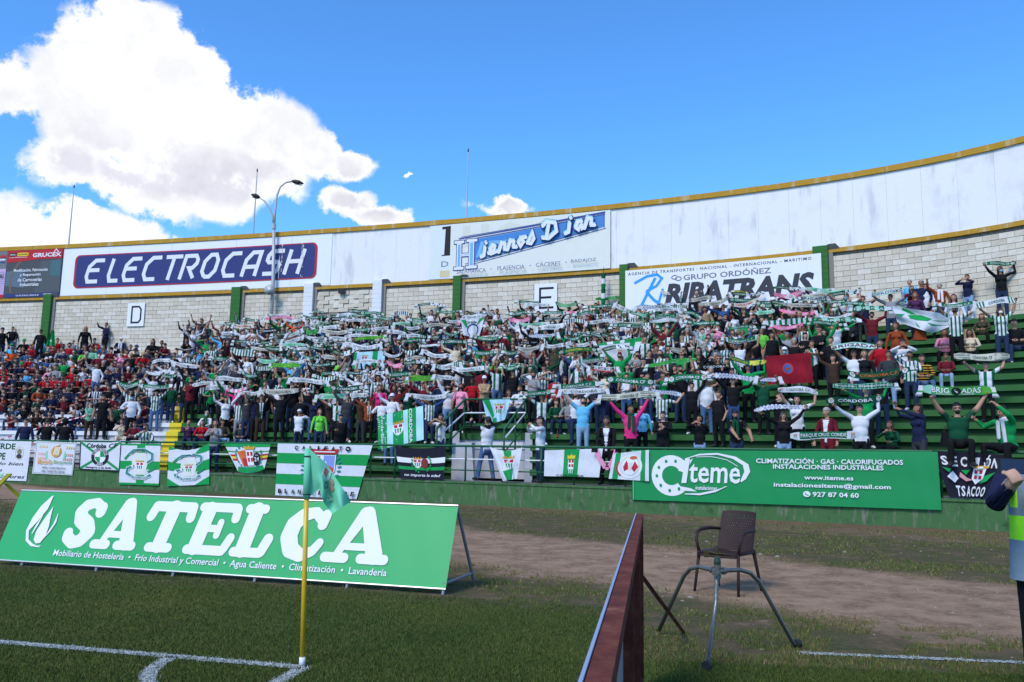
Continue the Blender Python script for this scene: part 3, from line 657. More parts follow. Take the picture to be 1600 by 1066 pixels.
wall_sign('banner', 981, 1287, 7.15, 9.38, pm('banner_white', 'dde1ec'), ribat, 'white haulage banner with big charcoal capitals and a bright blue monogram', off=.40, thick=.01, cat='banner')
for (x0, x1, y0, y1, ch, lb) in ((209, 235, 475, 511, 'D', 'white square panel with a black letter D on the block wall'), (838, 873, 446, 490, 'E', 'white square panel with a black letter E on the block wall')):
    zt = s_px(x0, y0)[1]; zb = s_px(x0, y1)[1]
    def fl(p, ch=ch):
        if ch == 'E': p.line([(.85, .84), (.25, .84), (.25, .16), (.85, .16)], .075, I_K); p.line([(.25, .52), (.75, .52)], .075, I_K)
        else: p.line([(.27, .5), (.27, .84), (.68, .84), (.80, .72), (.80, .28), (.68, .16), (.27, .16), (.27, .5)], .075, I_K)
    wall_sign('letter_panel', x0, x1, zb, zt, pm('banner_white', 'dde1ec'), fl, lb, off=.20, cat='sign')
# ------------------------------------------------------------------ lightning rods behind the parapet
M_STEEL = mat('galvanised_steel', (.42, .44, .46), .5, .15, 12, metal=.3); M_BLK = mat('black_metal', (.02, .02, .022), .5)
for (x0, y0, y1, nm) in ((107, 385, 293, 'leftmost of the three thin mast rods rising above the parapet'), (396, 362, 268, 'thin pale mast rod just left of the double street lamp'), (729, 340, 237, 'thin mast rod above the left end of the cream script sign')):
    t, e = te(x0, y0); Y = db(t)+.6; a = P(t, Y, WALL_TOP-.6); zt = at(x0, y1, Y)[2]
    o = empty('mast_rod', a); tag(o, nm, 'mast', 'mast rods')
    b = MB(); b.tube([(0, 0, 0), (0, 0, (zt-a[2])*.55), (0, 0, zt-a[2])], [.045, .032, .02], M_STEEL, 6); b.build('rod', o)
    b = MB(); b.tube([(0, 0, zt-a[2]), (0, 0, zt-a[2]+.16)], [.045, .02], M_BLK, 6); b.build('tip', o)
# ------------------------------------------------------------------ double street lamp at the back row
lt, _ = te(424, 490); LY = rowY(lt, 15)+.25; lp = empty('street_lamp', P(lt, LY, TOP_Z)); tag(lp, 'tall grey double armed street lamp standing in front of the block wall', 'street lamp')
L0 = np.array(lp.location); q = lambda x, y: at(x, y, LY)-L0
one('pole', lp, lambda b: b.tube([(0, 0, 0), (0, 0, 3.5), q(428, 352)], [.10, .095, .075], M_STEEL, 12), smooth=True)
def arc_arm(b):
    b.tube([q(428, 356), q(430, 330), q(432.5, 306), q(438, 292), q(447, 285), q(459, 283.5)], [.06, .055, .05, .045, .042, .04], M_STEEL, 10)
    b.tube([q(428, 354), q(426, 338), q(421, 325), q(413, 314), q(404, 308)], [.055, .05, .045, .04, .04], M_STEEL, 10)
one('arms', lp, arc_arm, smooth=True)
for (x0, y0, x1, y1) in ((456, 283, 474, 287), (406, 309, 393, 304)):
    b = MB(); a, c = q(x0, y0), q(x1, y1); d = c-a; mid = [a, a+d*.25, a+d*.6, c]
    b.tube(mid, [.05, .11, .12, .04], M_BLK, 10); o = b.build('lamp_head', lp); 
    b = MB(); b.tube([a+d*.3-[0, 0, .09], a+d*.85-[0, 0, .09]], [.05, .05], pm('lamp_glass', 'b9bcbc', .2), 8); b.build('lens', o)
one('collar', lp, lambda b: b.tube([q(428, 358), q(428, 350)], .11, M_STEEL, 12))
# loudspeaker horn on the pole
sp = empty('loudspeaker', q(424, 455)+L0); tag(sp, 'round grey horn loudspeaker fixed to the lamp post below the navy sign', 'loudspeaker')
b = MB(); b.tube([(0, .05, 0), (0, -.12, 0), (0, -.3, 0), (0, -.34, 0)], [.10, .14, .26, .27], M_STEEL, 16); b.build('horn', sp, True)
one('bracket', sp, lambda b: b.box((0, .08, 0), (.10, .16, .08), M_BLK))
b_ = s_px(538, 455); fl_ = empty('floodlight', wallP(b_[0], 9.25, .25)); tag(fl_, 'small dark floodlight on the wall above the gate opening', 'floodlight')
one('housing', fl_, lambda b: b.box((0, -.05, 0), (.30, .14, .24), M_BLK)); one('bracket', fl_, lambda b: b.box((0, .1, .1), (.05, .25, .05), M_BLK))
# ------------------------------------------------------------------ railing along the walkway
RT, RM, RL = 1.73, 1.34, 1.01
rail = empty('railing', (0, 0, 0)); tag(rail, 'long green tubular railing with a white middle bar along the front of the terrace', 'railing')
t_end = te(1462, 700)[0]
cs = np.linspace(-.70, .80, 90)
one('top_bar', rail, lambda b: b.tube([P(t, df(t)+.10, RT) for t in cs], .034, M_GRAIL, 8), smooth=True)
one('middle_bar', rail, lambda b: b.tube([P(t, df(t)+.16, RM) for t in cs], .020, M_WRAIL, 6), smooth=True)
one('lower_bar', rail, lambda b: b.tube([P(t, df(t)+.10, RL) for t in cs], .022, M_GRAIL, 6), smooth=True)
for x in [-45, 10, 64, 118, 182, 250, 318, 367, 415, 470, 530, 580, 618, 674, 728, 786, 846, 897, 977, 1040, 1110, 1180, 1250, 1320, 1395, 1468, 1530, 1578, 1640]:
    t, _ = te(x, 700)
    one('post', rail, lambda b: b.tube([P(t, df(t)+.10, WALK_Z), P(t, df(t)+.10, RT)], .028, M_GRAIL, 8), smooth=True)
# railing round the stair mouth
sr = empty('stair_railing', (0, 0, 0)); tag(sr, 'green and white tubular guard railing sloping down both sides of the stair mouth', 'railing')
def vr(x, y, d): return at(x, y, d)
tL, tR = te(722, 640)[0], te(824, 640)[0]
dT = rowY((tL+tR)/2, VROWS+1)-.1; dB = df(te(700, 690)[0])+1.5
TLp, TRp = vr(726, 624.5, dT), vr(822, 624, dT)
BLp, BRp = vr(683, 669, dB+.3), vr(788, 671, dB)
drop = lambda p, h: np.array([p[0], p[1], p[2]-h])
one('top_bar', sr, lambda b: [b.tube([BLp, TLp, TRp, BRp], .042, M_GRAIL, 8), b.tube([TRp, TRp+[1.6, .0, .0]], .035, M_GRAIL, 8)], smooth=True)
one('middle_bar', sr, lambda b: b.tube([drop(BLp, .32), drop(TLp, .47), drop(TRp, .47), drop(BRp, .32)], .030, M_WRAIL, 8), smooth=True)
one('lower_bar', sr, lambda b: b.tube([drop(BLp, .85), drop(TLp, .92), drop(TRp, .92), drop(BRp, .75)], .028, M_GRAIL, 8), smooth=True)
for p_, h in ((BLp, 1.1), (BLp*.5+TLp*.5, 1.3), (TLp, 1.15), (TRp, 1.15), (BRp*.5+TRp*.5, 1.3), (BRp, 1.1)):
    one('post', sr, lambda b: b.tube([p_, drop(p_, h)], .030, M_GRAIL, 8), smooth=True)
# ------------------------------------------------------------------ big green hoarding on the pitch side
G = lambda x, y, z=0.: ground(x, y, z)
h_r = G(696, 930); h_l = G(-12, 882)
hd = (h_l-h_r); HL = np.linalg.norm(hd); hx = -hd/HL; hn = np.array([hx[1], -hx[0], 0])   # towards the camera
if hn[1] > 0: hn = -hn
TILT = .33; BZ = .06; HH = .90
brd = empty('advertising_hoarding', h_r); tag(brd, 'long leaning green hoarding with huge white soft slab capitals on the pitch edge', 'hoarding')
def hs(u, v, h=0.):
    u = np.asarray(u, float); v = np.asarray(v, float)
    q = np.outer((u-1)*HL, hx)+np.outer(v*TILT, -hn); q[:, 2] += BZ+v*(HH-BZ)
    nn = hn*(HH-BZ)+np.array([0, 0, TILT]); nn /= np.linalg.norm(nn)
    ru = (np.sin(u*37)*.5+np.sin(u*91+v*5))*.0015
    return q+np.outer(ru+h, nn)
b = MB(); NU, NV = 60, 8
vs = np.array([hs([i/NU], [j/NV])[0] for i in range(NU+1) for j in range(NV+1)])
b.add(vs, [(i*(NV+1)+j, (i+1)*(NV+1)+j, (i+1)*(NV+1)+j+1, i*(NV+1)+j+1) for i in range(NU) for j in range(NV)], V_GRN); b.build('vinyl_face', brd, True)
p = Print(HL/.9)
A = p.asp
SL = {  # soft slab letters: list of strokes with radii, box 1 x 1
 'S': [([(.80, .80), (.80, .72)], .12), ([(.80, .80), (.58, .90), (.33, .84), (.24, .70), (.34, .56), (.58, .46), (.70, .32), (.60, .16), (.40, .10), (.18, .20), (.15, .28)], [.10, .10, .12, .14, .16, .16, .16, .14, .12, .12, .11])],
 'A': [([(.50, .90), (.26, .16)], [.12, .07]), ([(.54, .90), (.80, .16)], [.13, .16]), ([(.36, .30), (.72, .30)], .065), ([(.10, .10), (.38, .10)], .09), ([(.62, .10), (.95, .10)], .09)],
 'T': [([(.12, .88), (.92, .88)], .10), ([(.12, .86), (.08, .68)], .10), ([(.92, .86), (.94, .68)], .10), ([(.52, .86), (.50, .14)], [.15, .15]), ([(.30, .10), (.72, .10)], .09)],
 'E': [([(.30, .86), (.28, .14)], .15), ([(.16, .90), (.84, .90)], .09), ([(.86, .88), (.88, .70)], .09), ([(.32, .50), (.60, .50)], .07), ([(.62, .62), (.62, .38)], .07), ([(.14, .10), (.84, .10)], .09), ([(.86, .14), (.92, .34)], .09)],
 'L': [([(.36, .88), (.34, .14)], .15), ([(.16, .90), (.56, .90)], .09), ([(.14, .10), (.80, .10)], .09), ([(.82, .12), (.90, .36)], .10)],
 'C': [([(.82, .66), (.84, .84)], .10), ([(.82, .72), (.62, .88), (.38, .82), (.24, .64), (.22, .42), (.34, .20), (.56, .10), (.78, .18), (.88, .34)], [.10, .10, .13, .16, .17, .16, .12, .09, .08])]}
boxes = [('S', .150, .245), ('A', .225, .345), ('T', .335, .455), ('E', .440, .565), ('L', .550, .645), ('C', .645, .760), ('A', .740, .895)]
for ch, x0, x1 in boxes:
    for pts, r in SL[ch]:
        H0_, H1_ = .22, .93
        pp = [(x0+(x1-x0)*(.04+.90*q_[0])+.012*(q_[1]-.5), H0_+(H1_-H0_)*q_[1]) for q_ in pts]
        rr = [v*(H1_-H0_)*.98 for v in (r if isinstance(r, (list, tuple)) else [r]*len(pp))]
        p.blob(pp, rr, I_W)
# flame and drop emblem
p.strip([(.088, .93), (.070, .78), (.060, .60), (.057, .42), (.066, .28), (.084, .21), (.108, .20)], [(.092, .93), (.090, .74), (.076, .55), (.064, .42), (.072, .30), (.088, .24), (.108, .205)], I_W)
p.poly([(.102, .78), (.090, .58), (.083, .42), (.085, .30), (.094, .25), (.104, .26), (.111, .36), (.110, .50), (.105, .64)], I_W)
p.strip([(.083, .66), (.076, .50), (.074, .38)], [(.084, .64), (.081, .50), (.076, .38)], I_W); p.strip([(.121, .68), (.119, .52), (.110, .36), (.106, .30)], [(.122, .68), (.125, .55), (.118, .42), (.106, .30)], I_W)
p.line([(.088, .225), (.1, .215), (.108, .225)], .010, I_W)
p.text('Mobiliario de Hostelería  •  Frío Industrial y Comercial  •  Agua Caliente  •  Climatización  •  Lavandería', .148, .075, .885, .185, I_W, .008)
b = MB(); p.emit(b, lambda u, v, h: hs(u, v, h), .003, .00006, maxe=None); b.build('lettering', brd)
M_ALU = mat('aluminium_edge', (.55, .56, .57), .4, .1, 9, metal=.6); M_TUBE = mat('grey_tube', (.24, .27, .29), .5, .2, 9, metal=.3)
one('edge_trim', brd, lambda b: [b.tube([hs([0], [1], .0)[0], hs([1], [1], 0)[0]], .012, M_ALU, 6), b.tube([hs([0], [0])[0], hs([1], [0])[0]], .010, M_ALU, 6)])
for u in (.075, .26, .44, .62, .81, .995):
    f = hs([u], [0])[0]; tp = hs([u], [1])[0]; rear = np.array([f[0], f[1], 0])-hn*1.0
    fr = one('support_frame', brd, lambda b: [b.tube([f*[1, 1, 0], f-hn*.02, tp-hn*.03], .016, M_TUBE, 6), b.tube([tp-hn*.03, rear+[0, 0, .02]], .020, M_TUBE, 6), b.tube([rear+[0, 0, .10], f+[0, 0, .05]-hn*.02], .014, M_TUBE, 6)])
# yellow A frame of the next hoarding at the left edge
yl = G(-2, 782); yh = empty('advertising_hoarding', yl); tag(yh, 'end of a second hoarding on a yellow trestle at the left edge', 'hoarding')
M_YEL = mat('yellow_frame_paint', (.38, .36, .02), .5)
Yk = np.linalg.norm(yl[:2]); zt_ = (at(6, 740, yl[1])[2])
one('trestle', yh, lambda b: [b.hexa([(a_, c_, 0) for a_, c_ in ((-.45, -.04), (-.33, -.04), (-.33, .04), (-.45, .04))], [(a_, c_, zt_) for a_, c_ in ((.17, -.04), (.29, -.04), (.29, .04), (.17, .04))], M_YEL),
                               b.hexa([(a_, c_, 0) for a_, c_ in ((.42, .3), (.52, .3), (.52, .38), (.42, .38))], [(a_, c_, zt_*.62) for a_, c_ in ((.02, .1), (.12, .1), (.12, .18), (.02, .18))], M_YEL)])
one('panel', yh, lambda b: b.hexa([(-3.5, -.08, .35), (-.22, -.08, .35), (-.22, -.05, .35), (-3.5, -.05, .35)], [(-3.3, .0, zt_), (.06, .0, zt_), (.06, .03, zt_), (-3.3, .03, zt_)], pm('vinyl_mint', '8cc9b4')))
# ------------------------------------------------------------------ rusty back of the hoarding at the centre
M_RUST = bpy.data.materials.new('rusty_steel'); M_RUST.use_nodes = True
def _rust():
    N = M_RUST.node_tree.nodes; L = M_RUST.node_tree.links; b = N['Principled BSDF']; tc = N.new('ShaderNodeTexCoord')
    n = N.new('ShaderNodeTexNoise'); n.inputs['Scale'].default_value = 9; n.inputs['Detail'].default_value = 8; n.inputs['Roughness'].default_value = .7; L.new(tc.outputs['Object'], n.inputs['Vector'])
    r = N.new('ShaderNodeValToRGB'); L.new(n.outputs['Fac'], r.inputs[0]); e = r.color_ramp.elements
    e[0].position = .3; e[0].color = (.060, .018, .013, 1); e[1].position = .72; e[1].color = (.26, .12, .085, 1)
    x = e.new(.5); x.color = (.12, .034, .024, 1); x = e.new(.62); x.color = (.16, .055, .035, 1)
    L.new(r.outputs[0], b.inputs['Base Color']); b.inputs['Roughness'].default_value = .9; b.inputs['Specular IOR Level'].default_value = .12
    bp = N.new('ShaderNodeBump'); bp.inputs['Strength'].default_value = .4; bp.inputs['Distance'].default_value = .004; n2 = N.new('ShaderNodeTexNoise'); n2.inputs['Scale'].default_value = 70; L.new(tc.outputs['Object'], n2.inputs['Vector']); L.new(n2.outputs['Fac'], bp.inputs['Height']); L.new(bp.outputs[0], b.inputs['Normal'])
_rust()
ft = np.array(at(1000, 803, 5.45)); fdir = np.array([223/1290, 1, 0]); fdir /= np.linalg.norm(fdir); fr_ = np.array([fdir[1], -fdir[0], 0]); TZ = ft[2]
fen = empty('advertising_hoarding', (ft[0], ft[1], 0)); tag(fen, 'rusty steel back of a low hoarding running towards the camera, edged pale blue', 'hoarding')
LN = 5.2
f0 = lambda d, s, z: -fdir*d+fr_*s+np.array([0, 0, z])
def bar(b, d0, d1, s0, s1, z0, z1, mt): b.hexa([f0(d0, s0, z0), f0(d0, s1, z0), f0(d1, s1, z0), f0(d1, s0, z0)], [f0(d0, s0, z1), f0(d0, s1, z1), f0(d1, s1, z1), f0(d1, s0, z1)], mt)
one('top_rail', fen, lambda b: bar(b, 0, LN, -.02, .022, TZ-.045, TZ, M_RUST))
one('bottom_rail', fen, lambda b: bar(b, 0, LN, -.018, .02, .06, .10, M_RUST))
for d in (.0, 1.30, 2.60, 3.9): one('post', fen, lambda b: bar(b, d, d+.045, -.019, .021, .0, TZ-.047, M_RUST))
M_PB = pm('sheet_pale_blue', '8b9cb8', .5, .08)
one('face_sheet', fen, lambda b: bar(b, -.02, LN, -.029, -.0225, .08, TZ+.004, M_PB))
for d0, d1, c in ((.06, .52, 'moss'), (.53, .82, 'grey'), (.83, 1.28, 'moss'), (1.36, 2.0, 'grey'), (2.01, 2.58, 'moss'), (2.66, 3.88, 'grey')):
    mt = wallpaint('backing_mossy', (.26, .24, .045), (.16, .06, .03), .9, 3) if c == 'moss' and 'backing_mossy' not in MATS else MATS.get('backing_mossy') if c == 'moss' else mat('backing_grey', (.24, .26, .27), .5, .3, 5)
    one('back_board', fen, lambda b: bar(b, d0, d1, -.021, -.012, .10, TZ-.05, mt))
bs = np.array(at(1005, 903, 5.46))-np.array(fen.location); be = G(1068, 990)-np.array(fen.location)
one('brace', fen, lambda b: b.tube([bs, be+[0, 0, .01]], .018, M_RUST, 4))
# ------------------------------------------------------------------ lawn sprinkler on three bent pipes
hub = at(1121, 893, 6.32); spk = empty('lawn_sprinkler', (hub[0], hub[1], 0)); tag(spk, 'steel tripod lawn sprinkler with three long bent pipe legs in front of the chair', 'sprinkler')
M_PIPE = mat('dull_zinc_pipe', (.17, .17, .155), .38, .35, 14, metal=.7, bump=.2); M_BRASS = mat('brass', (.13, .09, .035), .4, .2, 20, metal=.9)
O = np.array(spk.location); hz_ = hub[2]
for i, (gx, gy, capr) in enumerate(((1028, 990, 0), (1105, 1047, 1), (1243, 1013, 1))):
    g = G(gx, gy)-O; r = np.linalg.norm(g[:2]); u = g/r
    pts = [(0, 0, hz_), u*r*.10+[0, 0, hz_+.002], u*r*.28+[0, 0, hz_+.0], u*r*.42+[0, 0, hz_-.03], u*r*.53+[0, 0, hz_-.10], u*r*.62+[0, 0, hz_-.20], u*r*.98+[0, 0, .03]]
    if i == 1: pts = [(0, 0, hz_), u*r*.05+[0, 0, hz_-.03], u*r*.12+[0, 0, hz_-.12], u*r*.18+[0, 0, hz_-.22], u*r*.98+[0, 0, .03]]
    if capr: pts += [u*r*1.02+[0, 0, .035]]
    leg = one('leg', spk, lambda b: b.tube(pts, .0165, M_PIPE, 10), smooth=True)
    if capr: 
        side = np.array([-u[1], u[0], 0]); e = u*r*1.02+np.array([0, 0, .035])
        one('end_cap', leg, lambda b: b.tube([e-u*.02, e+u*.03], .032, M_BLK, 12))
    one('clamp', spk, lambda b: b.tube([u*.05+[0, 0, hz_], u*.075+[0, 0, hz_]], .027, M_PIPE, 8))
one('hub', spk, lambda b: [b.tube([(0, 0, hz_-.05), (0, 0, hz_+.05)], .027, M_PIPE, 12)])
one('riser', spk, lambda b: b.tube([(0, 0, hz_+.04), (0, 0, hz_+.07), (0, 0, hz_+.11)], [.022, .028, .02], mat('green_fitting', (.02, .05, .03), .4), 12))
def head(b):
    b.tube([(0, 0, hz_+.10), (0, 0, hz_+.17)], .010, M_BRASS, 8); b.tube([(-.075, 0, hz_+.145), (-.02, 0, hz_+.13), (.06, 0, hz_+.125)], [.006, .012, .009], M_BRASS, 8)
    b.tube([(.055, .0, hz_+.12), (.035, 0, hz_+.155), (0, 0, hz_+.165)], .005, M_BRASS, 6); b.box((-.08, 0, hz_+.125), (.035, .012, .05), M_BRASS)
one('impact_head', spk, head)
# ------------------------------------------------------------------ dark plastic armchair
ch_c = G(1131, 914); ch = empty('chair', (2.45, 9.5, 0)); ang = math.atan2(-.75, -.66)+math.pi/2; ch.rotation_euler = (0, 0, ang+.0)
tag(ch, 'dark brown plastic armchair with a perforated back on the dirt behind the sprinkler', 'chair')
M_PL = mat('brown_plastic', (.028, .014, .014), .62, .2, 10, spec=.25)
def seat_shape(b):
    n = 8; vs = []
    for i in range(n+1):
        for j in range(n+1):
            x = -.235+.47*i/n; y = -.25+.46*j/n; z = .445-.022*math.exp(-((x/.15)**2))*(1 if j > 1 else .3)-(.035*(1-j/1.5) if j < 1.5 else 0); vs.append((x, y, z))
    m_ = len(vs); vs2 = [(x, y, z-.018) for x, y, z in vs]; b.add(vs+vs2, [(i*(n+1)+j, (i+1)*(n+1)+j, (i+1)*(n+1)+j+1, i*(n+1)+j+1) for i in range(n) for j in range(n)]+[(m_+i*(n+1)+j, m_+i*(n+1)+j+1, m_+(i+1)*(n+1)+j+1, m_+(i+1)*(n+1)+j) for i in range(n) for j in range(n)]+
      [(i*(n+1), m_+i*(n+1), m_+(i+1)*(n+1), (i+1)*(n+1)) for i in range(n)]+[(i*(n+1)+n, (i+1)*(n+1)+n, m_+(i+1)*(n+1)+n, m_+i*(n+1)+n) for i in range(n)]+[(j, j+1, m_+j+1, m_+j) for j in range(n)]+[(n*(n+1)+j, m_+n*(n+1)+j, m_+n*(n+1)+j+1, n*(n+1)+j+1) for j in range(n)], M_PL)
one('seat', ch, seat_shape, smooth=True)
def back_shape(b):     # curved shell with rows of small square holes
    nx, nz = 34, 30; thick = .012
    def pt(i, j, o):
        u = i/nx*2-1; v = j/nz; w = .215-.02*v*v+.012*v; x = u*w; y = .215+.13*v+.016*(1-u*u)-.02*abs(u)**3; z = .43+.44*v-.012*(u**4)*(v > .9)
        return (x, y+o, z)
    idx = lambda i, j, k: (i*(nz+1)+j)*2+k
    vs = [pt(i, j, (0, thick)[k]) for i in range(nx+1) for j in range(nz+1) for k in (0, 1)]; fs = []
    hole = set((i, j) for i in range(4, nx-3) for j in range(11, nz-2) if i % 2 == (1 if (j//2) % 2 else 0) and j % 2 == 0 and RND.random() < .72)
    for i in range(nx):
        for j in range(nz):
            A_ = [(i, j), (i+1, j), (i+1, j+1), (i, j+1)]
            if (i, j) in hole:
                for a_, c_ in zip(A_, A_[1:]+A_[:1]): fs.append((idx(*a_, 0), idx(*c_, 0), idx(*c_, 1), idx(*a_, 1)))
            else:
                fs.append(tuple(idx(*q_, 0) for q_ in A_)); fs.append(tuple(idx(*q_, 1) for q_ in A_[::-1]))
    for i in range(nx): fs += [(idx(i, nz, 0), idx(i+1, nz, 0), idx(i+1, nz, 1), idx(i, nz, 1)), (idx(i+1, 0, 0), idx(i, 0, 0), idx(i, 0, 1), idx(i+1, 0, 1))]
    for j in range(nz): fs += [(idx(0, j, 0), idx(0, j+1, 0), idx(0, j+1, 1), idx(0, j, 1)), (idx(nx, j+1, 0), idx(nx, j, 0), idx(nx, j, 1), idx(nx, j+1, 1))]
    b.add(vs, fs, M_PL)
one('backrest', ch, back_shape)
for sx in (-1, 1):
    one('leg', ch, lambda b: b.tube([(sx*.235, -.19, .44), (sx*.262, -.26, 0)], [.020, .015], M_PL, 8), smooth=True)
    one('leg', ch, lambda b: b.tube([(sx*.225, .20, .46), (sx*.262, .31, 0)], [.022, .015], M_PL, 8), smooth=True)
    one('armrest', ch, lambda b: b.tube([(sx*.235, -.19, .42), (sx*.262, -.20, .55), (sx*.272, -.165, .64), (sx*.275, -.08, .665), (sx*.265, .10, .675), (sx*.215, .27, .66)], [.02, .017, .019, .021, .020, .015], M_PL, 8), smooth=True)
one('apron', ch, lambda b: [b.tube([(-.235, -.23, .425), (.235, -.23, .425)], .016, M_PL, 6), b.tube([(-.235, -.2, .425), (-.23, .2, .43)], .016, M_PL, 6), b.tube([(.235, -.2, .425), (.23, .2, .43)], .016, M_PL, 6)], smooth=True)
# ------------------------------------------------------------------ corner flag
cf0 = G(472, 1041); cf = empty('corner_flag', cf0); tag(cf, 'yellow corner pole with a limp green pennant at the pitch corner', 'corner flag')
M_YP = mat('yellow_pole', (.62, .40, .015), .35, .08, 6, spec=.5); M_FLG = mat('flag_green', lin((.42, .76, .62)), .7, .10, 5)
ptop = at(481, 699, cf0[1]+.0)-cf0
pl = lambda z: ptop*(z/ptop[2])
one('pole', cf, lambda b: b.tube([pl(.0), pl(.6), pl(1.15)], .0175, M_YP, 12), smooth=True)
one('foot', cf, lambda b: b.tube([pl(0), pl(.06)], .021, I_W, 12), smooth=True)
slv = one('sleeve', cf, lambda b: b.tube([pl(1.13), pl(1.3), pl(1.48)], [.026, .025, .022], M_FLG, 12), smooth=True)
one('tie', slv, lambda b: [b.tube([pl(z), pl(z+.008)], .0275, M_BLK, 12) for z in (1.155, 1.42)])
# pennant: free edge sags to the lower right with folds
def cfsurf(u, v, h=0.):
    u = np.asarray(u, float); v = np.asarray(v, float)
    # corners in photo pixels: hoist top (484,700), hoist bottom (484,775), fly tip (548,783), fly bottom (520,803)
    T = np.array([[484, 702], [510, 724], [530, 755], [549, 783]], float); Bm = np.array([[484, 776], [499, 764], [505, 784], [519, 803]], float)
    s = np.clip(u, 0, 1)*3; i = np.minimum(s.astype(int), 2); f = (s-i)[:, None]
    top = T[i]*(1-f)+T[i+1]*f; bot = Bm[i]*(1-f)+Bm[i+1]*f; px = bot*(1-v[:, None])+top*v[:, None]
    dep = cf0[1]+.045*np.sin(u*9+v*4.5)*(.25+u)+.02*np.sin(v*11+u*5)*u-h*1.0
    return np.array([at(a_, b_, d_)-cf0 for (a_, b_), d_ in zip(px, dep)])
b = MB(); n = 26; m_ = 14
b.add(cfsurf(np.repeat(np.linspace(0, 1, n), m_), np.tile(np.linspace(0, 1, m_), n)), [(i*m_+j, (i+1)*m_+j, (i+1)*m_+j+1, i*m_+j+1) for i in range(n-1) for j in range(m_-1)], M_FLG)
fl = b.build('pennant', cf, True)
p = Print(1.3); cr, cb = pm('faded_red', '9a6f63'), pm('faded_tan', '8f8170')
p.poly([(.30, .90), (.48, .98), (.50, .66), (.38, .40), (.27, .62)], pm('faded_mint', '8fc3ae')); p.poly([(.33, .84), (.43, .90), (.42, .6), (.33, .62)], cr)
p.ell(.56, .72, .055, .12, cb); p.ell(.63, .60, .05, .11, pm('faded_rose', 'a07f78')); p.ring(.5, .45, .05, .12, .03, pm('faded_green', '2c6a58')); p.poly([(.58, .36), (.80, .38), (.72, .08)], pm('faded_mint', '8fc3ae')); p.text('+', .66, .2, .72, .33, cr, .03)
b = MB(); p.emit(b, lambda u, v, h: cfsurf(u, v, h+.004), .002, .0012, maxe=.12); b.build('printed_crest', fl)
# ------------------------------------------------------------------ pitch lines: paint on grass, broken up by the blades
M_LINE = bpy.data.materials.new('line_marking_paint'); M_LINE.use_nodes = True
def _lm():
    N = M_LINE.node_tree.nodes; L = M_LINE.node_tree.links; b = N['Principled BSDF']; b.inputs['Roughness'].default_value = .9; tc = N.new('ShaderNodeTexCoord')
    n = N.new('ShaderNodeTexNoise'); n.inputs['Scale'].default_value = 55; n.inputs['Detail'].default_value = 4; L.new(tc.outputs['Object'], n.inputs['Vector'])
    r = N.new('ShaderNodeValToRGB'); L.new(n.outputs['Fac'], r.inputs[0]); e = r.color_ramp.elements; e[0].position = .44; e[0].color = (.03, .06, .02, 1); e[1].position = .56; e[1].color = (.40, .43, .44, 1)
    L.new(r.outputs[0], b.inputs['Base Color'])
_lm()
lines = []
def lane(pts, w):
    pts = [np.array(p_[:2]) for p_ in pts]; b = MB(); A_ = []; 
    for i, p_ in enumerate(pts):
        d = pts[min(i+1, len(pts)-1)]-pts[max(i-1, 0)]; d /= np.linalg.norm(d); nn = np.array([-d[1], d[0]])*w/2; A_ += [(p_[0]+nn[0], p_[1]+nn[1], .006), (p_[0]-nn[0], p_[1]-nn[1], .006)]
    b.add(A_, [(2*i, 2*i+1, 2*i+3, 2*i+2) for i in range(len(pts)-1)], M_LINE); lines.append([tuple(q_) for q_ in pts]+[w]); return b
cA = G(473, 1044)[:2]; dA = (G(0, 1004)[:2]-cA); dA /= np.linalg.norm(dA); dB = -np.array([223/1290, 1.]); dB /= np.linalg.norm(dB)
tag(lane([cA, cA+dA*3, cA+dA*14], .10).build('goal_line_marking'), kind='structure')
tag(lane([cA, cA+dB*2, cA+dB*9], .10).build('touch_line_marking'), kind='structure')
arc = [cA+(dA*math.cos(a_)+dB*math.sin(a_))*1.0 for a_ in np.linspace(0, math.pi/2, 16)]
tag(lane(arc, .10).build('corner_arc_marking'), kind='structure')
lR = G(1252, 1021)[:2]; lR2 = G(1590, 1036)[:2]; tag(lane([lR, lR2, lR+(lR2-lR)*5], .085).build('side_line_marking'), kind='structure')
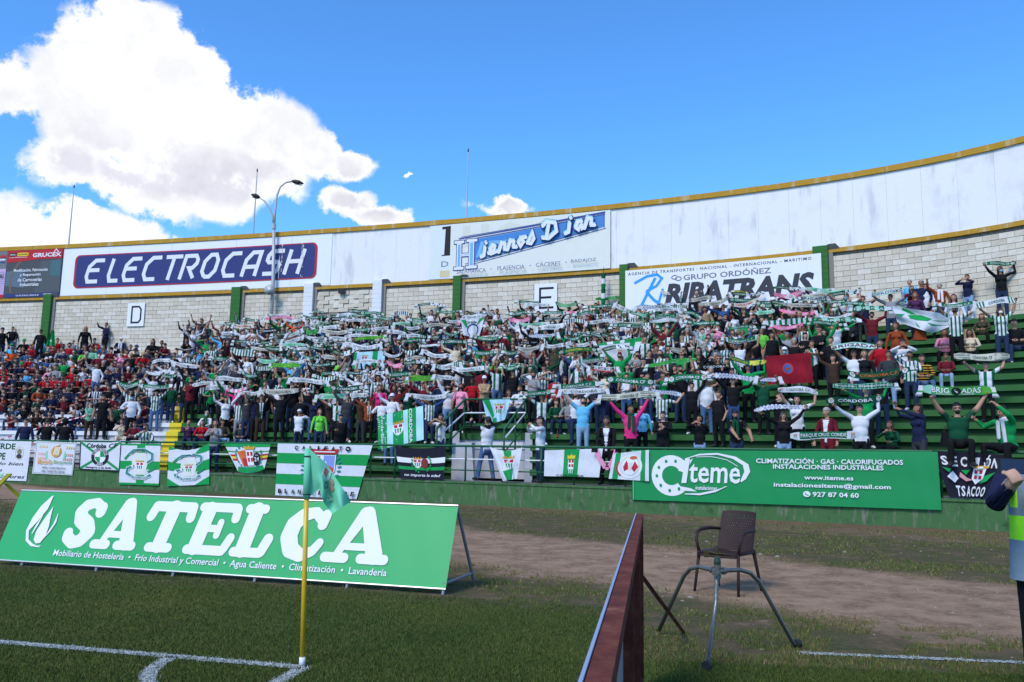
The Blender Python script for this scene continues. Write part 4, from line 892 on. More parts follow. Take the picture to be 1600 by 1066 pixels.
# ------------------------------------------------------------------ real grass blades: dense on the pitch, thin and patchy on the worn apron
def grass():
    sets = []
    def noise2(x, y, s): 
        g = np.random.RandomState(5).rand(64, 64); xi = (x/s) % 63; yi = (y/s) % 63; i = xi.astype(int); j = yi.astype(int); fx = xi-i; fy = yi-j
        fx = fx*fx*(3-2*fx); fy = fy*fy*(3-2*fy)
        return (g[i, j]*(1-fx)+g[(i+1) % 64, j]*fx)*(1-fy)+(g[i, (j+1) % 64]*(1-fx)+g[(i+1) % 64, (j+1) % 64]*fx)*fy
    N1 = 420000
    Yy = 4.9+(12.5-4.9)*NR.rand(N1)**1.7; Xx = (NR.rand(N1)*2-1)*Yy*.68
    pitch = ((Xx-.173*Yy < -.1) | (Yy+.10*Xx < 6.35)) & (Yy+.30*Xx < 8.6)
    nz = noise2(Xx+40, Yy, .55)*.5+noise2(Xx+40, Yy, .16)*.5
    keep = pitch | ((nz > .50) & (NR.rand(N1) < .85) & (NR.rand(N1) > dirt_amount(Xx, Yy)*1.2))
    x, y, pt, nzk = Xx[keep], Yy[keep], pitch[keep], nz[keep]
    N2 = 150000
    Y2 = 9+NR.rand(N2)*15; X2 = (NR.rand(N2)*2-1)*Y2*.66; n2 = noise2(X2+40, Y2, .8)*.5+noise2(X2+40, Y2, .2)*.5
    k2 = (n2 > .54) & (NR.rand(N2) > dirt_amount(X2, Y2)) & (Y2 < 23.6-.54*X2) & (Y2+.30*X2 > 9.2)
    x = np.concatenate([x, X2[k2]]); y = np.concatenate([y, Y2[k2]]); pt = np.concatenate([pt, np.zeros(k2.sum(), bool)]); far = np.concatenate([np.zeros(keep.sum()), np.ones(k2.sum())])
    onl = np.zeros(len(x), bool)
    for l in lines:
        w = l[-1]; q_ = np.array(l[:-1])
        for a_, c_ in zip(q_[:-1], q_[1:]):
            d = c_-a_; L_ = np.linalg.norm(d); d = d/L_; rx, ry = x-a_[0], y-a_[1]; al = rx*d[0]+ry*d[1]; pe = np.abs(-rx*d[1]+ry*d[0]); onl |= (al > -.03) & (al < L_+.03) & (pe < w/2+.012*NR.randn(len(x)))
    n = len(x); h = np.where(pt, .014+.012*NR.rand(n), .010+.034*NR.rand(n)**2.2)*(1+.3*far); wd_ = (.0024+.0018*NR.rand(n))*(1+1.2*far); h = np.where(onl, .012+.008*NR.rand(n), h); an = NR.rand(n)*6.283; le = NR.randn(n, 2)*.35*h[:, None]
    v = np.empty((n, 3, 3)); v[:, 0, 0] = x-np.cos(an)*wd_; v[:, 0, 1] = y-np.sin(an)*wd_; v[:, 0, 2] = 0; v[:, 1, 0] = x+np.cos(an)*wd_; v[:, 1, 1] = y+np.sin(an)*wd_; v[:, 1, 2] = 0
    v[:, 2, 0] = x+le[:, 0]; v[:, 2, 1] = y+le[:, 1]; v[:, 2, 2] = h
    rr = NR.rand(n); mi = np.where(pt, np.where(rr < .45, 0, np.where(rr < .85, 1, 2)), np.where(rr < .35, 1, np.where(rr < .75, 2, 3))); mi = np.where(onl & (NR.rand(n) < .8), 4, mi)
    me = bpy.data.meshes.new('grass'); me.vertices.add(n*3); me.vertices.foreach_set('co', v.ravel()); me.loops.add(n*3); me.loops.foreach_set('vertex_index', np.arange(n*3)); me.polygons.add(n); me.polygons.foreach_set('loop_start', np.arange(n)*3); me.polygons.foreach_set('loop_total', np.full(n, 3)); me.polygons.foreach_set('material_index', mi.astype(np.int32))
    for nm, c in (('blade_deep', (.036, .066, .010)), ('blade_mid', (.062, .108, .016)), ('blade_olive', (.100, .122, .026)), ('blade_dry', (.20, .155, .070)), ('blade_painted', (.50, .53, .54))): me.materials.append(mat(nm, c, .8, .15, 1.5))
    me.update(); me.validate(); tag(link('grass', me), kind='stuff')
grass()
# weeds, stones
M_ST = mat('pale_stone', (.22, .19, .16), .9, .3, 4)
st = MB()
for _ in range(260):
    Y_ = RND.uniform(6.3, 22); X_ = RND.uniform(-.05, .64)*Y_
    if Y_ > 23.4-.54*X_ or Y_+.3*X_ < 9: 
        if X_-.173*Y_ < .1: continue
    r = RND.uniform(.004, .014)*(1+Y_/16)*(2.2 if RND.random() < .05 else 1); pts = [(X_+r*math.cos(a_)*RND.uniform(.7, 1.2), Y_+r*math.sin(a_)*RND.uniform(.7, 1.2), 0) for a_ in np.linspace(0, 5.2, 6)]
    st.add(pts+[(X_, Y_, r*.6)], [(i, (i+1) % 6, 6) for i in range(6)], M_ST)
tag(st.build('stones'), kind='stuff')
# ------------------------------------------------------------------ people: one continuous base body, posed by linear blend skinning
J = dict(pelvis=(0,.0,.95), chest=(0,.005,1.36), neck=(0,.01,1.47), head=(0,-.01,1.62), top=(0,-.01,1.76))
for s_, k_ in ((-1, 'L'), (1, 'R')):
    J.update({'sh'+k_: (.185*s_, .01, 1.405), 'el'+k_: (.47*s_, .02, 1.405), 'wr'+k_: (.72*s_, .0, 1.405), 'ha'+k_: (.81*s_, -.01, 1.40), 'hip'+k_: (.10*s_, .01, .92), 'kn'+k_: (.115*s_, -.01, .50), 'an'+k_: (.12*s_, .02, .085), 'toe'+k_: (.14*s_, -.17, .03)})
J = {k: np.array(v, float) for k, v in J.items()}
def capsule(p, q, r0, r1, sq=(1, 1), n=14, m=5):
    """closed tapered capsule; sq scales the two cross axes (x-ish, y-ish)"""
    p, q = np.array(p, float), np.array(q, float); d = q-p; L = np.linalg.norm(d)+1e-6; d /= L
    a = np.array([1., 0, 0]) if abs(d[0]) < .8 else np.array([0, 0, 1.]); a -= d*(a@d); a /= np.linalg.norm(a); b = np.cross(d, a)
    vs = []; ring = []
    for k in range(m+1): t = -math.pi/2+math.pi/2*k/m; ring.append((p+d*r0*math.sin(t), r0*math.cos(t)))
    for k in range(m+1): t = math.pi/2*k/m; ring.append((q+d*r1*math.sin(t), r1*math.cos(t)))
    for c, r in ring:
        for j in range(n): t = 2*math.pi*j/n; vs.append(c+a*sq[0]*max(r, 1e-4)*math.cos(t)+b*sq[1]*max(r, 1e-4)*math.sin(t))
    fs = [(i*n+j, i*n+(j+1) % n, (i+1)*n+(j+1) % n, (i+1)*n+j) for i in range(len(ring)-1) for j in range(n)]+[tuple(range(n))[::-1], tuple((len(ring)-1)*n+j for j in range(n))]
    return vs, fs
def ellipsoid(c, r): return capsule(np.array(c)-[0, 0, 1e-4], c, 1, 1, n=18, m=8)[0], capsule(c, c, 1, 1, n=18, m=8)[1], np.array(c), np.array(r)
def base_body(female=False, heavy=0.):
    V = []; Fc = []
    def cap(*a, **k):
        v, f = capsule(*a, **k); n = len(V); V.extend(v); Fc.extend([tuple(i+n for i in q) for q in f])
    def ell(c, r):
        v, f = capsule((0, 0, 0), (0, 0, 1e-4), 1, 1, n=20, m=8); n = len(V); V.extend([np.array(c)+np.array(x)*np.array(r) for x in v]); Fc.extend([tuple(i+n for i in q) for q in f])
    w = .90 if female else 1.0; hv = 1+heavy
    # torso as loose clothing: chest, belly, hem over the hips
    ell((0, .01, 1.27), (.200*w*hv, .126*hv, .19)); ell((0, .0, 1.38), (.165*w, .095, .09)); ell((0, -.005, 1.08), (.176*hv*(.92 if female else 1), .126*hv, .20)); ell((0, .01, .93), (.175*(1.02 if female else .96)*hv, .125*hv, .12))
    cap((0, 0, 1.05), (0, .005, .865), .155*hv, .168*hv, sq=(1.02, .74)) 
    if female: ell((-.075, -.09, 1.29), (.07, .06, .065)); ell((.075, -.09, 1.29), (.07, .06, .065))
    if heavy > .1: ell((0, -.06, 1.08), (.15, .12, .15))
    cap((0, .012, 1.38), (0, .0, 1.53), .056*w, .053*w)
    # head: skull, face, jaw, nose, ears
    ell((0, .008, 1.655), (.076, .094, .098)); ell((0, -.030, 1.615), (.062, .066, .092)); ell((0, -.042, 1.553), (.043, .045, .035)); ell((0, -.094, 1.612), (.014, .019, .024)); ell((0, -.088, 1.635), (.009, .012, .03))
    for s in (-1, 1): ell((.077*s, .005, 1.62), (.010, .020, .032)); ell((.034*s, -.070, 1.602), (.022, .02, .022))
    for s, k in ((-1, 'L'), (1, 'R')):
        sh, el, wr = J['sh'+k]*[w, 1, 1], J['el'+k], J['wr'+k]
        cap(sh-[.04*s, 0, .005], sh+[.03*s, 0, 0], .072*w, .066*w); cap(sh, el, .066*w, .054*w); cap(el, wr, .052*w, .036*w); cap(el-[.04*s, 0, 0], el+[.05*s, 0, 0], .047*w, .046*w)
        cap(wr, wr+[.03*s, 0, 0], .028, .026)
        ell(wr+[.060*s, -.004, 0], (.048, .026, .040))
        for f_, (dy, l) in enumerate(((.030, .060), (.010, .068), (-.010, .064), (-.030, .052))):     # four fingers curled round what they hold
            b0 = wr+[.092*s, -.004, dy]; b1 = b0+[l*.5*s, -.014, 0]; b2 = b1+[l*.12*s, -.034, 0]; b3 = b2+[-l*.22*s, -.018, 0]
            cap(b0, b1, .0095, .009, n=8, m=3); cap(b1, b2, .009, .0085, n=8, m=3); cap(b2, b3, .0085, .0075, n=8, m=3)
        t0 = wr+[.040*s, -.012, .030]; t1 = t0+[.030*s, -.022, .022]; t2 = t1+[.022*s, -.022, -.010]; cap(t0, t1, .0125, .011, n=8, m=3); cap(t1, t2, .011, .009, n=8, m=3)
        hp, kn, an, toe = J['hip'+k], J['kn'+k], J['an'+k], J['toe'+k]
        cap(hp, kn, .094*hv, .066, sq=(1, 1.05)); cap(kn, an, .066, .056); ell(kn*.45+an*.55+[0, .018, .04], (.056, .060, .12)); cap(an-[0, 0, .01], an+[0, 0, .06], .054, .052)
        cap(an+[0, .035, -.035], toe+[0, .02, .012], .040, .036, sq=(1, .9)); cap(an+[0, .0, -.01], toe+[0, .07, .02], .045, .036)
    me = bpy.data.meshes.new('b'); me.from_pydata([tuple(v) for v in V], [], Fc); ob = bpy.data.objects.new('b', me); COL.objects.link(ob)
    md = ob.modifiers.new('r', 'REMESH'); md.mode = 'VOXEL'; md.voxel_size = .0085; md.adaptivity = 0
    sm = ob.modifiers.new('s', 'SMOOTH'); sm.factor = .5; sm.iterations = 3
    out = []
    for ratio in (6500, 2400, 700)+((18000,) if not female and not heavy else ()):
        dc = ob.modifiers.new('d', 'DECIMATE'); dg = bpy.context.evaluated_depsgraph_get(); n0 = len(ob.evaluated_get(dg).data.polygons) if ratio == 6500 else out0
        if ratio == 6500:
            ob.modifiers.remove(dc); dg = bpy.context.evaluated_depsgraph_get(); mm = ob.evaluated_get(dg).data; mm.calc_loop_triangles(); out0 = len(mm.loop_triangles); dc = ob.modifiers.new('d', 'DECIMATE')
        dc.ratio = ratio/out0; dc.use_collapse_triangulate = True; dg = bpy.context.evaluated_depsgraph_get(); mm = ob.evaluated_get(dg).data; mm.calc_loop_triangles()
        v = np.empty(len(mm.vertices)*3); mm.vertices.foreach_get('co', v); f = np.empty(len(mm.loop_triangles)*3, int); mm.loop_triangles.foreach_get('vertices', f); out.append((v.reshape(-1, 3), f.reshape(-1, 3))); ob.modifiers.remove(dc)
    bpy.data.objects.remove(ob); bpy.data.meshes.remove(me); return out
BONES = [('pelvis', 'chest'), ('neck', 'top')]
for k_ in 'LR': BONES += [('sh'+k_, 'el'+k_), ('el'+k_, 'wr'+k_), ('wr'+k_, 'ha'+k_), ('hip'+k_, 'kn'+k_), ('kn'+k_, 'an'+k_), ('an'+k_, 'toe'+k_)]
RAD = [.15, .09]+[.06, .045, .03, .085, .055, .045]*2
def seg_dist(v, a, b):
    d = b-a; t = np.clip(((v-a)@d)/(d@d), 0, 1); return np.linalg.norm(v-(a+np.outer(t, d)), axis=1), t
def weights(v):
    W = np.zeros((len(v), len(BONES)))
    for i, (a, b) in enumerate(BONES):
        dd, _ = seg_dist(v, J[a], J[b]); w = 1/(np.maximum(dd/RAD[i], .05)**5)
        nm = a[:2]
        if nm in ('sh', 'el', 'wr'): side = -1 if a[-1] == 'L' else 1; w = w*(v[:, 0]*side > .12)*(v[:, 2] > 1.2)
        if nm in ('hi', 'kn', 'an'): side = -1 if a[-1] == 'L' else 1; w = w*(v[:, 0]*side > -.015)*(v[:, 2] < (.95 if nm == 'hi' else .62))*(1 if nm != 'an' else (v[:, 2] < .16))
        if i == 0: w = w*(v[:, 2] > .80)
        if i == 1: w = w*(v[:, 2] > 1.44)*(np.abs(v[:, 0]) < .2)*30
        W[:, i] = w
    W /= W.sum(1, keepdims=True)+1e-12; return W
# material zones of the body
SLOTS = ['skin', 'top', 'upper_sleeve', 'lower_sleeve', 'trousers', 'shoes', 'inner_shirt', 'jaw', 'eye', 'brow', 'mouth']
def zones(v, f):
    c = v[f].mean(1); x, y, z = np.abs(c[:, 0]), c[:, 1], c[:, 2]; m = np.ones(len(f), int)
    m[(z < .86) & (x < .4)] = 4; m[(z < .095) & (x < .4)] = 5
    arm = (z > 1.25) & (x > .20); m[arm & (x > .20)] = 2; m[arm & (x > .40)] = 3; m[arm & (x > .70)] = 0
    m[(z > 1.455) & (x < .16)] = 0
    m[(z > 1.51) & (z < 1.585) & (y < -.03) & (x < .1)] = 7
    m[(y < -.05) & (z > .875) & (z < 1.44) & (x < .020+.055*np.clip((z-1.0)/.4, 0, 1))] = 6
    return m
def add_face(v, f, m):
    """small solid eyes, brows and mouth set into the face"""
    def put(c, r, mi):
        nonlocal v, f, m
        a, b = capsule((0, 0, 0), (0, 0, 1e-4), 1, 1, n=8, m=2); a = np.array(a)*np.array(r)+np.array(c); tri = []
        for q in b: tri += [(q[0], q[i], q[i+1]) for i in range(1, len(q)-1)]
        f = np.vstack([f, np.array(tri)+len(v)]); v = np.vstack([v, a]); m = np.concatenate([m, np.full(len(tri), mi)])
    for s in (-1, 1): put((.030*s, -.083, 1.630), (.0135, .008, .007), 8); put((.031*s, -.086, 1.652), (.020, .007, .005), 9)
    put((0, -.086, 1.572), (.021, .010, .012), 10); return v, f, m
BODY = {}
for key, kw in (('m', {}), ('f', dict(female=True)), ('h', dict(heavy=.22))):
    for lod, (v, f) in enumerate(base_body(**kw)):
        mz = zones(v, f)
        if lod != 2: v, f, mz = add_face(v, f, mz)
        BODY[key, lod] = (v, f, mz, weights(v))
def rot_between(a, b):
    a = a/np.linalg.norm(a); b = b/np.linalg.norm(b); c = np.cross(a, b); d = a@b
    if d < -.9999: return np.diag([-1., 1, -1])
    K = np.array([[0, -c[2], c[1]], [c[2], 0, -c[0]], [-c[1], c[0], 0]]); return np.eye(3)+K+K@K/(1+d)
def Rx(a): c, s = math.cos(a), math.sin(a); return np.array([[1, 0, 0], [0, c, -s], [0, s, c]])
def Ry(a): c, s = math.cos(a), math.sin(a); return np.array([[c, 0, s], [0, 1, 0], [-s, 0, c]])
def Rz(a): c, s = math.cos(a), math.sin(a); return np.array([[c, -s, 0], [s, c, 0], [0, 0, 1]])
def ik(a, t, l1, l2, pole):
    d = t-a; L = np.linalg.norm(d); L2 = min(max(L, abs(l1-l2)+.02), (l1+l2)*.995); d = d/L; x = (l1*l1-l2*l2+L2*L2)/(2*L2); h = math.sqrt(max(0, l1*l1-x*x))
    pp = pole-d*(pole@d); n = np.linalg.norm(pp); pp = pp/n if n > 1e-5 else np.array([0, 0, -1.]); return a+d*x+pp*h, a+d*L2
def pose_body(key, lod, hands=(None, None), seat=False, lean=0., head=(0, 0), hunch=0., spread=.0, feet=None, poles=(None, None), rail=False):
    """hands: wrist targets in the body frame; returns verts and the head matrix"""
    v, f, mz, W = BODY[key, lod]; piv = J['pelvis']; P0 = piv.copy()
    if seat: P0 = np.array([0, .04, .50])
    Rt = Rx(lean)    # positive leans forward (towards -Y)
    T = {}; 
    def add(i, R, a_rest, a_pose): T[i] = (R, a_pose-R@a_rest)
    tp = lambda q: P0+Rt@(q-piv)
    add(0, Rt, piv, P0); Rh = Rt@Rz(head[0])@Rx(head[1]); add(1, Rh, J['neck'], tp(J['neck']))
    for si, k in ((0, 'L'), (1, 'R')):
        i0 = 2 if k == 'L' else 8; s = -1 if k == 'L' else 1
        sh = tp(J['sh'+k]); tgt = hands[si]
        if tgt is None: tgt = np.array([.30*s, -.02, .86 if not seat else .62])
        tgt = np.array(tgt, float)
        if tgt[2] > sh[2]+.05: sh = sh+np.array([-.015*s, 0, .03])
        pole = poles[si]
        if pole is None: pole = np.array([.9*s, .35, -.5]) if tgt[2] < sh[2]+.1 else np.array([.8*s, .1, -.6])
        el, wr = ik(sh, tgt, .285, .25, np.array(pole, float))
        R1 = rot_between(Rt@(J['el'+k]-J['sh'+k]), el-sh)@Rt; R2 = rot_between(R1@(J['wr'+k]-J['el'+k]), wr-el)@R1
        add(i0, R1, J['sh'+k], sh); add(i0+1, R2, J['el'+k], el); add(i0+2, R2, J['wr'+k], wr)
        hp = P0+(J['hip'+k]-piv)
        if seat: kn = np.array([(.13+spread)*s, -.36, .50]); an = np.array([(.13+spread*1.1)*s, -.36+.05, .085])
        elif feet is not None: an = np.array(feet[si], float); kn, an = ik(hp, an, .42, .415, np.array([0, -1., 0.]))
        else: an = np.array([(.12+spread)*s, .02, .085]); kn, an = ik(hp, an, .421, .416, np.array([0, -1., 0]))
        Q1 = rot_between(J['kn'+k]-J['hip'+k], kn-hp); Q2 = rot_between(J['an'+k]-J['kn'+k], an-kn)
        add(i0+3, Q1, J['hip'+k], hp); add(i0+4, Q2, J['kn'+k], kn); add(i0+5, Rz(.15*s), J['an'+k], an)
    out = np.zeros_like(v)
    for i in range(len(BONES)):
        R, t = T[i]; w = W[:, i:i+1]; ok = w[:, 0] > 1e-4
        out[ok] += w[ok]*(v[ok]@R.T+t)
    R, t = T[1]; M = Matrix([list(R[0])+[t[0]], list(R[1])+[t[1]], list(R[2])+[t[2]], [0, 0, 0, 1]])
    return out, f, mz, M, T
# ------------------------------------------------------------------ hair, caps, masks: small meshes in the frame of the head
def shell(c, r, keep, n=18, m=12, disp=0., seed=0):
    """part of an ellipsoid shell kept where keep(x,y,z) is true"""
    rr = np.random.RandomState(seed); vs = []; idx = {}; fs = []
    P_ = [[np.array(c)+np.array(r)*(1+disp*(rr.rand()-.5))*np.array([math.sin(math.pi*i/m)*math.cos(2*math.pi*j/n), math.sin(math.pi*i/m)*math.sin(2*math.pi*j/n), math.cos(math.pi*i/m)]) for j in range(n)] for i in range(m+1)]
    for j in range(n): P_[0][j] = P_[0][0]; P_[m][j] = P_[m][0]
    for i in range(m):
        for j in range(n):
            q = [P_[i][j], P_[i+1][j], P_[i+1][(j+1) % n], P_[i][(j+1) % n]]; cc = sum(q)/4
            if keep(*(cc-np.array(c))): n0 = len(vs); vs.extend(q); fs.append((n0, n0+1, n0+2, n0+3))
    return vs, fs
HAIRM = {}
def mk(name, parts, smooth=True):
    b = MB(); dm = mat('hair_default', (.02, .015, .012), .7, .25, 30)
    for vs, fs in parts: b.add(vs, fs, dm)
    bmme = b.mesh(name, smooth)
    import bmesh
    bm = bmesh.new(); bm.from_mesh(bmme); bmesh.ops.remove_doubles(bm, verts=bm.verts, dist=.0005); bm.to_mesh(bmme); bm.free(); HAIRM[name] = bmme
hc = (0, .012, 1.660)
front = lambda x, y, z: z > .030 or (y > .015 and z > -.05) or (y > -.01 and abs(x) > .05 and z > -.02)
mk('short_hair', [shell(hc, (.086, .106, .108), front, 22, 14, .07, 1)])
mk('curly_hair', [shell((0, .014, 1.672), (.104, .120, .122), lambda x, y, z: z > .03 or (y > .0 and z > -.07), 22, 14, .22, 2)])
mk('long_hair', [shell((0, .016, 1.655), (.092, .112, .112), lambda x, y, z: z > .038 or y > .0, 22, 14, .05, 3), capsule((0, .075, 1.64), (0, .095, 1.36), .080, .055, sq=(1.1, .42)), capsule((-.078, .02, 1.63), (-.085, .03, 1.40), .028, .026), capsule((.078, .02, 1.63), (.085, .03, 1.40), .028, .026)])
mk('ponytail', [shell((0, .014, 1.658), (.086, .107, .108), front, 22, 14, .04, 4), capsule((0, .115, 1.69), (0, .16, 1.52), .030, .020)])
mk('bald_fringe', [shell(hc, (.080, .098, .10), lambda x, y, z: z < .025 and z > -.05 and (y > .005 or (abs(x) > .055 and y > -.02)), 22, 14, .04, 5)])
brim = [(math.sin(a)*.078, -.055-math.cos(a)*.115, 1.682-.010*math.cos(a)) for a in np.linspace(-1.35, 1.35, 9)]+[(math.sin(a)*.076, -.055-math.cos(a)*.02, 1.700) for a in np.linspace(1.35, -1.35, 9)]
brf = [(i, i+1, 16-i, 17-i) for i in range(8)]
mk('cap', [shell((0, .010, 1.672), (.092, .112, .102), lambda x, y, z: z > -.002, 22, 14, 0, 6), (brim, brf), ([(x, y, z-.006) for x, y, z in brim], [q[::-1] for q in brf])])
mk('beanie', [shell((0, .010, 1.672), (.091, .111, .116), lambda x, y, z: z > -.012, 22, 14, .02, 7), capsule((0, 0, 1.675), (0, 0.01, 1.69), .001, .001)])
mk('hood', [shell((0, .025, 1.640), (.108, .128, .135), lambda x, y, z: y > -.045 or z > .09, 20, 14, .04, 8)])
mk('brimmed_hat', [shell((0, .010, 1.672), (.095, .114, .10), lambda x, y, z: z > 0, 22, 14, 0, 9), ([(math.cos(a)*.16, .01+math.sin(a)*.19, 1.690) for a in np.linspace(0, 6.28, 21)[:-1]]+[(math.cos(a)*.09, .01+math.sin(a)*.11, 1.70) for a in np.linspace(0, 6.28, 21)[:-1]], [(i, (i+1) % 20, 20+(i+1) % 20, 20+i) for i in range(20)])])
mk('face_mask', [shell((0, -.038, 1.588), (.064, .072, .056), lambda x, y, z: y < -.015, 18, 12, 0, 10)])
mk('sunglasses', [shell((-.031, -.082, 1.631), (.026, .018, .018), lambda x, y, z: y < .004, 12, 8, 0, 11), shell((.031, -.082, 1.631), (.026, .018, .018), lambda x, y, z: y < .004, 12, 8, 0, 12), capsule((-.02, -.098, 1.637), (.02, -.098, 1.637), .004, .004), capsule((-.055, -.085, 1.637), (-.080, .0, 1.630), .004, .004), capsule((.055, -.085, 1.637), (.080, .0, 1.630), .004, .004)])
mk('scarf_round_neck', [capsule((0, .01, 1.44), (0, .0, 1.475), .092, .078, sq=(1, .95)), capsule((-.05, -.115, 1.43), (-.065, -.145, 1.14), .042, .040, sq=(1, .35)), capsule((.05, -.115, 1.43), (.055, -.145, 1.05), .042, .040, sq=(1, .35))])
# ------------------------------------------------------------------ cloth materials
def cm(name, hexs, rough=.88, var=.13):
    c = lin(tuple(int(hexs[i:i+2], 16)/255 for i in (0, 2, 4))); return mat('cloth_'+name, c, rough, var, 9, spec=.15, bump=.35, bscale=16)
CLO = {'w': ('white', cm('white', 'cbced6')), 'k': ('black', cm('black', '15161a')), 'n': ('navy', cm('navy', '1c2340')), 'g': ('dark green', cm('dark_green', '0f4530')), 'e': ('bright green', cm('bright_green', '128a48')),
       'r': ('red', cm('red', 'a01826')), 'm': ('maroon', cm('maroon', '621a26')), 'y': ('grey', cm('grey', '83858a')), 'b': ('sky blue', cm('sky_blue', '5fb0dc')), 'j': ('blue', cm('mid_blue', '33507e')), 'p': ('pink', cm('pink', 'dc8ea8')),
       'P': ('hot pink', cm('hot_pink', 'd8307c')), 'o': ('orange', cm('orange', 'd05020')), 't': ('tan', cm('tan', 'a48a6c')), 'l': ('lime green', cm('lime', '6cc84a')), 'c': ('cream', cm('cream', 'cdbfa8')), 'v': ('olive', cm('olive', '3f4030')),
       'u': ('purple', cm('purple', '46284a')), 'x': ('rust brown', cm('rust', '843c20')), 'd': ('denim blue', cm('denim', '49648c')), 'D': ('dark denim', cm('dark_denim', '26344f')), 'a': ('light denim', cm('light_denim', '7f9cbe')), 'h': ('charcoal', cm('charcoal', '34363c')),
       'q': ('mint', cm('mint', '6fae94')), 'i': ('brown', cm('brown', '3c2c24'))}
def stripes(name, ca, cb, w=.115, duty=.5, axis='X', ph=.25):
    mt = mat('cloth_'+name, (.5, .5, .5), .85, .1, 9, spec=.15, bump=.3, bscale=16); N = mt.node_tree.nodes; L = mt.node_tree.links
    tc = N.new('ShaderNodeTexCoord'); sp_ = N.new('ShaderNodeSeparateXYZ'); L.new(tc.outputs['Object'], sp_.inputs[0])
    a = N.new('ShaderNodeMath'); a.operation = 'MULTIPLY_ADD'; a.inputs[1].default_value = 1/w; a.inputs[2].default_value = ph+20; L.new(sp_.outputs[axis], a.inputs[0])
    fr = N.new('ShaderNodeMath'); fr.operation = 'FRACT'; L.new(a.outputs[0], fr.inputs[0]); g = N.new('ShaderNodeMath'); g.operation = 'LESS_THAN'; g.inputs[1].default_value = duty; L.new(fr.outputs[0], g.inputs[0])
    mx = N.new('ShaderNodeMix'); mx.data_type = 'RGBA'; L.new(g.outputs[0], mx.inputs['Factor']); mx.inputs['A'].default_value = lin(ca)+(1,); mx.inputs['B'].default_value = lin(cb)+(1,); L.new(mx.outputs['Result'], N['Principled BSDF'].inputs['Base Color']); return mt
CLO['z'] = ('green striped', stripes('striped_jersey', (.77, .79, .82), (.04, .34, .22), .105, .45, 'X', .27))
CLO['Z'] = ('broad green striped', stripes('broad_stripe_jersey', (.77, .79, .83), (.04, .36, .24), .20, .42, 'X', .29))
CLO['K'] = ('black and white striped', stripes('black_striped_jersey', (.77, .79, .82), (.06, .07, .08), .10, .45, 'X', .27))
CLO['s'] = ('yellow and black hooped', stripes('hooped_top', (.05, .05, .07), (.75, .60, .2), .07, .35, 'Z'))
CLO['C'] = ('checked green', stripes('checked_shirt', (.10, .20, .16), (.45, .50, .45), .05, .4, 'Z'))
SKIN = [mat('skin_%d' % i, c, .6, .10, 14, spec=.3) for i, c in enumerate([(.42, .235, .165), (.36, .19, .125), (.47, .28, .20), (.28, .14, .09), (.40, .22, .15)])]
SKD = mat('skin_dark', (.10, .05, .035), .6, .1, 14)
EYE = mat('eye_dark', (.02, .015, .012), .3); MOUTH = mat('mouth_dark', (.12, .025, .025), .5)
HC = {'k': ('dark', mat('hair_black', (.014, .011, .010), .6, .3, 40)), 'r': ('brown', mat('hair_brown', (.055, .030, .018), .6, .3, 40)), 'g': ('grey', mat('hair_grey', (.30, .29, .28), .7, .25, 40)), 'R': ('auburn', mat('hair_auburn', (.16, .035, .015), .6, .3, 40)), 'y': ('fair', mat('hair_fair', (.30, .18, .08), .6, .3, 40))}
SHOE_W, SHOE_K = mat('shoe_white', (.62, .62, .63), .5), mat('shoe_black', (.02, .02, .022), .5); SURG = mat('mask_surgical', (.30, .55, .72), .8); MK_K = mat('mask_black', (.018, .018, .02), .8); MK_W = mat('mask_white', (.72, .74, .76), .8); GLASS = mat('dark_lens', (.01, .01, .012), .15, spec=.6)
# head codes: shape + hair colour
HEADS = {'k': ('short_hair', 'k'), 'r': ('short_hair', 'r'), 'g': ('short_hair', 'g'), 'b': ('bald_fringe', 'k'), 'B': ('bald_fringe', 'g'), 'l': ('long_hair', 'k'), 'L': ('long_hair', 'r'), 'R': ('long_hair', 'R'), 'Y': ('long_hair', 'y'), 'q': ('curly_hair', 'k'), 'Q': ('curly_hair', 'y'), 't': ('ponytail', 'k'), 'T': ('ponytail', 'r')}
CAPS = {'c': ('cap', 'w', 'white cap'), 'd': ('cap', 'k', 'black cap'), 'G': ('cap', 'e', 'green cap'), 'N': ('cap', 'n', 'navy cap'), 'e': ('cap', 'c', 'beige cap'), 'n': ('beanie', 'h', 'dark knitted hat'), 'o': ('hood', 'k', 'dark hood up'), 'O': ('hood', 'n', 'navy hood up'), 'h': ('brimmed_hat', 'k', 'brimmed hat'), 'u': ('cap', 'j', 'blue cap')}
PEOPLE = []   # placed people: x, y, row for spacing
def face_dir(t, yaw): return -math.atan(t)+yaw
def locate(px, py, sitting, row=None):
    t, e = te(px, py); best = None
    for i in (range(0, NROW+1) if row is None else [row]):
        if i == 0: Y = df(t)+.85; z0 = WALK_Z
        else: Y = rowY(t, i)+(.30 if not sitting else .22)*(rowY(t, i+1)-rowY(t, i))/.6; z0 = rowZ(i)-(.40 if sitting else 0)
        Y = min(Y, db(t)-.35) if i == NROW else Y
        hz = CAM_H+e*Y; want = z0+(1.62 if not sitting else 1.18); s = (hz-z0)/(1.62 if not sitting else 1.18); err = abs(s-(1.0))
        if best is None or err < best[0]: best = (err, i, Y, z0, s)
    _, i, Y, z0, s = best; s = min(max(s, .82), 1.12); return t, i, Y, z0, s
def lod_for(Y): return 0 if Y < 24 else 1
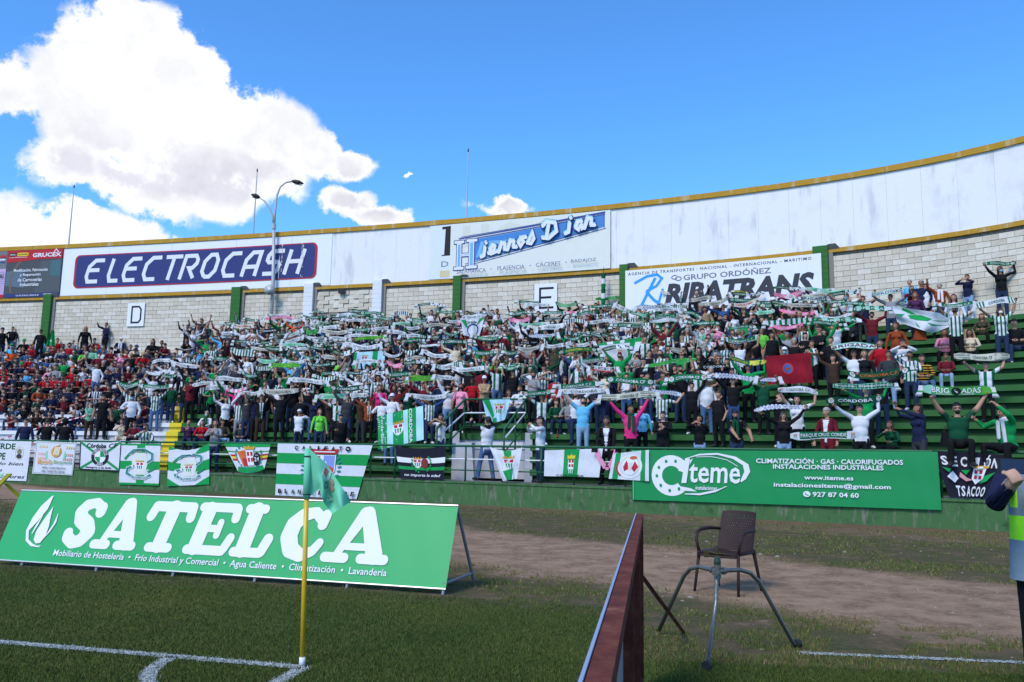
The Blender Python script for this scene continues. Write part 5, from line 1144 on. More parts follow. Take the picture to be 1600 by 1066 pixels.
def pose_args(kind, rnd):
    """hand targets for the named pose, in the frame of the body (front is -Y)"""
    r = lambda a: rnd.uniform(-a, a)
    if kind == 'n': return dict(hands=((-.30+r(.03), -.05+r(.05), .88), (.30+r(.03), -.05+r(.05), .88)))
    if kind == 'f': return dict(hands=((.10, -.24, 1.14), (-.10, -.27, 1.10)), poles=((-1, -.1, -.6), (1, -.1, -.6)))          # arms folded
    if kind == 'c': return dict(hands=((-.05, -.30, 1.26+r(.06)), (.05, -.30, 1.25+r(.06))))                                    # clapping
    if kind == 'v': return dict(hands=((-.10, -.30, 1.50), (.10, -.30, 1.50)))                                                 # phone in front of the face
    if kind == 'p': return dict(hands=((-.42, -.25, 1.78), (.27, -.10, .92)))                                                  # one arm raised (its right)
    if kind == 'P': return dict(hands=((-.25, -.08, .92), (.40, -.2, 1.80)))
    if kind == 'w': return dict(hands=((-.20, -.28, 1.18), (.26, -.12, .92)))
    if kind == 'h': return dict(hands=((-.12, -.16, 1.62), (.10, -.28, 1.2)), poles=((-1, -.4, .3), None))                      # hand to the brow
    if kind == 'u': return dict(hands=((-.48, -.05, 1.82+r(.05)), (.48, -.05, 1.82+r(.05))))
    if kind == 's': return dict(seat=True, hands=((-.12, -.34, .66), (.12, -.34, .66)), lean=.12+r(.1), spread=.03+rnd.uniform(0, .06))
    if kind == 'S': return dict(seat=True, hands=((-.08, -.27, .95), (.14, -.32, .66)), lean=.22, spread=.05)                  # chin on hand
    if kind == 'C': return dict(seat=True, hands=((-.05, -.32, .88), (.05, -.32, .88)), lean=.05)
    return {}
POSE_TXT = {'n': 'standing with arms down', 'f': 'standing with arms folded', 'c': 'clapping', 'v': 'holding up a phone', 'p': 'raising one arm', 'P': 'raising one arm', 'w': 'standing with one hand at the chest', 'h': 'shading the eyes', 'u': 'with both arms raised', 's': 'sitting, hands together', 'S': 'sitting with a hand at the chin', 'C': 'sitting and clapping'}
def person(px, py, pose='n', top='k', pants='D', head='k', ext='', sl='l', yaw=None, row=None, label=None, hands_w=None, key=None, args=None, place=None, slw=None, lod=None):
    """one spectator. ext: m surgical mask, M black mask, W white mask, s sunglasses, j<c> shirt under an open jacket, B beard, n<c> scarf round the neck, k child, F female"""
    rnd = random.Random(int(px*7+py*13)); sitting = pose in 'sSC'
    t, i, Y, z0, s = locate(px, py, sitting, row)
    if 'k' in ext.split('/')[0] and s > .95: s *= 1.
    e = ext
    if place: Y, z0, s = place
    female = 'F' in e or head[0] in 'lLRYtTQ'
    bk = key or ('f' if female else ('h' if 'H' in e else 'm'))
    lod = lod_for(Y) if lod is None else lod; org = P(t, Y, z0); yw = face_dir(t, rnd.uniform(-.35, .35)-.15 if yaw is None else yaw)
    if 'b' in e: yw += math.pi
    inv = Rz(-yw); A = pose_args(pose, rnd)
    if args: A.update(args)
    if hands_w is not None: A['hands'] = tuple(None if h is None else inv@(np.array(h)-org)/s for h in hands_w)
    if 'head' not in A: A['head'] = (rnd.uniform(-.35, .35), rnd.uniform(-.15, .12) if pose != 'u' else rnd.uniform(-.25, -.05))
    v, f, mz, M, T = pose_body(bk, lod, **A)
    me = bpy.data.meshes.new('person'); n = len(f); me.vertices.add(len(v)); me.vertices.foreach_set('co', v.ravel()); me.loops.add(n*3); me.loops.foreach_set('vertex_index', f.ravel()); me.polygons.add(n)
    me.polygons.foreach_set('loop_start', np.arange(n)*3); me.polygons.foreach_set('loop_total', np.full(n, 3)); me.polygons.foreach_set('material_index', mz.astype(np.int32)); me.polygons.foreach_set('use_smooth', np.ones(n, bool))
    skin = SKIN[rnd.randrange(5)] if 'D' not in e else SKD; tm = CLO[top][1]; inner = tm
    if 'j' in e: inner = CLO[e[e.index('j')+1]][1]
    slv = CLO[slw][1] if slw else tm
    hs_, hcn = HEADS.get(head[0], ('short_hair', 'k')); hairm = HC[hcn][1]
    for mt in (skin, tm, slv, slv if sl == 'l' else skin, CLO[pants][1], SHOE_W if rnd.random() < .5 else SHOE_K, inner, hairm if ('B' in e) else skin, EYE, HC['k'][1] if hcn != 'g' else HC['g'][1], MOUTH): me.materials.append(mt)
    me.update(); o = link('person', me); o.location = org; o.scale = (s, s, s); o.rotation_euler = (0, 0, yw)
    def child(name, mn, mt):
        c = link(name, HAIRM[mn], o); c.matrix_local = M
        if not c.material_slots: return c
        c.material_slots[0].link = 'OBJECT'; c.material_slots[0].material = mt; return c
    capc = head[1] if len(head) > 1 and head[1] in CAPS else None
    if capc: cn, cc, _ = CAPS[capc]; child('hood' if cn == 'hood' else ('hat' if cn != 'cap' else 'cap'), cn, CLO[cc][1])
    if not capc or hs_ in ('long_hair', 'ponytail'): child('hair', hs_, hairm)
    if 'm' in e: child('face_mask', 'face_mask', SURG)
    if 'M' in e: child('face_mask', 'face_mask', MK_K)
    if 'W' in e: child('face_mask', 'face_mask', MK_W)
    if 's' in e: child('sunglasses', 'sunglasses', GLASS)
    if '+' in e:
        Tt = T[0]; c = link('neck_scarf', HAIRM['scarf_round_neck'], o); R, tt = Tt; c.matrix_local = Matrix([list(R[0])+[tt[0]], list(R[1])+[tt[1]], list(R[2])+[tt[2]], [0, 0, 0, 1]]); c.material_slots[0].link = 'OBJECT'; c.material_slots[0].material = CLO[e[e.index('+')+1]][1]
    PEOPLE.append((px, py, i, t)); o['category'] = 'person'
    who = 'person'
    desc = []
    if capc: desc.append(CAPS[capc][2])
    else: desc.append({'bald_fringe': 'bald head', 'short_hair': 'short %s hair' % HC[hcn][0], 'long_hair': 'long %s hair' % HC[hcn][0], 'curly_hair': 'curly %s hair' % HC[hcn][0], 'ponytail': '%s ponytail' % HC[hcn][0]}[hs_])
    if 'm' in e or 'M' in e or 'W' in e: desc.append('face mask')
    if 's' in e: desc.append('sunglasses')
    o['_d'] = 'x'; REG.append(dict(o=o, px=px, py=py, row=i, top=CLO[top][0], pose=pose, desc=desc, label=label)); del o['_d']
    return o, org, Y, t, i, s, yw
REG = []
# ------------------------------------------------------------------ scarves held aloft, each with the person who holds it
S_G, S_DG, S_W, S_N, S_K = cm('scarf_green', '0f6c46'), cm('scarf_deep_green', '125038'), cm('scarf_white', 'd2d5dc'), cm('scarf_ecru', 'c3c0b4'), cm('scarf_black', '1a2220')
S_L, S_P, S_Y, S_BG, S_M, S_R = cm('scarf_lime', '52a038'), cm('scarf_pink', 'e57fa2'), cm('scarf_yellow', 'd6cf58'), cm('scarf_grass', '3c9448'), cm('scarf_mint', '8fcab2'), cm('scarf_red', 'b01c28')
S_GP = cm('scarf_sage', '6fa27c')
STY = {  # base, text colour, text, extras, words for the label
 'G': (S_G, I_W, 'CÓRDOBA CF', 'crest', 'green scarf with white capitals'), 'g': (S_G, I_W, 'CÓRDOBA C.F.', 'fade', 'green scarf with white lettering and pale ends'), 'D': (S_W, I_DBL, 'JUGÓS A GOL', 'checks', 'white scarf with dark blue letters'),
 'W': (S_W, I_DG, 'CÓRDOBA C.F.', 'crest', 'white scarf with green letters'), 'w': (S_W, I_LG, 'CÓRDOBA', 'edge', 'plain white scarf with faint letters'), 'N': (S_N, I_DGREY, 'CÓRDOBA', 'crest', 'off white scarf with dark letters'),
 'T': (S_N, I_DG, 'CÓRDOBA CF', 'lines', 'off white scarf with fine green lines and dark letters'), 'H': (S_DG, I_LG, 'CÓRDOBA', 'half', 'green and white chequered scarf'), 'C': (S_G, None, '', 'bars', 'green and white barred scarf'),
 'B': (S_W, I_DG, 'CÓRDOBA', 'endbars', 'white scarf with green bars at both ends'), 'K': (S_K, I_W, 'CÓRDOBA', '', 'black scarf with white letters'), 'P': (S_P, I_W, 'CÓRDOBA GIRLS', '', 'pink scarf with white letters'),
 'L': (S_L, I_PALE, '', 'fuzz', 'fluffy lime green scarf'), 'Y': (S_K, I_YEL, 'PARTIDO A MUERTE', 'yel', 'black and yellow scarf'), 'R': (S_W, I_K, 'BRO BRO BRO ES A', 'redlow', 'white and red scarf with black letters'), 'd': (S_DG, I_W, 'CÓRDOBA', 'crest', 'dark green scarf with white letters'),
 'O': (S_DG, I_OR, 'CÓRDOBA C.F.', 'crest', 'dark green scarf with orange letters'), 'b': (S_G, I_W, 'Brigadas  Blanquiverdes', 'plaid', 'green plaid scarf with white script'), 'X': (S_BG, I_W, 'BRIG     ADAS', 'brig', 'wide green scarf with big white capitals round a dark emblem'),
 'A': (S_W, I_K, 'BRIGADA', 'greenlow', 'white scarf with bold black capitals'), 'Q': (S_G, I_W, 'PARQUE CRUZ CONDE', 'parque', 'green banner scarf with white capitals and crests at both ends'), 'p': (S_P, None, '', 'pbars', 'pink and white barred scarf'),
 'y': (S_G, I_YEL, 'CÓRDOBA C.F.', 'crest', 'green scarf with yellow letters'), 'r': (S_N, I_RED, 'SOMOS DE PRIMERA', '', 'off white scarf with red letters'), 'f': (S_GP, I_GRN, '', '', 'faded sage green scarf'), 'v': (S_G, I_W, 'CÓRDOBA', 'blocks', 'light green and white block scarf with white capitals'),
 'l': (S_BG, I_PALE, '', 'glow', 'bright green and white twisted scarf'), 'M': (S_M, I_GRN, 'CÓRDOBA C.F.', 'crest', 'pale mint scarf with green letters'), 'z': (S_G, I_YEL, 'CÓRDOBA', 'yelend', 'green scarf with a yellow right end')}
def crest(p, cx, cy, h, bg=None):
    w = h*.40/p.asp
    if bg: p.ell(cx, cy, h*.62/p.asp, h*.62, bg, 14)
    p.poly([(cx-w, cy+.28*h), (cx+w, cy+.28*h), (cx+w, cy-.16*h), (cx+.6*w, cy-.40*h), (cx, cy-.54*h), (cx-.6*w, cy-.40*h), (cx-w, cy-.16*h)], I_W)
    for dx in (-.78, .14):
        p.rect(cx+dx*w, cy+.02*h, cx+(dx+.62)*w, cy+.22*h, I_RED)
    for k in (-.7, -.2, .3): p.poly([(cx+k*w, cy-.04*h), (cx+(k+.3)*w, cy-.04*h), (cx+(k+.25)*w*.8, cy-.36*h), (cx+(k+.05)*w*.8, cy-.36*h)], I_GRN)
    p.rect(cx-.85*w, cy+.29*h, cx+.85*w, cy+.36*h, I_GOLD)
    for k in (-.75, -.25, .25, .75): p.poly([(cx+(k-.2)*w, cy+.36*h), (cx+(k+.2)*w, cy+.36*h), (cx+k*w*1.2, cy+.50*h)], I_GOLD)
def scarf_print(sty, asp, seed, tx=None):
    base, tc, text, ex, _ = STY[sty]; text = tx or text; p = Print(asp); u0, u1 = .17, .83
    if ex in ('crest',): u0, u1 = .20, .80
    if ex == 'half':
        p.rect(.5, 0, 1, 1, S_W)
        for k in range(8): x = .52+.06*k; p.rect(x, (k % 2)*.5, x+.05, (k % 2)*.5+.5, S_DG) if k % 3 else None
        tc = I_LG; u0, u1 = .08, .48
    if ex == 'checks':
        for k in range(0, 14):
            for j in (0, 1): p.rect(k/14, .0+j*.86, k/14+.035, .14+j*.86, I_DBL)
    if ex == 'bars': [p.rect(k/9, 0, k/9+.058, 1, S_W) for k in range(9)]
    if ex == 'pbars': [p.rect(k/5, 0, k/5+.1, 1, S_W) for k in range(5)]
    if ex == 'endbars':
        for k in range(3): p.rect(.03+.075*k, 0, .065+.075*k, 1, S_G); p.rect(.97-.075*k-.035, 0, .97-.075*k, 1, S_G)
        u0, u1 = .3, .7
    if ex == 'fade': p.rect(0, 0, .12, 1, S_W); p.rect(.9, 0, 1, 1, S_W); p.rect(.12, .0, .9, .08, S_W)
    if ex == 'lines':
        for v in (.10, .3, .62, .85): p.rect(.0, v, .28, v+.06, S_DG); p.rect(.72, v, 1, v+.06, S_DG)
        p.rect(0, 0, 1, .05, S_DG); u0, u1 = .34, .68
    if ex == 'greenlow': p.rect(0, 0, 1, .18, S_M); p.rect(0, .86, 1, 1, S_M); u0, u1 = .03, .97
    if ex == 'redlow': p.rect(0, 0, 1, .26, S_R); p.rect(0, 0, .05, 1, S_G); p.rect(.95, 0, 1, 1, S_G); u0, u1 = .06, .94
    if ex == 'edge': p.rect(0, 0, 1, .1, S_M)
    if ex == 'plaid':
        for k in range(16): p.rect(k/16, 0, k/16+.012, 1, S_M)
        p.rect(0, .05, 1, .13, S_M); p.rect(0, .86, 1, .93, S_M); u0, u1 = .03, .97
    if ex == 'brig': p.poly([(0, 0), (.12, 0), (.16, 1), (0, 1)], S_M); p.ell(.48, .5, .5/asp, .5, S_K, 16); p.text('ww', .45, .3, .51, .6, I_W, .04); p.text('BLANQUI', .2, .04, .40, .18, I_W, .01); p.text('VERDES', .56, .04, .74, .18, I_W, .01); p.rect(.86, .1, 1, .9, S_L); u0, u1 = .14, .84
    if ex == 'parque': p.rect(0, 0, 1, .1, S_W); p.rect(0, 0, .13, 1, S_W); p.rect(.82, 0, 1, 1, S_W); crest(p, .065, .5, .6); crest(p, .90, .5, .7); u0, u1 = .14, .81
    if ex == 'yel': p.rect(0, .62, 1, .9, S_Y); p.rect(0, .1, .06, .9, S_Y); p.rect(.94, .1, 1, .9, S_Y); tc = I_K; 
    if ex == 'blocks':
        for k in range(1, 8, 2): p.rect(k/8, 0, k/8+.12, 1, S_M)
        p.rect(.88, 0, 1, 1, S_W); u0, u1 = .04, .86
    if ex == 'yelend': p.rect(.55, 0, 1, 1, S_Y); u0, u1 = .05, .5
    if ex in ('fuzz', 'glow'):
        r = random.Random(seed)
        for k in range(26): x, y = r.random(), r.random(); p.poly([(x, y), (x+.05, y+r.uniform(-.1, .15)), (x+.02, y+.16)], r.choice([S_BG, S_Y, S_L, S_M]) if ex == 'fuzz' else r.choice([S_W, S_M, S_L]))
        p.L = [(np.clip(v, 0, 1), f, m_) for v, f, m_ in p.L]
    if ex == 'crest' and asp > 3: crest(p, .09, .5, .62, S_W); crest(p, .91, .5, .62, S_W)
    if text:
        lo_, hi_ = (.24, .80) if ex != 'brig' else (.22, .86)
        if ex == 'yel': lo_, hi_ = .64, .88
        if ex == 'redlow': lo_, hi_ = .32, .92
        p.text(text, u0, lo_, u1, hi_, tc, .012)
    return p
SCARF_N = 0
HELD = []
def scarf(x0, y0, x1, y1, hpx, sty, Y, sag=.0, bent=0., ends=True, seed=0, name='scarf', tx=None, droop=None):
    """strip of knitted cloth between two photo points at depth Y"""
    rnd = random.Random(seed); A = at(x0, y0, Y); B = at(x1, y1, Y); B = B+np.array([0, .0, 0]); L = np.linalg.norm(B-A); w = hpx*Y/FPX*1.02; c = (A+B)/2
    o_ = empty(name, c) if False else None
    ax = (B-A)/L; up = np.array([0, 0, 1.])-ax*ax[2]; up /= np.linalg.norm(up); nn = np.cross(ax, up); nn = nn if nn[1] < 0 else -nn
    ph, am = rnd.uniform(0, 6), rnd.uniform(.012, .03); tw = rnd.uniform(-.15, .15)
    def surf(u, v, h=0.):
        u = np.asarray(u, float); v = np.asarray(v, float); s = 4*u*(1-u)
        wv = am*1.6*np.sin(u*9+ph)*(.4+v*.6)+.014*np.sin(u*23+ph*2+v*2)
        q = (A-c)+np.outer(u*L, ax)+np.outer((v-.5)*w*(1-.22*np.abs(np.sin(u*4+ph)))*np.clip(.62+np.minimum(u, 1-u)*4, 0, 1)+.018*np.sin(u*7+ph*3), up)-np.outer(s*sag+bent*(u*u), [0, 0, 1.])+np.outer(wv+h+tw*(v-.5)*w, nn)
        return q
    b = MB(); nu, nv = 18, 2; g = surf(np.repeat(np.linspace(0, 1, nu+1), nv+1), np.tile(np.linspace(0, 1, nv+1), nu+1))
    b.add(g, [(i*(nv+1)+j, (i+1)*(nv+1)+j, (i+1)*(nv+1)+j+1, i*(nv+1)+j+1) for i in range(nu) for j in range(nv)], STY[sty][0])
    scarf_print(sty, L/w, seed, tx).emit(b, surf, .004, .0012, maxe=1.0)
    if ends:
        for e, sg in ((0, -1), (1, 1)):
            if droop is None and rnd.random() < .5: continue
            dl = (droop or rnd.uniform(.08, .19)); a = surf([e], [.5])[0]; cw = .055
            pr = [(a+nn*.01+ax*sg*(.03+.02*k)+np.array([0, 0, -dl*k/3+w*.35*(k == 0)]), cw*(1+.25*k/3)) for k in range(4)]
            vs = []
            for q, ww in pr: vs += [q-ax*ww, q+ax*ww]
            cols = [S_W, STY[sty][0], S_W if sty not in 'LPY' else STY[sty][0]]
            for k in range(3): b.add([vs[2*k], vs[2*k+1], vs[2*k+3], vs[2*k+2]], [(0, 1, 2, 3)], cols[k])
            for f_ in range(6): x = pr[3][0]+ax*(f_/2.5-1)*pr[3][1]; b.add([x-ax*.008, x+ax*.008, x+np.array([0, 0, -.06])], [(0, 1, 2)], S_W)
    o = b.build(name, None, True); o.location = c
    for p_ in o.data.polygons: pass
    o['category'] = 'scarf'; return o
AUTO_TOP = 'wkkzzkegnnkyZmkwjkgh'
def held(line, seed):
    a, _, bpart = line.partition('|'); q = a.split(); x0, y0, x1, y1, hp = map(float, q[:5]); sty = q[5]; opts = dict(z.split('=') for z in q[6:]) if len(q) > 6 else {}
    rnd = random.Random(seed*31+5)
    if bpart.strip():
        h = bpart.split(); hx, hy = float(h[0]), float(h[1]); top, pants, head = h[2], h[3], h[4]; ext = h[5] if len(h) > 5 and h[5] != '-' else ''; sl = h[6] if len(h) > 6 else 'l'; slw = h[7] if len(h) > 7 else None
    else:
        d0 = db(te((x0+x1)/2, y0)[0]); hx = (x0+x1)/2+rnd.uniform(-3, 3); hy = (y0+y1)/2+hp/2+.27*FPX/(d0-3); top = rnd.choice(AUTO_TOP); pants = rnd.choice('DDkdk'); head = rnd.choice('kkkrrqkglkb'); ext = rnd.choice(['', '', '', 's', 'M', 'B', 'm', '']); sl = 's' if top in 'wzZeyb' and rnd.random() < .6 else 'l'; slw = None
    t, i, Y, z0, s = locate(hx, hy, False, int(opts['row']) if 'row' in opts else None)
    Ys = Y-.16
    sag = float(opts.get('sag', rnd.choice([-.04, .0, .03, .08, .14])+rnd.uniform(-.02, .03))); bent = float(opts.get('bent', 0))
    so_ = scarf(x0, y0, x1, y1, hp, sty, Ys, sag, bent, seed=seed, tx=opts.get('tx', '').replace('_', ' ') or None)
    A, B = at(x0, y0, Ys), at(x1, y1, Ys); L = np.linalg.norm(B-A); ins = max(.06, (L-1.25)/2)/L if L > .5 else .02
    hA, hB = A+(B-A)*ins+[0, .03, -.05], B-(B-A)*ins+[0, .03, -.05-bent]
    o, org, Y, t, i, s, yw = person(hx, hy, 'u', top, pants, head, ext, sl, yaw=rnd.uniform(-.12, .12) if 'yaw' not in opts else float(opts['yaw']), row=i, hands_w=(hA, hB), slw=slw)
    REG[-1]['scarf'] = STY[sty][4]; HELD.append(dict(o=so_, px=(x0+x1)/2, py=(y0+y1)/2, words=STY[sty][4], top=REG[-1]['top'], row=i, who=REG[-1]))
SCARVES = '''
274 546 310 545 3.5 K | 294 549 z D k - s
237 566 268 564 5.5 W | 259 573 w D k - s
275 567 312 572 7 W
228 580 267 578 5 w | 240 591 w D k - s
250 584 277 584 5.5 G
181 597 222 596 8 g tx=CORDOBÉS | 205 612 z D kd s s
336 592 379 594 7.5 W
349 505 368 504 5.5 G
365 510 393 511 7 r | 381 519 w D k - s
343 517 366 517 6 W
327 524 356 523 6 H | 348 530 b D B s l
360 547 400 553 11 C sag=.05 | 382 560 k k k
331 558 359 559 6 g | 345 568 y D g m
377 580 400 588 8 G | 391 596 k D k
300 602 346 598 6 W | 299 596 m k k B l
217 603 269 603 7 g | 244 614 z d lh F l
322 606 366 612 9 W sag=-.10 | 347 617 k k k
353 606 389 604 5.5 p | 371 612 P k k F l
375 615 402 615 6 W
418 492 448 491 5.5 W | 439 500 w D l
447 499 473 499 5 w | 463 507 o D kN s
487 488 506 488 4 G
512 493 544 493 7 G
513 499 551 499 6 K
544 486 577 486 7 d | 566 492 k D k
492 503 526 504 5 G
571 500 590 501 8 C
571 505 599 505 4 G
475 514 499 514 9 l
502 512 529 511 6 W
502 517 548 517 6.5 N
550 516 580 515 6 G
581 511 612 510 6 W
442 532 472 527 6 W
448 523 470 515 6 W
475 525 510 523 5 W
510 529 545 529 5 W
552 530 600 525 5.5 L
412 541 462 540 8 H
510 538 536 536 7 H
542 537 593 540 8 W sag=.12
460 544 498 541 5.5 W
519 549 556 546 8 H
471 554 500 553 6 G | 487 562 w D k
402 561 436 559 7 M tx=PARQUE_CRUZ_CONDE
446 563 480 562 6.5 W | 457 572 b D k
502 557 543 557 7 N | 513 566 k D q
400 574 424 574 8 C
424 572 469 572 8 L
480 567 525 567 7 d sag=.10
556 565 595 565 6 W
537 580 568 580 6 d | 560 591 w D b - l
585 580 602 578 6 W
502 582 535 584 7 H
492 588 530 589 7 C | 518 598 e D k
454 592 510 597 8 W | 482 612 k k kc m l
588 496 618 497 5.5 G
615 491 644 492 6 C sag=-.05
607 504 638 504 5 G
640 499 669 500 6.5 g
631 509 659 510 6 W
660 509 706 509 5.5 N
632 515 661 515 5 K
609 518 636 526 7 W sag=-.08
696 501 720 500 5.5 W
722 498 757 495 8 W
733 490 755 489 6 H
690 517 720 517 5.5 G
672 527 710 521 8 H | 691 530 m D k
731 516 775 515 5 N | 760 507 w D B
738 525 786 524 7 G
628 535 660 533 6.5 G | 641 542 z D l
687 534 731 533 8 d | 712 542 c k k
655 540 688 539 4 w
662 549 701 556 7.5 W sag=.08
597 550 628 552 5 W
735 550 779 550 8 G | 751 560 n k k
787 551 812 551 7 G | 797 561 i D k W
604 565 636 565 7 P
636 561 668 560 5.5 N
628 568 673 566 7 H
680 572 718 569 9 B
705 575 763 574 7.5 W | 733 581 k D k s
764 576 792 577 6.5 L | 777 567 C k l
785 570 812 570 7 G
604 588 645 586 8 G
680 588 714 588 7 W bent=.15 | 701 605 w a kN B
638 593 686 592 10 L | 663 603 m D k
612 596 637 597 6 K
409 609 467 609 9.5 N | 439 618 k k k - l
516 607 570 606 9 d | 543 622 h D k
496 621 546 620 9 M | 528 628 Z k k - s
547 617 575 617 7 W | 577 628 x k ku jz l
393 616 415 616 6 W | 409 622 k i k jz
638 618 705 618 8.5 W | 672 627 z D k M l j
868 474 903 472 6.5 f | 889 480 k D k B
800 490 824 487 5.5 G
795 498 829 496 7.5 P | 812 505 w D k
846 491 884 490 6 g
898 492 930 489 6 g
886 496 910 493 5.5 g
918 480 964 480 5 G | 939 486 z D k s s
962 476 996 481 8 W bent=.05 | 979 492 z D k - s
883 504 916 503 7 C
918 504 957 500 6 W
841 513 885 507 9 W
905 520 945 514 6.5 N
881 526 917 520 7 G
826 524 870 521 6 D
808 532 846 531 5 K
805 543 847 541 7 N | 834 554 y D k - s
850 540 884 539 6.5 W
884 537 927 536 6 W | 866 547 v d k - l
871 551 934 546 7.5 y
941 546 984 543 7 H | 968 557 e D k M
897 566 958 561 7.5 g | 905 556 w D k
786 571 826 571 7 G | 809 561 z d lc
922 575 963 577 9 R | 945 585 c D l M
817 614 861 611 8.5 G | 847 622 Z D k - s
868 604 937 599 9.5 g
877 613 947 612 9.5 W tx=CÓRDOBA | 911 627 b a kk B s
939 621 1025 616 11.5 T row=1 | 986 637 P k k +g l
947 594 1023 599 11 G | 1012 589 w D k - s
1043 593 1105 589 11 G | 1081 604 k k k - l
1090 572 1142 572 8.5 K | 1122 562 k D L s
1012 571 1088 560 7 l | 1063 577 k D k B s
1140 560 1197 566 8 z | 1169 575 e k k - l
1110 585 1184 588 8.5 D bent=.1 | 1145 597 k j k - l
1184 589 1217 590 7 D | 1192 597 g k k m l
1012 608 1068 612 7 D bent=.1 | 1034 617 z D k - s
1178 641 1264 633 8 D bent=.05 | 1224 650 k a L F l
995 481 1050 476 7 D
1052 476 1080 478 6 C
1076 470 1113 465 6.5 N
1092 475 1140 463 7.5 T | 1130 480 j D b s l
1064 488 1097 497 7 G sag=-.06 | 1071 502 w d Y F l
1018 495 1061 493 8 g
1015 502 1061 500 6 w
1146 457 1196 457 8.5 Y sag=.05 | 1160 466 n D k s
1142 477 1185 468 7 r
1133 513 1177 511 5.5 G
1168 500 1215 498 7 K | 1174 490 y D B W
1178 487 1210 485 7 M
1131 530 1186 526 8 g tx=CÓRDOBA_C._F. | 1155 540 w k k s l k
1048 545 1104 538 9 T | 1104 533 Z D k - s
1209 460 1263 452 8 P | 1247 463 k D k
1294 460 1346 453 8 H | 1322 465 w D k m s
1250 466 1293 466 7 A | 1269 473 k k l
1203 471 1247 467 7 H
1188 478 1230 477 8 G
1232 478 1264 491 6 w | 1259 480 n D k m
1306 476 1357 475 7 G
1331 483 1388 482 8.5 v | 1362 493 m D k sB l
1360 460 1412 453 7.5 A tx=CÓRDOBA | 1391 465 y D k
1196 504 1272 499 10 C | 1255 512 z k k s l k
1276 500 1347 501 8.5 v | 1305 509 w D g B l e
1299 543 1370 541 10 A sag=-.04 | 1334 554 w D k - s
1536 412 1587 411 7 G | 1563 422 k D l ms l
1400 475 1445 470 9 A tx=CÓRDOBA | 1425 452 m D l M
1463 476 1526 473 7.5 g | 1492 486 z k k M s
1524 478 1590 469 11 B sag=-.05 | 1563 487 z D l W s
1490 558 1578 558 12.5 T tx=CÓRDOBA_CF | 1540 572 Z k k - s
1323 582 1423 575 12 O | 1376 589 k D k B l
1301 604 1398 603 10 b | 1353 612 e k k - l
1290 627 1380 622 12 d | 1343 640 w k r - l
1215 609 1278 614 10 W sag=-.05 | 1245 626 w k l - s
'''
def build_scarves():
    for k, ln in enumerate([l for l in SCARVES.strip().split('\n') if l.strip()]): held(ln, k+1)
build_scarves()
# the banner scarf held low across the chest in the front row, and its two holders
_t = te(1288, 679)[0]; sc_ = scarf(1235, 680, 1342, 678, 13, 'Q', df(_t)+.62, .03, seed=900, ends=False); HELD.append(dict(o=sc_, px=1288, py=679, words=STY['Q'][4], top='maroon', row=0, who=None, label='wide green and white banner scarf stretched low across the grey haired person in maroon'))
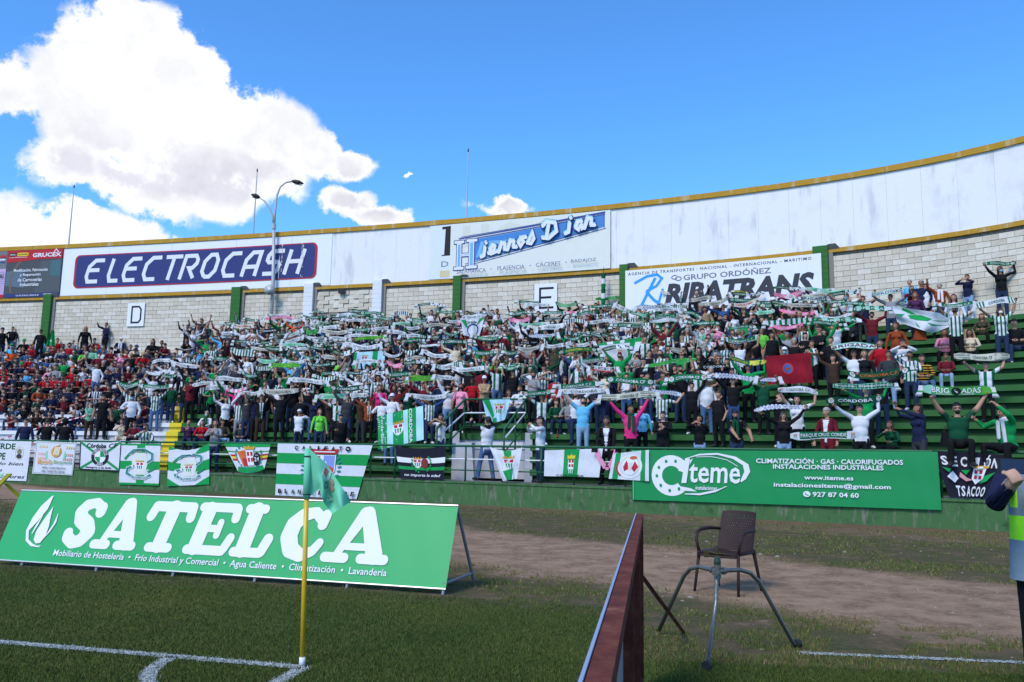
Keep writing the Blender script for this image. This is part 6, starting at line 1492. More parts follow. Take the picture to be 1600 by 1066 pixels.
# ------------------------------------------------------------------ people without a raised scarf (photo position of the head, pose, clothes)
FOLK = '''
4 516 n k D kN
20 514 w k d r
64 519 n k k kd M
39 533 s k k kG
18 541 s b d kG m
53 537 s r k k
67 532 s b D k
90 532 s r k k
97 546 s y d k
109 540 s r k q M
115 534 s y k b W
134 514 n k k Y s
149 532 s r k k m
134 541 s n k kN
145 546 s q D k
162 541 s j D k W
174 547 s m h kd W
189 531 s n k Bc +w
190 553 s p d T
199 550 s r k k
100 550 s n k k W
20 548 s o D k M
30 554 s g k k M
43 551 s j D k M
48 560 s r d k M
59 562 s j D ku
73 562 s j D kc
87 563 s y k k M
101 565 s e k k
33 570 s n k kG
64 573 s k D k W
55 571 s m k k
80 577 s p k T W
88 574 s y h k
115 568 s k k k +o
124 573 s k k k W
133 550 s l D L
137 554 S k t g s s
155 555 s m k k W
176 569 s y a k
5 572 s r k k
8 583 s r k k
16 592 s r k k
6 592 s w k k
33 591 s k k k m
52 593 S k k k
58 592 s k k r m
71 591 s r k q
84 590 s r h k
98 590 s r k k
122 590 s k k k jr
142 587 s r k k W
7 617 s m y k +o
20 607 s k k k s
42 606 s k y k B+g
62 608 s x y k B
82 617 s n D k
108 607 s n k k
128 608 s n k k jr
151 606 s K y k s
171 605 s k k k
23 587 s n k k
42 583 s b k B
90 604 s h k k
116 549 s g k k m
76 546 s k D b m
1 545 s y k k M
3 605 s k k k
212 548 s k D kN s s
239 534 s k k l
253 536 s k k t M
258 540 s m d kd s
224 553 s r k b M
206 555 s k y b
213 543 s c D ku
245 554 s h D k
225 570 s y k kd
309 511 h y a k jw
324 509 n n n b
300 532 s y d g
323 533 h e D k s
313 549 n b D k s s
329 543 n z k k s s
290 571 f k k k m
323 557 n k k k
314 574 w n D k
323 578 w n k k s
337 578 n e D b
350 566 w y k g m
363 553 n w D R - s
362 523 w n D kc m
368 529 n k D k B
372 538 f k D L M
393 534 n h D b M
395 517 c w D k - s
301 583 n e k kd m
269 604 n g D k
207 621 w w k rd m
142 632 f q i r
162 622 n k k k B +g
42 646 n n D k s
191 658 S c c T
211 663 s m k r
229 667 S z k T M
76 645 w k k k b s
103 655 n k k ko b
323 647 s w D g m+g
295 661 C u D B
317 661 s r D L
337 662 c y D L
348 660 s v a k
377 664 s h d k
368 650 S i k kn M
387 650 s P k R M
387 560 n w D L
408 520 n m D k
424 524 n k D kd m
441 516 n v D b
435 500 c l D L
474 545 n w D k
495 533 n z D k B s
482 503 n y D k
491 494 n w D r
529 566 n l D k
483 585 c k D L s
573 574 n w D k
592 591 n z D k
546 577 n k D k
500 644 n l D R
468 645 v w n kc b
458 604 n k D k
594 607 n P D L
597 628 w w k k B
613 621 p w D gc
627 635 n h D k
689 600 n n D g
720 605 n p k l M F
738 597 w r k kD D
757 593 f t u kc
674 489 n w D k
698 490 n k D k s
715 492 n k D k
730 490 n y D k
777 487 p w D k B
756 486 n k D kN
791 515 n e D k jk
776 540 n w D k B
783 557 n e k k
737 536 n b D r m
646 584 n n k k m
795 614 s w D L s
812 608 s w D r B
829 484 n k D kN
833 486 n k D k
893 488 w w D b s
914 484 n r D kc
968 500 n w D k
999 488 n z D k B
966 511 n n D b s
954 517 n y D kc B
952 530 n e D k s
931 531 w k D k
898 516 n m D k s
813 508 p w D k
850 575 c z D kd - s
996 555 w y D k M
833 586 h y k k B
867 592 n r k ke m
908 593 n h k k
869 629 s g D r
889 628 s y D k
1005 566 n k D k s
1014 556 n k D k
1031 553 n z d L M
1111 580 n v t g
1036 650 c k k k
1093 656 v k a ko
1003 638 n b k L
1089 454 P k D b s
1121 475 n k D kN
1102 484 w t D k
1125 498 n k D lO s
1146 493 n w D L s
1107 514 n q k q W
1121 514 v p d L W
1098 507 n w k q
1066 528 n k k k sjw
1033 524 n r k k B+l
1041 521 n Z D b
1008 530 n Z D k
1190 518 n l D k s s
1160 521 n h D b s
1135 540 n z k lo
1026 545 n n k k
1015 553 n k D k
1012 498 n z k kD D
1270 488 P q D L
1249 492 n h D b
1299 485 w h k k
1320 492 w k k L s
1222 516 n e D k B
1226 549 n y k kc m
1280 516 f k k k s
1350 554 n k D L
1421 442 n b D g
1439 443 w n D g
1446 449 n w k k s
1468 448 p x D g +w
1490 466 n w k l
1511 434 v n a T
1534 495 s v k R
1455 489 s k k L
1430 462 n u k R
1585 505 s k D k
1410 537 v w k k B
1421 556 h z D k
1440 560 s s d k
1478 557 s m a r
1292 645 n m m g jw
1217 620 v k k k
1392 664 S g k L
762 640 u w d k +k row0
845 650 v w D k
948 646 n k k t jw
1375 537 n r a k
1388 555 n h a k
1400 510 n x D L
1515 520 s c k L
1476 520 s p k L
'''
def build_folk():
    for ln in FOLK.strip().split('\n'):
        q = ln.split(); x, y = float(q[0]), float(q[1]); pose, top, pants, head = q[2:6]; ext = q[6] if len(q) > 6 and q[6] != '-' else ''; sl = q[7] if len(q) > 7 else 'l'; row = None
        if 'row0' in ln: row = 0; ext = '+kb'; sl = 'l'
        kw = {}
        if (x, y) == (948, 646): row = 0; kw['args'] = dict(hands=((-.20, -.30, .93), (.20, -.30, .93)))
        if (x, y) == (845, 650): row = 0; kw['yaw'] = -1.2
        if (x, y) == (166, 508): pass
        if (x, y) == (762, 640): kw['slw'] = 'k'; kw['yaw'] = .5; kw['args'] = dict(hands=((-.15, -.3, 1.72), (.35, -.30, 1.62)), feet=((-.22, .0, .085), (.22, -.1, .085)))
        if (x, y) in ((42, 646), (76, 645), (103, 655)): row = 0
        if 315 < x < 400 and 640 < y < 670 and pose in 'sSCc' : pass
        person(x, y, pose if pose != 'u' else 'u', top, pants, head, ext, sl, row=row, **kw)
build_folk()
# the man pointing across the pitch on the top row at left
o_ = person(166, 508, 'n', 'n', 'k', 'k', '', 'l', yaw=-.9, args=dict(hands=((-.10, -.45, 1.62), (.12, -.2, 1.05))), label='standing man in a navy jacket pointing left with an outstretched arm, against the letter D wall')
# fans sitting up on the railing at right
def perch(px, py, seat_y, pose_args_, top, pants, head, ext, sl, label, yaw=0., key=None, dy=.10):
    t, e = te(px, py); Y = df(t)+dy; hz = CAM_H+e*Y; sz = CAM_H+te(px, seat_y)[1]*Y; s = min(1.12, max(.9, (hz-sz)/.76)); z0 = sz-.42*s
    a = dict(seat=True); a.update(pose_args_); return person(px, py, 's', top, pants, head, ext, sl, yaw=yaw, row=0, place=(Y, z0, s), args=a, label=label, key=key)
_t = te(1495, 632)[0]; _Y = df(_t)+.05
_sc = scarf(1441, 609, 1550, 611, 15, 'X', _Y-.14, .01, seed=901, droop=.12); HELD.append(dict(o=_sc, px=1495, py=610, words=STY['X'][4], top='dark green', row=0, who=None, label='wide green scarf with big white capitals round a dark round emblem, highest over the railing'))
o_, og_, Y_, t_, i_, s_, yw_ = perch(1495, 632, 697, dict(head=(.05, -.1)), 'g', 'k', 'k', 'sB', 's', 'x', yaw=.1)
bpy.data.objects.remove(o_) if False else None
def _hands(px0, py0, px1, py1, Y, org, s, yw):
    inv = Rz(-yw); return tuple(inv@(at(x, y, Y)-np.array(org))/s for x, y in ((px0, py0), (px1, py1)))
for c_ in list(o_.children): bpy.data.objects.remove(c_)
bpy.data.objects.remove(o_); REG.pop()
perch(1495, 632, 697, dict(head=(.05, -.1), hands=_hands(1448, 613, 1543, 615, _Y-.1, og_, s_, yw_), spread=.05), 'g', 'k', 'k', 'sB', 's', 'person in a dark green shirt and sunglasses perched on the rail, wide scarf overhead', yaw=.1)
person(1434, 640, 'n', 'n', 'h', 'l', '', 'l', yaw=-.7, args=dict(hands=((-.42, -.22, 1.72), (-.28, -.35, 1.64)), head=(-.4, 0)), label='long haired person in a navy top, hands raised behind the green banner')
perch(1570, 643, 703, dict(hands=((-.48, -.22, 1.02), (.12, -.40, 1.28)), head=(-.2, 0), spread=.1), 'e', 'k', 'k', '+w', 'l', 'person in a bright green sweatshirt sitting on the rail with a cup, far right', yaw=-.6)
person(1150, 648, 'n', 'k', 'D', 'k', 'B+g', 's', yaw=-.1, args=dict(hands=((.05, -.34, 1.0), (.42, -.28, .98)), lean=.18, head=(.1, .1)), label='bearded person in a black short sleeved shirt leaning forward, green scarf at the neck')
# ------------------------------------------------------------------ everyone else: small far figures merged into one body of crowd
def crowd():
    occ = [(P(t, rowY(t, i), 0)[:2], i) for (_, _, i, t) in PEOPLE]
    rnd = random.Random(99); Vs = []; Fs = []; Ms = []; nv = 0; matl = []; 
    def mi(m_):
        if m_ not in matl: matl.append(m_)
        return matl.index(m_)
    poses = {}
    for key in 'mfh':
        poses[key] = [pose_body(key, 2, **pose_args(k_, random.Random(j))) for j, k_ in enumerate('nncfupwvuu')]+[pose_body(key, 2, **pose_args(k_, random.Random(j))) for j, k_ in enumerate('ssSCs')]
    cnt = 0; posed = []
    for i in range(NROW, 0, -1):
        x = 150.
        t = te(-30, 600)[0]; tend = te(1420, 600)[0]
        while t < tend:
            Y = rowY(t, i)+.3; px = 800+t*FPX*1.0; t += (.50+rnd.uniform(0, .14))/Y/1.02
            left = px < 262
            dens = .0
            if px < 262: dens = .92 if i in range(4, 15) and px < 215 else .42 if i in range(6, 13) else 0
            elif px < 330: dens = .72 if i >= 5 else .12
            elif px < 700: dens = .95 if i >= 4 else .6 if i == 3 else .12
            elif px < 840: dens = .95 if i > VROWS+1 else 0
            elif px < 1130: dens = .92 if i >= 5 else .25 if i >= 3 else 0
            elif px < 1290: dens = .85 if i >= 8 else .12 if i >= 4 else 0
            else: dens = .55 if i >= 13 and px < 1340 else 0
            if i == NROW: dens *= .25 if px < 300 else .5
            if i == NROW-1 and px < 420: dens *= .5
            if rnd.random() > dens: continue
            pos = P(t, Y, 0)[:2]
            if any(abs(i-j) < 1 and np.linalg.norm(pos-q) < .44 for q, j in occ): continue
            occ.append((pos, i)); key = rnd.choice('mmmfh'); sit = left and rnd.random() < .985
            pk = rnd.randrange(5)+10 if sit else rnd.randrange(10); v, f, mz, M, T = poses[key][pk]
            if pk in (4, 8, 9) and 335 < px < 1290 and i >= 5 and len(posed) < 75: posed.append((t, Yp0 := Y, rowZ(i), i))
            s = rnd.uniform(.92, 1.04); yw = face_dir(t, rnd.uniform(-.6, .45)); z0 = rowZ(i)-(.40 if sit else 0); Yp = Y-(.1 if sit else 0)
            R = Rz(yw)*s; w = v@R.T+P(t, Yp, z0); n0 = nv; Vs.append(w); Fs.append(f+nv); nv += len(w)
            top = CLO[rnd.choice('rmkknnkmkwkghin' if left else 'wzkkkngenzwyZmkkhki')][1]; pa = CLO[rnd.choice('kkDDdhy')][1]; sk = rnd.choice(SKIN); sh = rnd.random() < .35
            mm = [mi(sk), mi(top), mi(top), mi(sk if sh else top), mi(pa), mi(SHOE_K), mi(top), mi(sk)]
            Ms.append(np.array(mm)[np.minimum(mz, 7)])
            hm = rnd.choice([HC['k'][1]]*9+[HC['r'][1]]*5+[HC['g'][1]]*2+[CLO['w'][1], CLO['k'][1], CLO['n'][1]])
            hv, hf = CROWD_HAIR[0]; hv2 = np.array([list(M @ Vector(q)) for q in hv])@R.T+P(t, Yp, z0); Vs.append(hv2); tri = np.array([q for f_ in hf for q in ((f_[0], f_[1], f_[2]), (f_[0], f_[2], f_[3]))]); Fs.append(tri+nv); nv += len(hv2); Ms.append(np.full(len(tri), mi(hm)))
            cnt += 1
    for k, (t, Yp, z0, i) in enumerate(posed):
        w_ = rnd.uniform(.48, .68); X_ = t*Yp; h_ = z0+rnd.uniform(1.86, 2.02); Ys = Yp-.14; tl = rnd.uniform(-.04, .04)
        def pix(x, y, z):
            d = np.array([x, y, z-CAM_H]); q = d@_f; return 800+FPX*(d@C_R)/q, 533-FPX*(d@C_U)/q
        a0 = pix(X_-w_, Ys, h_-tl); a1 = pix(X_+w_, Ys, h_+tl); sty = rnd.choice('GGGgWWwNHHKdMWGlBNHd' if rnd.random() < .97 else 'P')
        so2 = scarf(a0[0], a0[1], a1[0], a1[1], rnd.uniform(.13, .16)*FPX/Ys, sty, Ys, rnd.choice([-.03, .02, .07, .12]), seed=2000+k); HELD.append(dict(o=so2, px=(a0[0]+a1[0])/2, py=a0[1], words=STY[sty][4], top='', row=i, who=None))
    # beyond the 300 individuals that show largest, the farthest named figures join the mass
    dist = lambda d: Vector(d['o'].location).length
    keepn = sorted(REG, key=dist)[:296]; ids = set(id(d) for d in keepn)
    for d in [d for d in REG if id(d) not in ids]:
        o = d['o']; Mo = Matrix.Translation(o.location) @ Matrix.Rotation(o.rotation_euler[2], 4, 'Z') @ Matrix.Diagonal((o.scale[0],)*3+(1,))
        for ob, MM in [(o, Mo)]+[(c, Mo @ c.matrix_basis) for c in o.children]:
            me0 = ob.data; me0.calc_loop_triangles(); v = np.empty(len(me0.vertices)*3); me0.vertices.foreach_get('co', v); v = v.reshape(-1, 3); k = len(me0.loop_triangles); f = np.empty(k*3, np.int32); me0.loop_triangles.foreach_get('vertices', f); pi = np.empty(k, np.int32); me0.loop_triangles.foreach_get('material_index', pi)
            A = np.array(MM); ml = np.array([mi(sl_.material) for sl_ in ob.material_slots]); Vs.append(v@A[:3, :3].T+A[:3, 3]); Fs.append(f.reshape(-1, 3)+nv); nv += len(v); Ms.append(ml[pi])
        for c in list(o.children): bpy.data.objects.remove(c)
        bpy.data.objects.remove(o)
    REG[:] = keepn
    V = np.vstack(Vs); Fx = np.vstack(Fs); Mx = np.concatenate(Ms); me = bpy.data.meshes.new('crowd'); n = len(Fx)
    me.vertices.add(len(V)); me.vertices.foreach_set('co', V.ravel()); me.loops.add(n*3); me.loops.foreach_set('vertex_index', Fx.ravel()); me.polygons.add(n); me.polygons.foreach_set('loop_start', np.arange(n)*3); me.polygons.foreach_set('loop_total', np.full(n, 3)); me.polygons.foreach_set('material_index', Mx.astype(np.int32)); me.polygons.foreach_set('use_smooth', np.ones(n, bool))
    for m_ in matl: me.materials.append(m_)
    me.update(); tag(link('crowd', me), kind='stuff'); print('crowd', cnt, 'people', len(PEOPLE), 'tris', n)
CROWD_HAIR = [shell(hc, (.088, .108, .108), front, 10, 7, .05, 1)]
crowd()
# ------------------------------------------------------------------ flags and banners
def cloth(name, label, cat, quad, Yf, fill, base, wr=.02, sag=.0, nu=22, nv=14, off=.005, seed=1, fold=6., maxe=.10, asp=None, hem=0., loc=None, group=None, side=0.):
    """quad: photo corners TL TR BR BL; Yf(t) depth of the cloth; sag drops the middle of the top edge"""
    q = [np.array(c, float) for c in quad]; t0 = te((q[0][0]+q[1][0])/2, (q[0][1]+q[3][1])/2)[0]; c = at((q[0][0]+q[1][0])/2, (q[0][1]+q[3][1])/2, Yf(t0)); rnd = random.Random(seed); ph = rnd.uniform(0, 6)
    def surf(u, v, h=0.):
        u = np.asarray(u, float); v = np.asarray(v, float); out = []
        for a, b_ in zip(u, v):
            p = (q[3]*(1-a)+q[2]*a)*(1-b_)+(q[0]*(1-a)+q[1]*a)*b_; p = p+[0, sag*4*a*(1-a)*b_-hem*4*a*(1-a)*(1-b_)]
            t, _ = te(p[0], p[1]); Y = Yf(t)+side*(a-.5)
            Y += wr*(math.sin(a*fold*2+ph+b_*1.5)*(.35+.65*(1-b_))+.45*math.sin(a*fold*4.3+b_*5+ph*2)+.3*math.sin(b_*9+a*3+ph))
            w = at(p[0], p[1], Y); n = np.array([w[0], w[1], w[2]-CAM_H]); n /= np.linalg.norm(n); out.append(w-n*h-c)
        return np.array(out)
    b = MB(); g = surf(np.repeat(np.linspace(0, 1, nu+1), nv+1), np.tile(np.linspace(0, 1, nv+1), nu+1))
    b.add(g, [(i*(nv+1)+j, (i+1)*(nv+1)+j, (i+1)*(nv+1)+j+1, i*(nv+1)+j+1) for i in range(nu) for j in range(nv)], base)
    o = b.build(name, None, True); o.location = c; tag(o, label, cat, group)
    W = np.linalg.norm(at(*q[1], Yf(t0))-at(*q[0], Yf(t0))); Hh = np.linalg.norm(at(*q[0], Yf(t0))-at(*q[3], Yf(t0)))
    p = Print(asp or W/Hh); fill(p)
    if p.L: b2 = MB(); p.emit(b2, surf, off, .0016, maxe=maxe); o2 = b2.build('printed_design', o)
    return o
B_W, B_G, B_K = cm('flag_white', 'cacfd9', .8), cm('flag_green', '17914c', .8), cm('flag_black', '1d1e2c', .8)
RF = lambda t: df(t)-.06
def f_text(p):
    for st, y0, y1, x0, x1 in (('BLANQUIVERDE', .76, .94, .03, .80), ('Y SU TRUPE', .52, .70, .2, .68),): p.text(st, x0, y0, x1, y1, I_DG, .03)
    for st, y0, y1, x0, x1 in (('para pasarlo bien', .36, .47, .1, .93), ('canciones', .22, .30, .3, .66), ('con mis colores', .06, .15, .25, .97)): p.text(st, x0, y0, x1, y1, I_K, .012, shear=.3)
    p.ring(.86, .70, .055, .17, .012, I_BEIGE); p.ell(.86, .74, .03, .07, pm('print_olive_grey', '7b7a5c')); p.ell(.86, .62, .035, .06, I_DGREY)
cloth('banner', 'white banner with dark green capitals and handwritten lines at the far left of the railing', 'banner', [(-70, 687), (49, 690), (41, 752), (-74, 748)], RF, f_text, B_W, .012)
def f_gold(p):
    p.line([(.02, .03), (.98, .03), (.98, .97), (.02, .97), (.02, .03)], .02, pm('print_grey_green', '9aa89a'))
    for x in (.18, .84):
        for k in range(4):
            for j in range(2): p.rect(x-.09+.05*k, .44+.13*j, x-.06+.05*k, .52+.13*j, pm('print_faded_coral', 'dba092'))
        for k in range(4): p.ell(x-.08+.055*k, .84, .02, .04, pm('print_faded_gold', 'd9c79a'))
        p.poly([(x+.08*(1 if x < .5 else -1), .50), (x+.11*(1 if x < .5 else -1), .75), (x+.14*(1 if x < .5 else -1), .45)], I_PALE)
    p.ell(.52, .70, .12, .17, I_GOLD); [p.line([(.46+.04*k, .60), (.50+.03*k, .84)], .025, I_W) for k in range(4)]; p.poly([(.5, .86), (.62, .95), (.54, .83)], I_GOLD)
    p.text('Membrillo', .10, .30, .46, .46, pm('print_orange_soft', 'd0a060'), .02); p.text('Bianquiverde', .49, .30, .94, .45, pm('print_moss', '6f9a78'), .01); p.text('PEÑA CORDOBESISTA', .22, .17, .80, .245, I_GREY, .01); p.text('DEL PUENTE GENIL', .22, .06, .80, .13, I_GREY, .01)
cloth('banner', 'white banner with a golden striped emblem and small grey lettering', 'banner', [(57, 689), (120, 692), (113, 743), (50, 740)], RF, f_gold, B_W, .008)
def f_ring(p):
    p.line([(.02, .03), (.98, .97)], .09, I_GRN); p.line([(.02, .97), (.98, .03)], .09, I_GRN); p.ell(.5, .48, .22, .33, I_K, 30); p.ell(.5, .48, .14, .22, I_W, 26)
    p.poly([(.5, .48), (.5, .70), (.57, .67), (.64, .48)], I_GRN); p.poly([(.5, .48), (.5, .26), (.43, .30), (.36, .48)], I_GRN)
    p.arctext('CORDOBESISTAS', .5, .48, .18, .275, 165, 15, .09, I_W); p.arctext('2001', .5, .48, .18, .275, 245, 295, .09, I_W, inward=True)
    p.text('Córdoba', .16, .80, .64, .97, I_K, .03); p.text('CF', .70, .80, .92, .96, I_K, .01, shear=.2); p.text('siempre a tu lado', .14, .03, .80, .13, I_K, .015, shear=.3)
    for s in (.0, 1): p.line([(s, 0), (s, 1)], .03, I_K)
    p.line([(0, 0), (1, 0)], .04, I_K)
cloth('flag', 'white flag with a green saltire and black ring emblem tied to the railing', 'flag', [(126, 690), (189, 690), (186, 736), (124, 733)], RF, f_ring, B_W, .015, sag=2)
def f_pena(tilt):
    def f(p):
        if not tilt: p.rect(0, .38, 1, .58, B_G); p.rect(.42, 0, .62, 1, B_G); p.rect(0, 0, 1, .05, B_G); p.rect(0, .96, 1, 1, B_G)
        else: p.poly([(0, .9), (.2, 1), (.0, 1)], B_G); p.poly([(0, .40), (1, .36), (1, .62), (0, .62)], B_G); p.poly([(0, 0), (.3, 0), (.0, .2)], B_G); p.poly([(.65, 0), (1, 0), (1, .2), (.86, .14)], B_G); p.poly([(.78, 1), (1, 1), (1, .82), (.62, .86)], B_G)
        p.poly([(.36, .25), (.64, .25), (.70, .55), (.64, .78), (.36, .78), (.30, .55)], pm('print_pale_grey', 'cfd3cf')); crest(p, .5, .48, .26)
        p.line([(.22, .74), (.34, .84), (.60, .86), (.80, .76), (.80, .62), (.68, .54)], .075, I_W); p.line([(.22, .74), (.34, .84), (.60, .86), (.80, .76), (.80, .62), (.68, .54)], .055, I_TEAL); p.line([(.12, .62), (.22, .74)], .05, I_GRN)
        p.line([(.36, .46), (.20, .40), (.18, .28), (.36, .18), (.62, .17), (.78, .25)], .085, I_W); p.line([(.36, .46), (.20, .40), (.18, .28), (.36, .18), (.62, .17), (.78, .25)], .06, I_TEAL); p.line([(.70, .32), (.88, .42)], .05, I_GRN)
        p.arctext('PEÑA CORDOBESISTA', .5, .30, .34, .55, 125, 60, .045, I_K); p.arctext('LA TIENDA DE MADERA', .5, .60, .40, .44, 238, 302, .05, I_W, inward=True)
    return f
cloth('flag', 'square white and green quartered flag with a ribbon and crest, flat on the railing', 'flag', [(188, 693), (251, 694), (248, 759), (186, 757)], RF, f_pena(0), B_W, .010)
cloth('flag', 'white and green flag with a ribbon and crest, its top edge sagging from the railing', 'flag', [(264, 697), (327, 692), (327, 757), (261, 760)], RF, f_pena(1), B_W, .022, sag=9, seed=5)
def f_24(p):
    p.rect(0, .88, 1, 1, B_G); p.rect(0, .70, 1, .74, B_G); p.poly([(0, 0), (1, 0), (.9, .2), (.1, .2)], B_G)
    for x0, x1 in ((.02, .16), (.78, 1)): p.rect(x0, .40, x1, .62, I_RED); p.rect(x0, .47, x1, .55, I_YEL)
    for sx in (-1, 1):
        for k in range(8): a = math.radians(250+sx*(20+k*17)); p.ell(.5+.34*math.cos(a), .5+.46*math.sin(a), .022, .06, I_TEAL, 8)
    p.poly([(.22, .72), (.42, .78), (.44, .30), (.28, .22)], I_OR); p.poly([(.30, .50), (.44, .5), (.42, .24), (.30, .26)], I_RED); p.rect(.43, .25, .62, .78, I_W); [p.rect(.455+.085*(k % 2), .58-.2*(k//2), .51+.085*(k % 2), .72-.2*(k//2), I_RED) for k in range(4)]
    p.poly([(.42, .80), (.40, .92), (.47, .86), (.52, .95), (.57, .86), (.66, .92), (.63, .80)], I_GOLD); p.ell(.70, .46, .10, .24, I_K, 20); p.text('24', .635, .38, .765, .53, I_W, .018); p.text('PEÑA', .66, .58, .74, .62, I_W, .01)
cloth('flag', 'white and green flag with laurels, heraldic shield and a black oval numbered 24', 'flag', [(350, 693), (423, 694), (413, 733), (372, 737)], RF, f_24, B_W, .018, seed=8, hem=-4)
def f_cal(p):
    p.rect(0, .62, 1, .82, B_G); p.rect(0, .22, 1, .42, B_G)
    for sx in (-1, 1):
        for k in range(11):
            a = math.radians(-90+sx*(18+k*13)); p.poly([(.5+.20*math.cos(a)-.004, .52+.36*math.sin(a)), (.5+.235*math.cos(a+.05*sx), .52+.40*math.sin(a+.06*sx)), (.5+.215*math.cos(a+.14*sx), .52+.37*math.sin(a+.14*sx)), (.5+.18*math.cos(a+.08*sx), .52+.33*math.sin(a+.08*sx))], I_TEAL)
    p.poly([(.36, .80), (.64, .80), (.66, .50), (.60, .34), (.5, .24), (.40, .34), (.34, .50)], I_W); p.poly([(.51, .79), (.63, .79), (.65, .50), (.59, .36), (.51, .26)], pm('print_periwinkle', '7c8fd0')); p.poly([(.52, .50), (.56, .62), (.64, .55), (.645, .48), (.6, .36), (.53, .32)], pm('print_terracotta', 'b24a30'))
    for k in range(4): p.rect(.37+.06*(k % 2), .70-.12*(k//2), .41+.06*(k % 2), .78-.12*(k//2), I_RED)
    p.poly([(.36, .82), (.36, .92), (.45, .88), (.5, .94), (.55, .88), (.66, .92), (.64, .82)], I_RED); p.line([(.40, .86), (.62, .86)], .02, I_W)
    xs = np.linspace(.20, .75, 8)
    for x, ch in zip(xs, 'CALIFATO'): 
        if ch != 'O': p.text(ch, x-.018*(.5 if ch == 'I' else 1), .885, x+.018*(.5 if ch == 'I' else 1), .965, I_K, .05)
        else: p.ell(x, .925, .026, .045, I_K, 16); p.line([(x-.012, .93), (x+.012, .915)], .015, I_W)
    for x, ch in zip(np.linspace(.05, .93, 12), 'BLANQUIVERDE'): p.text(ch, x-.02*(.5 if ch == 'I' else 1), .045, x+.02*(.5 if ch == 'I' else 1), .13, I_K, .05)
cloth('flag', 'large green and white hooped flag with laurel crest and spaced black capitals on the railing', 'flag', [(434, 693), (582, 696), (557, 780), (430, 774)], RF, f_cal, B_W, .016, nu=34, seed=4, maxe=.14)
def f_blk(p):
    p.rect(0, .52, 1, .68, I_W); p.rect(.0, .30, 1, .40, B_G); crest(p, .42, .55, .36); p.ell(.57, .52, .075, .17, pm('print_maroon', '7a2a28')); p.text('no importa la edad', .10, .07, .92, .18, I_W, .015, shear=.3)
    for sx in (-1, 1):
        for k in range(6): a = math.radians(-80+sx*(30+k*18)); p.ell(.5+.2*math.cos(a), .52+.3*math.sin(a), .02, .035, B_G, 7)
cloth('flag', 'black flag with a white band, crest and white handwriting on the railing', 'flag', [(617, 697), (697, 697), (693, 751), (626, 748)], RF, f_blk, B_K, .012, sag=4, seed=6)
def f_str(p):
    p.rect(0, 0, 1, 1, I_LBL)
    for x0, x1 in ((.0, .20), (.33, .56), (.66, .84)): p.rect(x0, 0, x1, 1, B_G)
    crest(p, .445, .52, .42); p.text('CORDOBA', .36, .45, 1.08, .55, I_W, .02, rot=-90); p.text('Verde Blanco', -.28, .43, .48, .52, I_W, .01, rot=-90)
cloth('flag', 'pale blue and green vertically striped flag with a crest held out above the railing', 'flag', [(590, 651), (661, 634), (662, 687), (591, 703)], lambda t: df(t)+.30, f_str, cm('flag_ice', 'a8d2e6'), .04, seed=3)
cloth('flag', 'crumpled white and green crested flag tied low on the railing right of the stair mouth', 'flag', [(765, 698), (816, 699), (808, 748), (786, 752)], RF, lambda p: (p.rect(.42, .75, .66, 1, B_G), crest(p, .55, .58, .5), p.poly([(.3, 0), (.6, 0), (.7, .4), (.2, .3)], B_G)), B_W, .045, sag=6, seed=9)
cloth('flag', 'white and green crested flag hung on the upper stair railing', 'flag', [(754, 625), (797, 624), (789, 656), (762, 664)], lambda t: dT-.12, lambda p: (p.poly([(0, 1), (.25, 1), (.4, .3), (.3, .2)], B_G), crest(p, .62, .58, .55), p.rect(.3, 0, .5, .15, I_W), p.poly([(.3, .0), (.5, .0), (.5, .22), (.3, .2)], B_G)), cm('flag_ice', 'a8d2e6'), .03, seed=12)
def f_wg(p):
    p.rect(.34, 0, .60, 1, B_G); p.rect(.42, .12, .52, .62, I_W); [p.rect(.43+.05*(k % 2), .52-.16*(k//2), .465+.05*(k % 2), .62-.16*(k//2), I_RED) for k in range(4)]; [p.rect(.42+.03*k, .12, .435+.03*k, .28, B_G) for k in range(4)]
    p.poly([(.405, .66), (.40, .80), (.435, .74), (.47, .84), (.505, .74), (.54, .80), (.535, .66)], I_YEL); p.text('CÓRDOBA', .22, .0, .72, .10, I_K, .01)
cloth('flag', 'white flag with a broad green centre and castle crest tied to the railing', 'flag', [(851, 704), (942, 701), (936, 746), (850, 744)], RF, f_wg, B_W, .022, seed=14)
def f_red(p):
    p.rect(.08, 0, .22, 1, B_G); p.rect(.78, 0, .90, 1, B_G); p.ring(.5, .48, .32, .42, .07, I_W); p.ell(.5, .5, .22, .33, I_W); p.poly([(.40, .7), (.32, .48), (.36, .30), (.50, .42)], I_RED); p.poly([(.62, .66), (.72, .46), (.62, .28), (.54, .40)], I_RED); p.poly([(.44, .62), (.56, .62), (.54, .34), (.46, .34)], I_LG); p.ell(.58, .78, .10, .06, I_OR); p.ring(.5, .46, .36, .44, .06, I_RED, 150, 230)
cloth('flag', 'striped flag with a red and white round emblem, right of the pink scarf', 'flag', [(958, 709), (1014, 703), (1014, 752), (951, 748)], lambda t: df(t)-.13, f_red, B_W, .02, seed=15)
